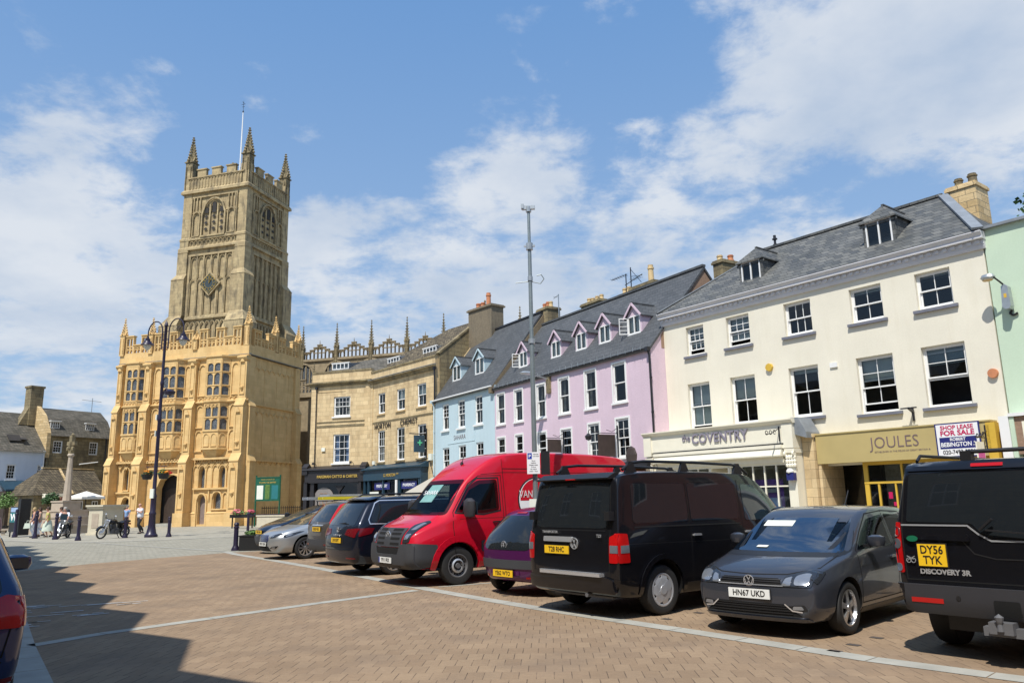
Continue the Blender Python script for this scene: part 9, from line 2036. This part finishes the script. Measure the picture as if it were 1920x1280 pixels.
def person(label, x, y, heading, h=1.75, top='cloth_white', legs='cloth_dark', hair='hair_brown', pose='walk', sleeves=.5, skirt=None, shorts=False, bald=False, arms=None, group=None, z=0.0, shoes='shoe', bust=0.0, hat=None, wide=1.0):
 T = thing('person', label, 'person', (x, y, z), rotz(heading), group); k = h/1.75
 if pose == 'walk': L = [((.16,.10,.50),(-.02,.10,.09),(.12,.11,.045)), ((.02,-.10,.49),(-.28,-.10,.16),(-.20,-.11,.06))]; hip = (0,0,.93); lean = .03
 elif pose == 'stand': L = [((.03,.11,.49),(.0,.12,.08),(.14,.14,.04)), ((.02,-.11,.49),(-.02,-.12,.08),(.12,-.14,.04))]; hip = (0,0,.93); lean = .0
 elif pose == 'sit': L = [((.42,.12,.50),(.40,.13,.09),(.54,.14,.045)), ((.42,-.12,.50),(.44,-.13,.09),(.58,-.14,.045))]; hip = (0,0,.52); lean = .06
 else: L = [((.30,.22,.62),(.10,.26,.30),(.24,.28,.26)), ((.30,-.22,.62),(.10,-.26,.30),(.24,-.28,.26))]; hip = (-.05,0,.82); lean = .16
 dz = hip[2]-.93
 S = lambda p: tuple(c*k for c in p)
 tor = lambda t, y=0, zz=0: (hip[0]+lean*t, y, hip[2]+zz)
 V = [tor(0,0,0), tor(.3,0,.14), tor(.7,0,.34), tor(1,0,.50), (hip[0]+lean+.01,0,hip[2]+.56), (hip[0]+lean+.035,0,hip[2]+.63), (hip[0]+lean+.03,0,hip[2]+.71), (hip[0]+lean+.02,0,hip[2]+.775), (hip[0]+lean+.125,0,hip[2]+.675)]
 R_ = [(.15,.12),(.135,.105),(.155,.115),(.12,.09),.052,.068,.092,.068,.014]; R_ = [tuple(c*k*(wide if q < 4 else 1) for c in (r if isinstance(r, tuple) else (r, r))) for q, r in enumerate(R_)]
 E = [(0,1),(1,2),(2,3),(3,4),(4,5),(5,6),(6,7),(6,8)]
 def add(p, r, q): V.append(p); R_.append((r*k, r*k)); E.append((q, len(V)-1)); return len(V)-1
 legv = []
 for s, (kn, an, toe) in zip((1,-1), L):
  hp = add((hip[0], s*.09, hip[2]-.04), .095, 0); th = add(((hip[0]+kn[0])/2, (s*.09+kn[1])/2+.0, (hip[2]+kn[2])/2), .078, hp); kk = add(kn, .055, th); ca = add(((kn[0]+an[0])/2-.015,(kn[1]+an[1])/2,(kn[2]+an[2])/2+.04), .052, kk); aa = add(an, .036, ca); add(toe, .034, aa); legv.append((hp, th, kk, ca, aa))
 A = arms or (((.02,.24,1.16),(.14,.25,.93)), ((-.06,-.24,1.16),(-.10,-.26,.92)))
 armv = []
 for s, (el, wr) in zip((1,-1), A):
  el = (el[0]+hip[0]+lean, el[1], el[2]+dz); wr = (wr[0]+hip[0]+lean, wr[1], wr[2]+dz)
  sh = add((hip[0]+lean, s*.185, hip[2]+.485), .06, 3); e_ = add(el, .040, sh); fo = add(tuple((el[i]*.6+wr[i]*.4) for i in range(3)), .038, e_); w_ = add(wr, .026, fo)
  d = (Vector(wr)-Vector(el)).normalized(); sd = Vector((1,0,0)) if abs(d.x) < .8 else Vector((0,0,1)); sd = (sd-d*sd.dot(d)).normalized()
  pl = add(tuple(Vector(wr)+d*.055), .030, w_)
  for f in range(4): # four fingers and a thumb
   b = add(tuple(Vector(wr)+d*.10+sd*(f-1.5)*.02), .0095, pl); add(tuple(Vector(wr)+d*(.155-.008*abs(f-1.3))+sd*(f-1.5)*.021+Vector((0,-s*.012,0))), .008, b)
  th_ = add(tuple(Vector(wr)+d*.05+sd*.04), .011, w_); add(tuple(Vector(wr)+d*.095+sd*.055), .009, th_); armv.append((sh, e_, fo, w_))
 skinned('body', [S(v) for v in V], E, R_, 'skin', T)
 g = lambda i, f, dx=0: ((V[i][0]+dx)*k, V[i][1]*k, V[i][2]*k)
 # shirt: torso plus sleeves
 tv = [g(i, 1) for i in (0,1,2,3)]; tv[0] = (tv[0][0], tv[0][1], tv[0][2]-.07*k); tr = [(R_[i][0]+(.034 if i < 2 else .022)*k, R_[i][1]+(.034 if i < 2 else .022)*k) for i in (0,1,2,3)]; te = [(0,1),(1,2),(2,3)]
 if sleeves > 0:
  for (sh, e_, fo, w_) in armv:
   tv.append(g(sh,1)); tr.append((.078*k,)*2); te.append((3,len(tv)-1)); a = Vector(g(sh,1)); b = Vector(g(e_,1)); tv.append(tuple(a.lerp(b, min(1,sleeves*1.4)))); tr.append((.064*k,)*2); te.append((len(tv)-2,len(tv)-1))
   if sleeves > .8: tv.append(g(w_,1)); tr.append((.045*k,)*2); te.append((len(tv)-2,len(tv)-1))
 skinned('shirt', tv, te, tr, top, T)
 lv = [g(0,1), (V[0][0]*k, 0, (V[0][2]-.02)*k)]; lr = [(.158*k*wide,.13*k*wide),(.14*k*wide,.12*k)]; le = [(0,1)]
 for (hp, th, kk, ca, aa) in legv:
  b0 = len(lv)
  seq = (hp, th, kk) if shorts else (hp, th, kk, ca, aa)
  for i, vi in enumerate(seq): lv.append(g(vi,1)); lr.append((R_[vi][0]+.020*k,)*2); le.append((1 if i == 0 else len(lv)-2, len(lv)-1))
 skinned('trousers' if not shorts else 'shorts', lv, le, lr, legs, T)
 if skirt:
  m = MB(); m.lathe([(.15*k,.98*k),(.19*k,.85*k),(.27*k,.35*k),(.26*k,.34*k),(.0,.8*k)], (0,0,0), 16, 1.15, .9); m.obj('skirt', M[skirt], T, smooth=True)
 for (hp, th, kk, ca, aa), (kn, an, toe) in zip(legv, L): m = MB(); m.lathe([(0,-.045),(.05,-.045),(.055,0),(.03,.04),(0,.05)], ((an[0]*.45+toe[0]*.55)*k, (an[1]+toe[1])/2*k, (min(an[2],toe[2]+.01))*k), 10, 2.4, .85); m.obj('shoe', M[shoes], T, smooth=True)
 hc = Vector(V[6])*k
 if not bald:
  m = MB(); m.lathe([(0,-.06*k),(.085*k,-.05*k),(.105*k,.02*k),(.092*k,.085*k),(.05*k,.125*k),(0,.13*k)], (hc.x-.022*k, 0, hc.z+.005*k), 14); m.obj('hair', M[hair], T, smooth=True)
  if bust: m = MB(); m.lathe([(0,-.26*k),(.06*k,-.22*k),(.085*k,-.05*k),(.06*k,.05*k),(0,.06*k)], (hc.x-.06*k, 0, hc.z), 12); m.obj('long_hair', M[hair], T, smooth=True)
 if hat: m = MB(); m.lathe([(.19*k,0),(.19*k,.01*k),(.11*k,.03*k),(.10*k,.10*k),(0,.12*k)], (hc.x, 0, hc.z+.03*k), 16); m.obj('hat', M[hat], T, smooth=True)
 m = MB()
 for s in (-1,1): m.lathe([(0,-.008),(.011,0),(0,.008)], (hc.x+.088*k, s*.033*k, hc.z+.012*k), 6)
 m.obj('eyes', M['cloth_dark'], T)
 m = MB(); m.box(hc.x+.082*k, hc.x+.09*k, -.022*k, .022*k, hc.z-.052*k, hc.z-.046*k); m.obj('mouth', M['cloth_red'], T)
 m = MB()
 for s in (-1,1): m.lathe([(0,-.028*k),(.012*k,-.01*k),(.015*k,.012*k),(0,.03*k)], (hc.x-.005*k, s*.095*k, hc.z-.005*k), 8)
 m.obj('ears', M['skin'], T)
 return T
person('bald man in white short sleeved shirt and dark trousers walking by the lamp post', -22.9, 48.0, 215, 1.86, 'cloth_white', 'cloth_dark', bald=True, wide=1.3, arms=(((.05,.25,1.18),(.20,.06,1.28)),((-.04,-.25,1.16),(-.02,-.27,.92))))
# the group on the left, about 54 m away
def PX(azd, d): v = az(azd)*d; return v.x, v.y
x, y = PX(-31.45, 53); person('fair haired woman in blue vest and long white trousers striding left', x, y, 238, 1.68, 'cloth_navy', 'cloth_white', 'hair_fair', 'walk', 0, bust=1)
b = thing('shopping_bag', 'pale grey shopping bag carried by the woman in the blue vest', 'bag', (x-.16,y-.34,0), 0); m = MB(); m.prism([(-.19,.52),(.19,.54),(.16,.82),(-.13,.82)], 'y', -.06, .06); m.tube([(-.08,0,.82),(-.04,0,.96),(.06,0,.96),(.10,0,.82)], .010, 6); m.obj('bag', M['cloth_mint'], b)
x, y = PX(-31.15, 55.5); person('woman with brown hair and pink top beyond the blue vest', x, y, 235, 1.68, 'cloth_beige', 'cloth_white', 'hair_brown', 'walk', .3, bust=1)
x, y = PX(-30.72, 53); person('woman in yellow top and pale green skirt walking behind the blue vest', x, y, 236, 1.70, 'cloth_yellow', 'cloth_mint', 'hair_brown', 'walk', .5, skirt='cloth_mint', shorts=True)
x, y = PX(-30.0, 53); T = person('woman in shorts with a black backpack, last of the walking group', x, y, 232, 1.68, 'cloth_beige', 'cloth_dark', 'hair_brown', 'walk', .3, shorts=True)
b = thing('backpack', 'black backpack worn by the last walking woman', 'bag', (x+.22,y+.16,1.05), rotz(232)); m = MB(); m.lathe([(0,0),(.17,.02),(.20,.2),(.17,.42),(.08,.5),(0,.5)], (0,0,0), 12, .8, 1.05); m.obj('bag', M['cloth_dark'], b, smooth=True)
x, y = PX(-32.35, 60); person('seated person in a straw sun hat near the W board', x, y, 150, 1.72, 'cloth_mint', 'cloth_beige', 'hair_grey', 'sit', .5, hat='hair_fair', shoes='shoe_white');
b = thing('bench', 'low stone bench carrying the person in the sun hat', 'bench', (x,y,0), rotz(150)); m = MB(); m.box(-.3,.18,-.9,.9,.30,.40); m.box(-.2,.1,-.8,-.6,0,.3); m.box(-.2,.1,.6,.8,0,.3); m.obj('seat', M['stone_panel'], b)
x, y = PX(-27.6, 56.5); person('person in light blue shirt seated with back to us under the parasol', x, y, 350, 1.75, 'cloth_blue', 'cloth_dark', 'hair_brown', 'sit', .6)
b = thing('cafe_chair', 'cafe chair under the person in the light blue shirt', 'chair', (x,y,0), rotz(350)); m = MB(); m.box(-.22,.22,-.22,.22,.38,.42); [m.bar((sx*.2,sy*.2,0),(sx*.2,sy*.2,.38),.03) for sx in (-1,1) for sy in (-1,1)]; m.box(-.24,-.21,-.22,.22,.42,.85); m.obj('chair', M['timber_dark'], b)
x, y = PX(-26.95, 57.5); person('person in red top seated at the cafe table near the porch', x, y, 300, 1.72, 'cloth_red', 'cloth_dark', 'hair_fair', 'sit', .3)
b = thing('cafe_chair', 'cafe chair under the person in the red top', 'chair', (x,y,0), rotz(300)); m = MB(); m.box(-.22,.22,-.22,.22,.38,.42); [m.bar((sx*.2,sy*.2,0),(sx*.2,sy*.2,.38),.03) for sx in (-1,1) for sy in (-1,1)]; m.box(-.24,-.21,-.22,.22,.42,.85); m.obj('chair', M['timber_dark'], b)
x, y = PX(-26.3, 58.5); person('person in turquoise top standing against the porch corner', x, y, 200, 1.74, 'cloth_blue', 'cloth_dark', 'hair_grey', 'stand', .5)
x, y = PX(-33.72, 24.0); person('bare armed person in dark vest behind the blue car, cut by the left edge', x, y, 160, 1.72, 'cloth_dark', 'cloth_navy', 'hair_brown', 'stand', 0, arms=(((.10,.26,1.18),(.30,.22,1.02)),((.1,-.24,1.18),(.28,-.12,1.02))))
b = thing('cycle_helmet', 'black and white striped cycle helmet held at the left edge', 'helmet', (x+.16,y-.30,.93), rotz(160)); m = MB(); m.lathe([(.15,0),(.155,.05),(.13,.12),(.07,.16),(0,.17)], (0,0,0), 16, 1.25, .95); m.obj('shell', M['cloth_white'], b, smooth=True); m = MB(); [m.box(-.16,.16,yy-.012,yy+.012,.13-abs(yy)*.35,.165-abs(yy)*.4) for yy in (-.08,-.03,.03,.08)]; m.lathe([(.155,-.05),(.16,0),(.15,.02),(.0,.02)], (0,0,0), 16, 1.25, .95); m.obj('vents', M['flower_orange'], b)

def motorcycle(label, x, y, heading, tank='paint_black', lean=.16, screen=False):
 T = thing('motorcycle', label, 'motorcycle', (x, y, 0), rotz(heading)); T.rotation_euler = (-lean, 0, rotz(heading))
 for wx, r in ((-.72,.31),(.74,.32)):
  w = empty('wheel', (wx,0,r)); w.parent = T
  m = MB(); n = 32; pr = [(r*.80,-.04),(r*.93,-.055),(r,-.02),(r,.02),(r*.93,.055),(r*.80,.04)]
  for i in range(n):
   a = 2*pi*i/n
   for rr, yy in pr: m.v.append((rr*cos(a), yy, rr*sin(a)))
  for i in range(n):
   j = (i+1)%n
   for q in range(5): m.f.append([i*6+q, i*6+q+1, j*6+q+1, j*6+q]); m.m.append(0)
   m.f.append([i*6+5, i*6, j*6, j*6+5]); m.m.append(0)
  m.obj('tyre', M['rubber'], w, smooth=True)
  m = MB(); [m.bar((0,0,0),(r*.8*cos(a),0,r*.8*sin(a)),.018,.014) for a in [2*pi*i/12 for i in range(12)]]; m.cyl((0,-.06,0),(0,.06,0),.07,.07,12); m.cyl((0,-.07,0),(0,-.062,0),.13,.13,16); m.obj('rim', M['chrome'], w)
  m = MB(); pts = [(wx+(r+.04)*cos(a),0,r+(r+.04)*sin(a)) for a in [radians(t) for t in range(20,150,18)]]
  for p, q in zip(pts, pts[1:]): m.bar(p, q, .13, .012)
  m.obj('mudguard', M[tank], T)
 m = MB(); [m.bar((.74,s*.08,.32),(.42,s*.09,1.0),.04) for s in (-1,1)]; m.obj('fork', M['chrome'], T)
 m = MB(); m.bar((.40,0,.98),(-.3,0,.72),.06); m.bar((.40,0,.9),(.2,0,.35),.05); m.bar((.2,0,.35),(-.35,0,.33),.05); m.bar((-.3,0,.72),(-.35,0,.33),.05); m.bar((-.35,0,.36),(-.72,.09,.31),.04); m.bar((-.35,0,.36),(-.72,-.09,.31),.04); m.bar((-.3,.1,.72),(-.66,.1,.4),.035); m.bar((-.3,-.1,.72),(-.66,-.1,.4),.035); m.obj('frame', M['trim_black'], T)
 m = MB(); m.box(-.22,.22,-.13,.13,.26,.52); m.cyl((.02,0,.5),(.1,0,.76),.11,.10,12)
 for i in range(5): m.cyl((.03+i*.018,0,.54+i*.04),(.034+i*.018,0,.552+i*.04),.14,.14,12)
 m.cyl((-.05,-.17,.38),(-.05,.17,.38),.12,.12,14); m.obj('engine', M['steel_rim'], T)
 m = MB(); m.cyl((.15,-.15,.5),(.0,-.17,.24),.025,.025,8); m.cyl((.0,-.17,.24),(-.35,-.17,.24),.03,.03,8); m.cyl((-.35,-.17,.24),(-.98,-.17,.30),.05,.055,12); m.obj('exhaust', M['chrome'], T)
 m = MB(); m.lathe([(0,-.13),(.10,-.11),(.15,0),(.12,.09),(0,.12)], (.15,0,.86), 14, 1.9, .95); m.obj('tank', M[tank], T, smooth=True)
 m = MB(); m.prism([(-.08,.80),(-.12,.88),(-.35,.82),(-.52,.90),(-.86,.94),(-.88,.86),(-.5,.76)], 'y', -.13, .13); m.obj('seat', M['trim_black'], T)
 m = MB(); m.prism([(-.35,.50),(-.32,.74),(-.62,.76),(-.68,.52)], 'y', -.22, -.13); m.prism([(-.35,.50),(-.32,.74),(-.62,.76),(-.68,.52)], 'y', .13, .22); m.obj('side_panel', M['trim_black'], T)
 m = MB(); m.bar((.36,-.38,1.04),(.42,-.1,1.02),.03); m.bar((.36,.38,1.04),(.42,.1,1.02),.03); m.bar((.42,-.1,1.02),(.42,.1,1.02),.03); m.bar((.30,-.40,1.04),(.36,-.30,1.04),.04); m.bar((.30,.40,1.04),(.36,.30,1.04),.04); [m.bar((.38,s*.28,1.04),(.38,s*.34,1.2),.014) for s in (-1,1)]; m.obj('handlebar', M['trim_black'], T)
 m = MB(); [m.lathe([(0,-.05),(.05,-.03),(.05,.03),(0,.05)], (.36,s*.36,1.22), 10, .4, 1.2) for s in (-1,1)]; m.obj('mirror', M['chrome'], T)
 m = MB(); m.cyl((.46,0,.90),(.60,0,.90),.10,.11,18); L_ = m.obj('headlight', M['chrome'], T); m = MB(); m.cyl((.60,0,.90),(.605,0,.90),.10,.10,18); m.obj('lens', M['lamp_clear'], L_)
 m = MB(); m.box(-.98,-.92,-.06,.06,.70,.78); m.obj('tail_light', M['lamp_red'], T)
 m = MB(); m.bar((-.1,.12,.3),(-.15,.34,.02),.03); m.obj('side_stand', M['trim_black'], T)
 if screen: m = MB(); m.prism([(.46,1.0),(.38,1.32),(.36,1.32),(.44,1.0)], 'y', -.18, .18); m.obj('screen', M['car_glass_light'], T)
 return T
motorcycle('black motorcycle leaning on its stand before the stone pedestal', -21.5, 42.1, 202)
motorcycle('white and silver motorcycle pointing at the camera behind the third bollard', -24.85, 43.3, 168, 'paint_silver', .1, True)
x, y = -25.3, 44.2; person('man in white shirt seated astride the silver motorcycle', x, y, 168, 1.78, 'cloth_white', 'cloth_navy', 'hair_grey', 'ride', .6, arms=(((.24,.26,1.18),(.50,.28,1.04)),((.24,-.26,1.18),(.50,-.28,1.04))))

# ================================================================ pieces that only shared a builder become parts of their own
def split_pieces(names):
 for o in [o for o in COL.objects if o.type == 'MESH' and o.name.split('.')[0] in names]:
  me = o.data; n = len(me.vertices)
  if o.parent is None or me.users > 1: continue
  par = list(range(n))
  def f(a):
   while par[a] != a: par[a] = par[par[a]]; a = par[a]
   return a
  for e in me.edges:
   a, b = f(e.vertices[0]), f(e.vertices[1])
   if a != b: par[a] = b
  isl = {}
  for i in range(n): isl.setdefault(f(i), []).append(i)
  ks = list(isl); co = [v.co for v in me.vertices]
  bb = [[min(co[i][k] for i in isl[q]) for k in range(3)] + [max(co[i][k] for i in isl[q]) for k in range(3)] for q in ks]
  m = len(ks); p = list(range(m))
  if m > 300: continue
  def g(a):
   while p[a] != a: p[a] = p[p[a]]; a = p[a]
   return a
  for i in range(m):
   for j in range(i):
    if all(bb[i][k] <= bb[j][k+3]+.04 and bb[j][k] <= bb[i][k+3]+.04 for k in range(3)): p[g(i)] = g(j)
  roots = sorted({g(i) for i in range(m)})
  if not 2 <= len(roots) <= 60: continue
  grp = {}
  for qi, q in enumerate(ks):
   for v in isl[q]: grp[v] = g(qi)
  base = o.name.split('.')[0]
  for r in roots[1:]+[roots[0]]:
   fs = [pl for pl in me.polygons if grp[pl.vertices[0]] == r]
   used = sorted({v for pl in fs for v in pl.vertices}); mp = {v: i for i, v in enumerate(used)}
   nm = bpy.data.meshes.new(base); nm.from_pydata([tuple(co[v]) for v in used], [], [[mp[v] for v in pl.vertices] for pl in fs])
   for mt in me.materials: nm.materials.append(mt)
   nm.polygons.foreach_set('use_smooth', [pl.use_smooth for pl in fs]); nm.polygons.foreach_set('material_index', [pl.material_index for pl in fs])
   if any(pl.use_smooth for pl in fs):
    try: nm.set_sharp_from_angle(angle=radians(38))
    except Exception: pass
   if r == roots[0]: o.data = nm
   else:
    c = bpy.data.objects.new(base, nm); COL.objects.link(c); c.parent = o.parent; c.matrix_local = o.matrix_local.copy()
split_pieces({'hip','fascia_end_block','pilaster','door_sticker','curtain','alarm_box','plinth','string_course','stile','notice_plate','collar','rail','post','fork','side_panel','mirror','ears','roof_bar','cornice','carved_sign','green_roundel','column','shop_fascia','spot_lamp','panel_tracery','tower_frieze','belfry_opening','grille_slot'})
for o in COL.objects: # the parked row reads as one group
 if o.parent is None and o.get('category') in ('car', 'van'): o['group'] = 'vehicles parked on the market place'
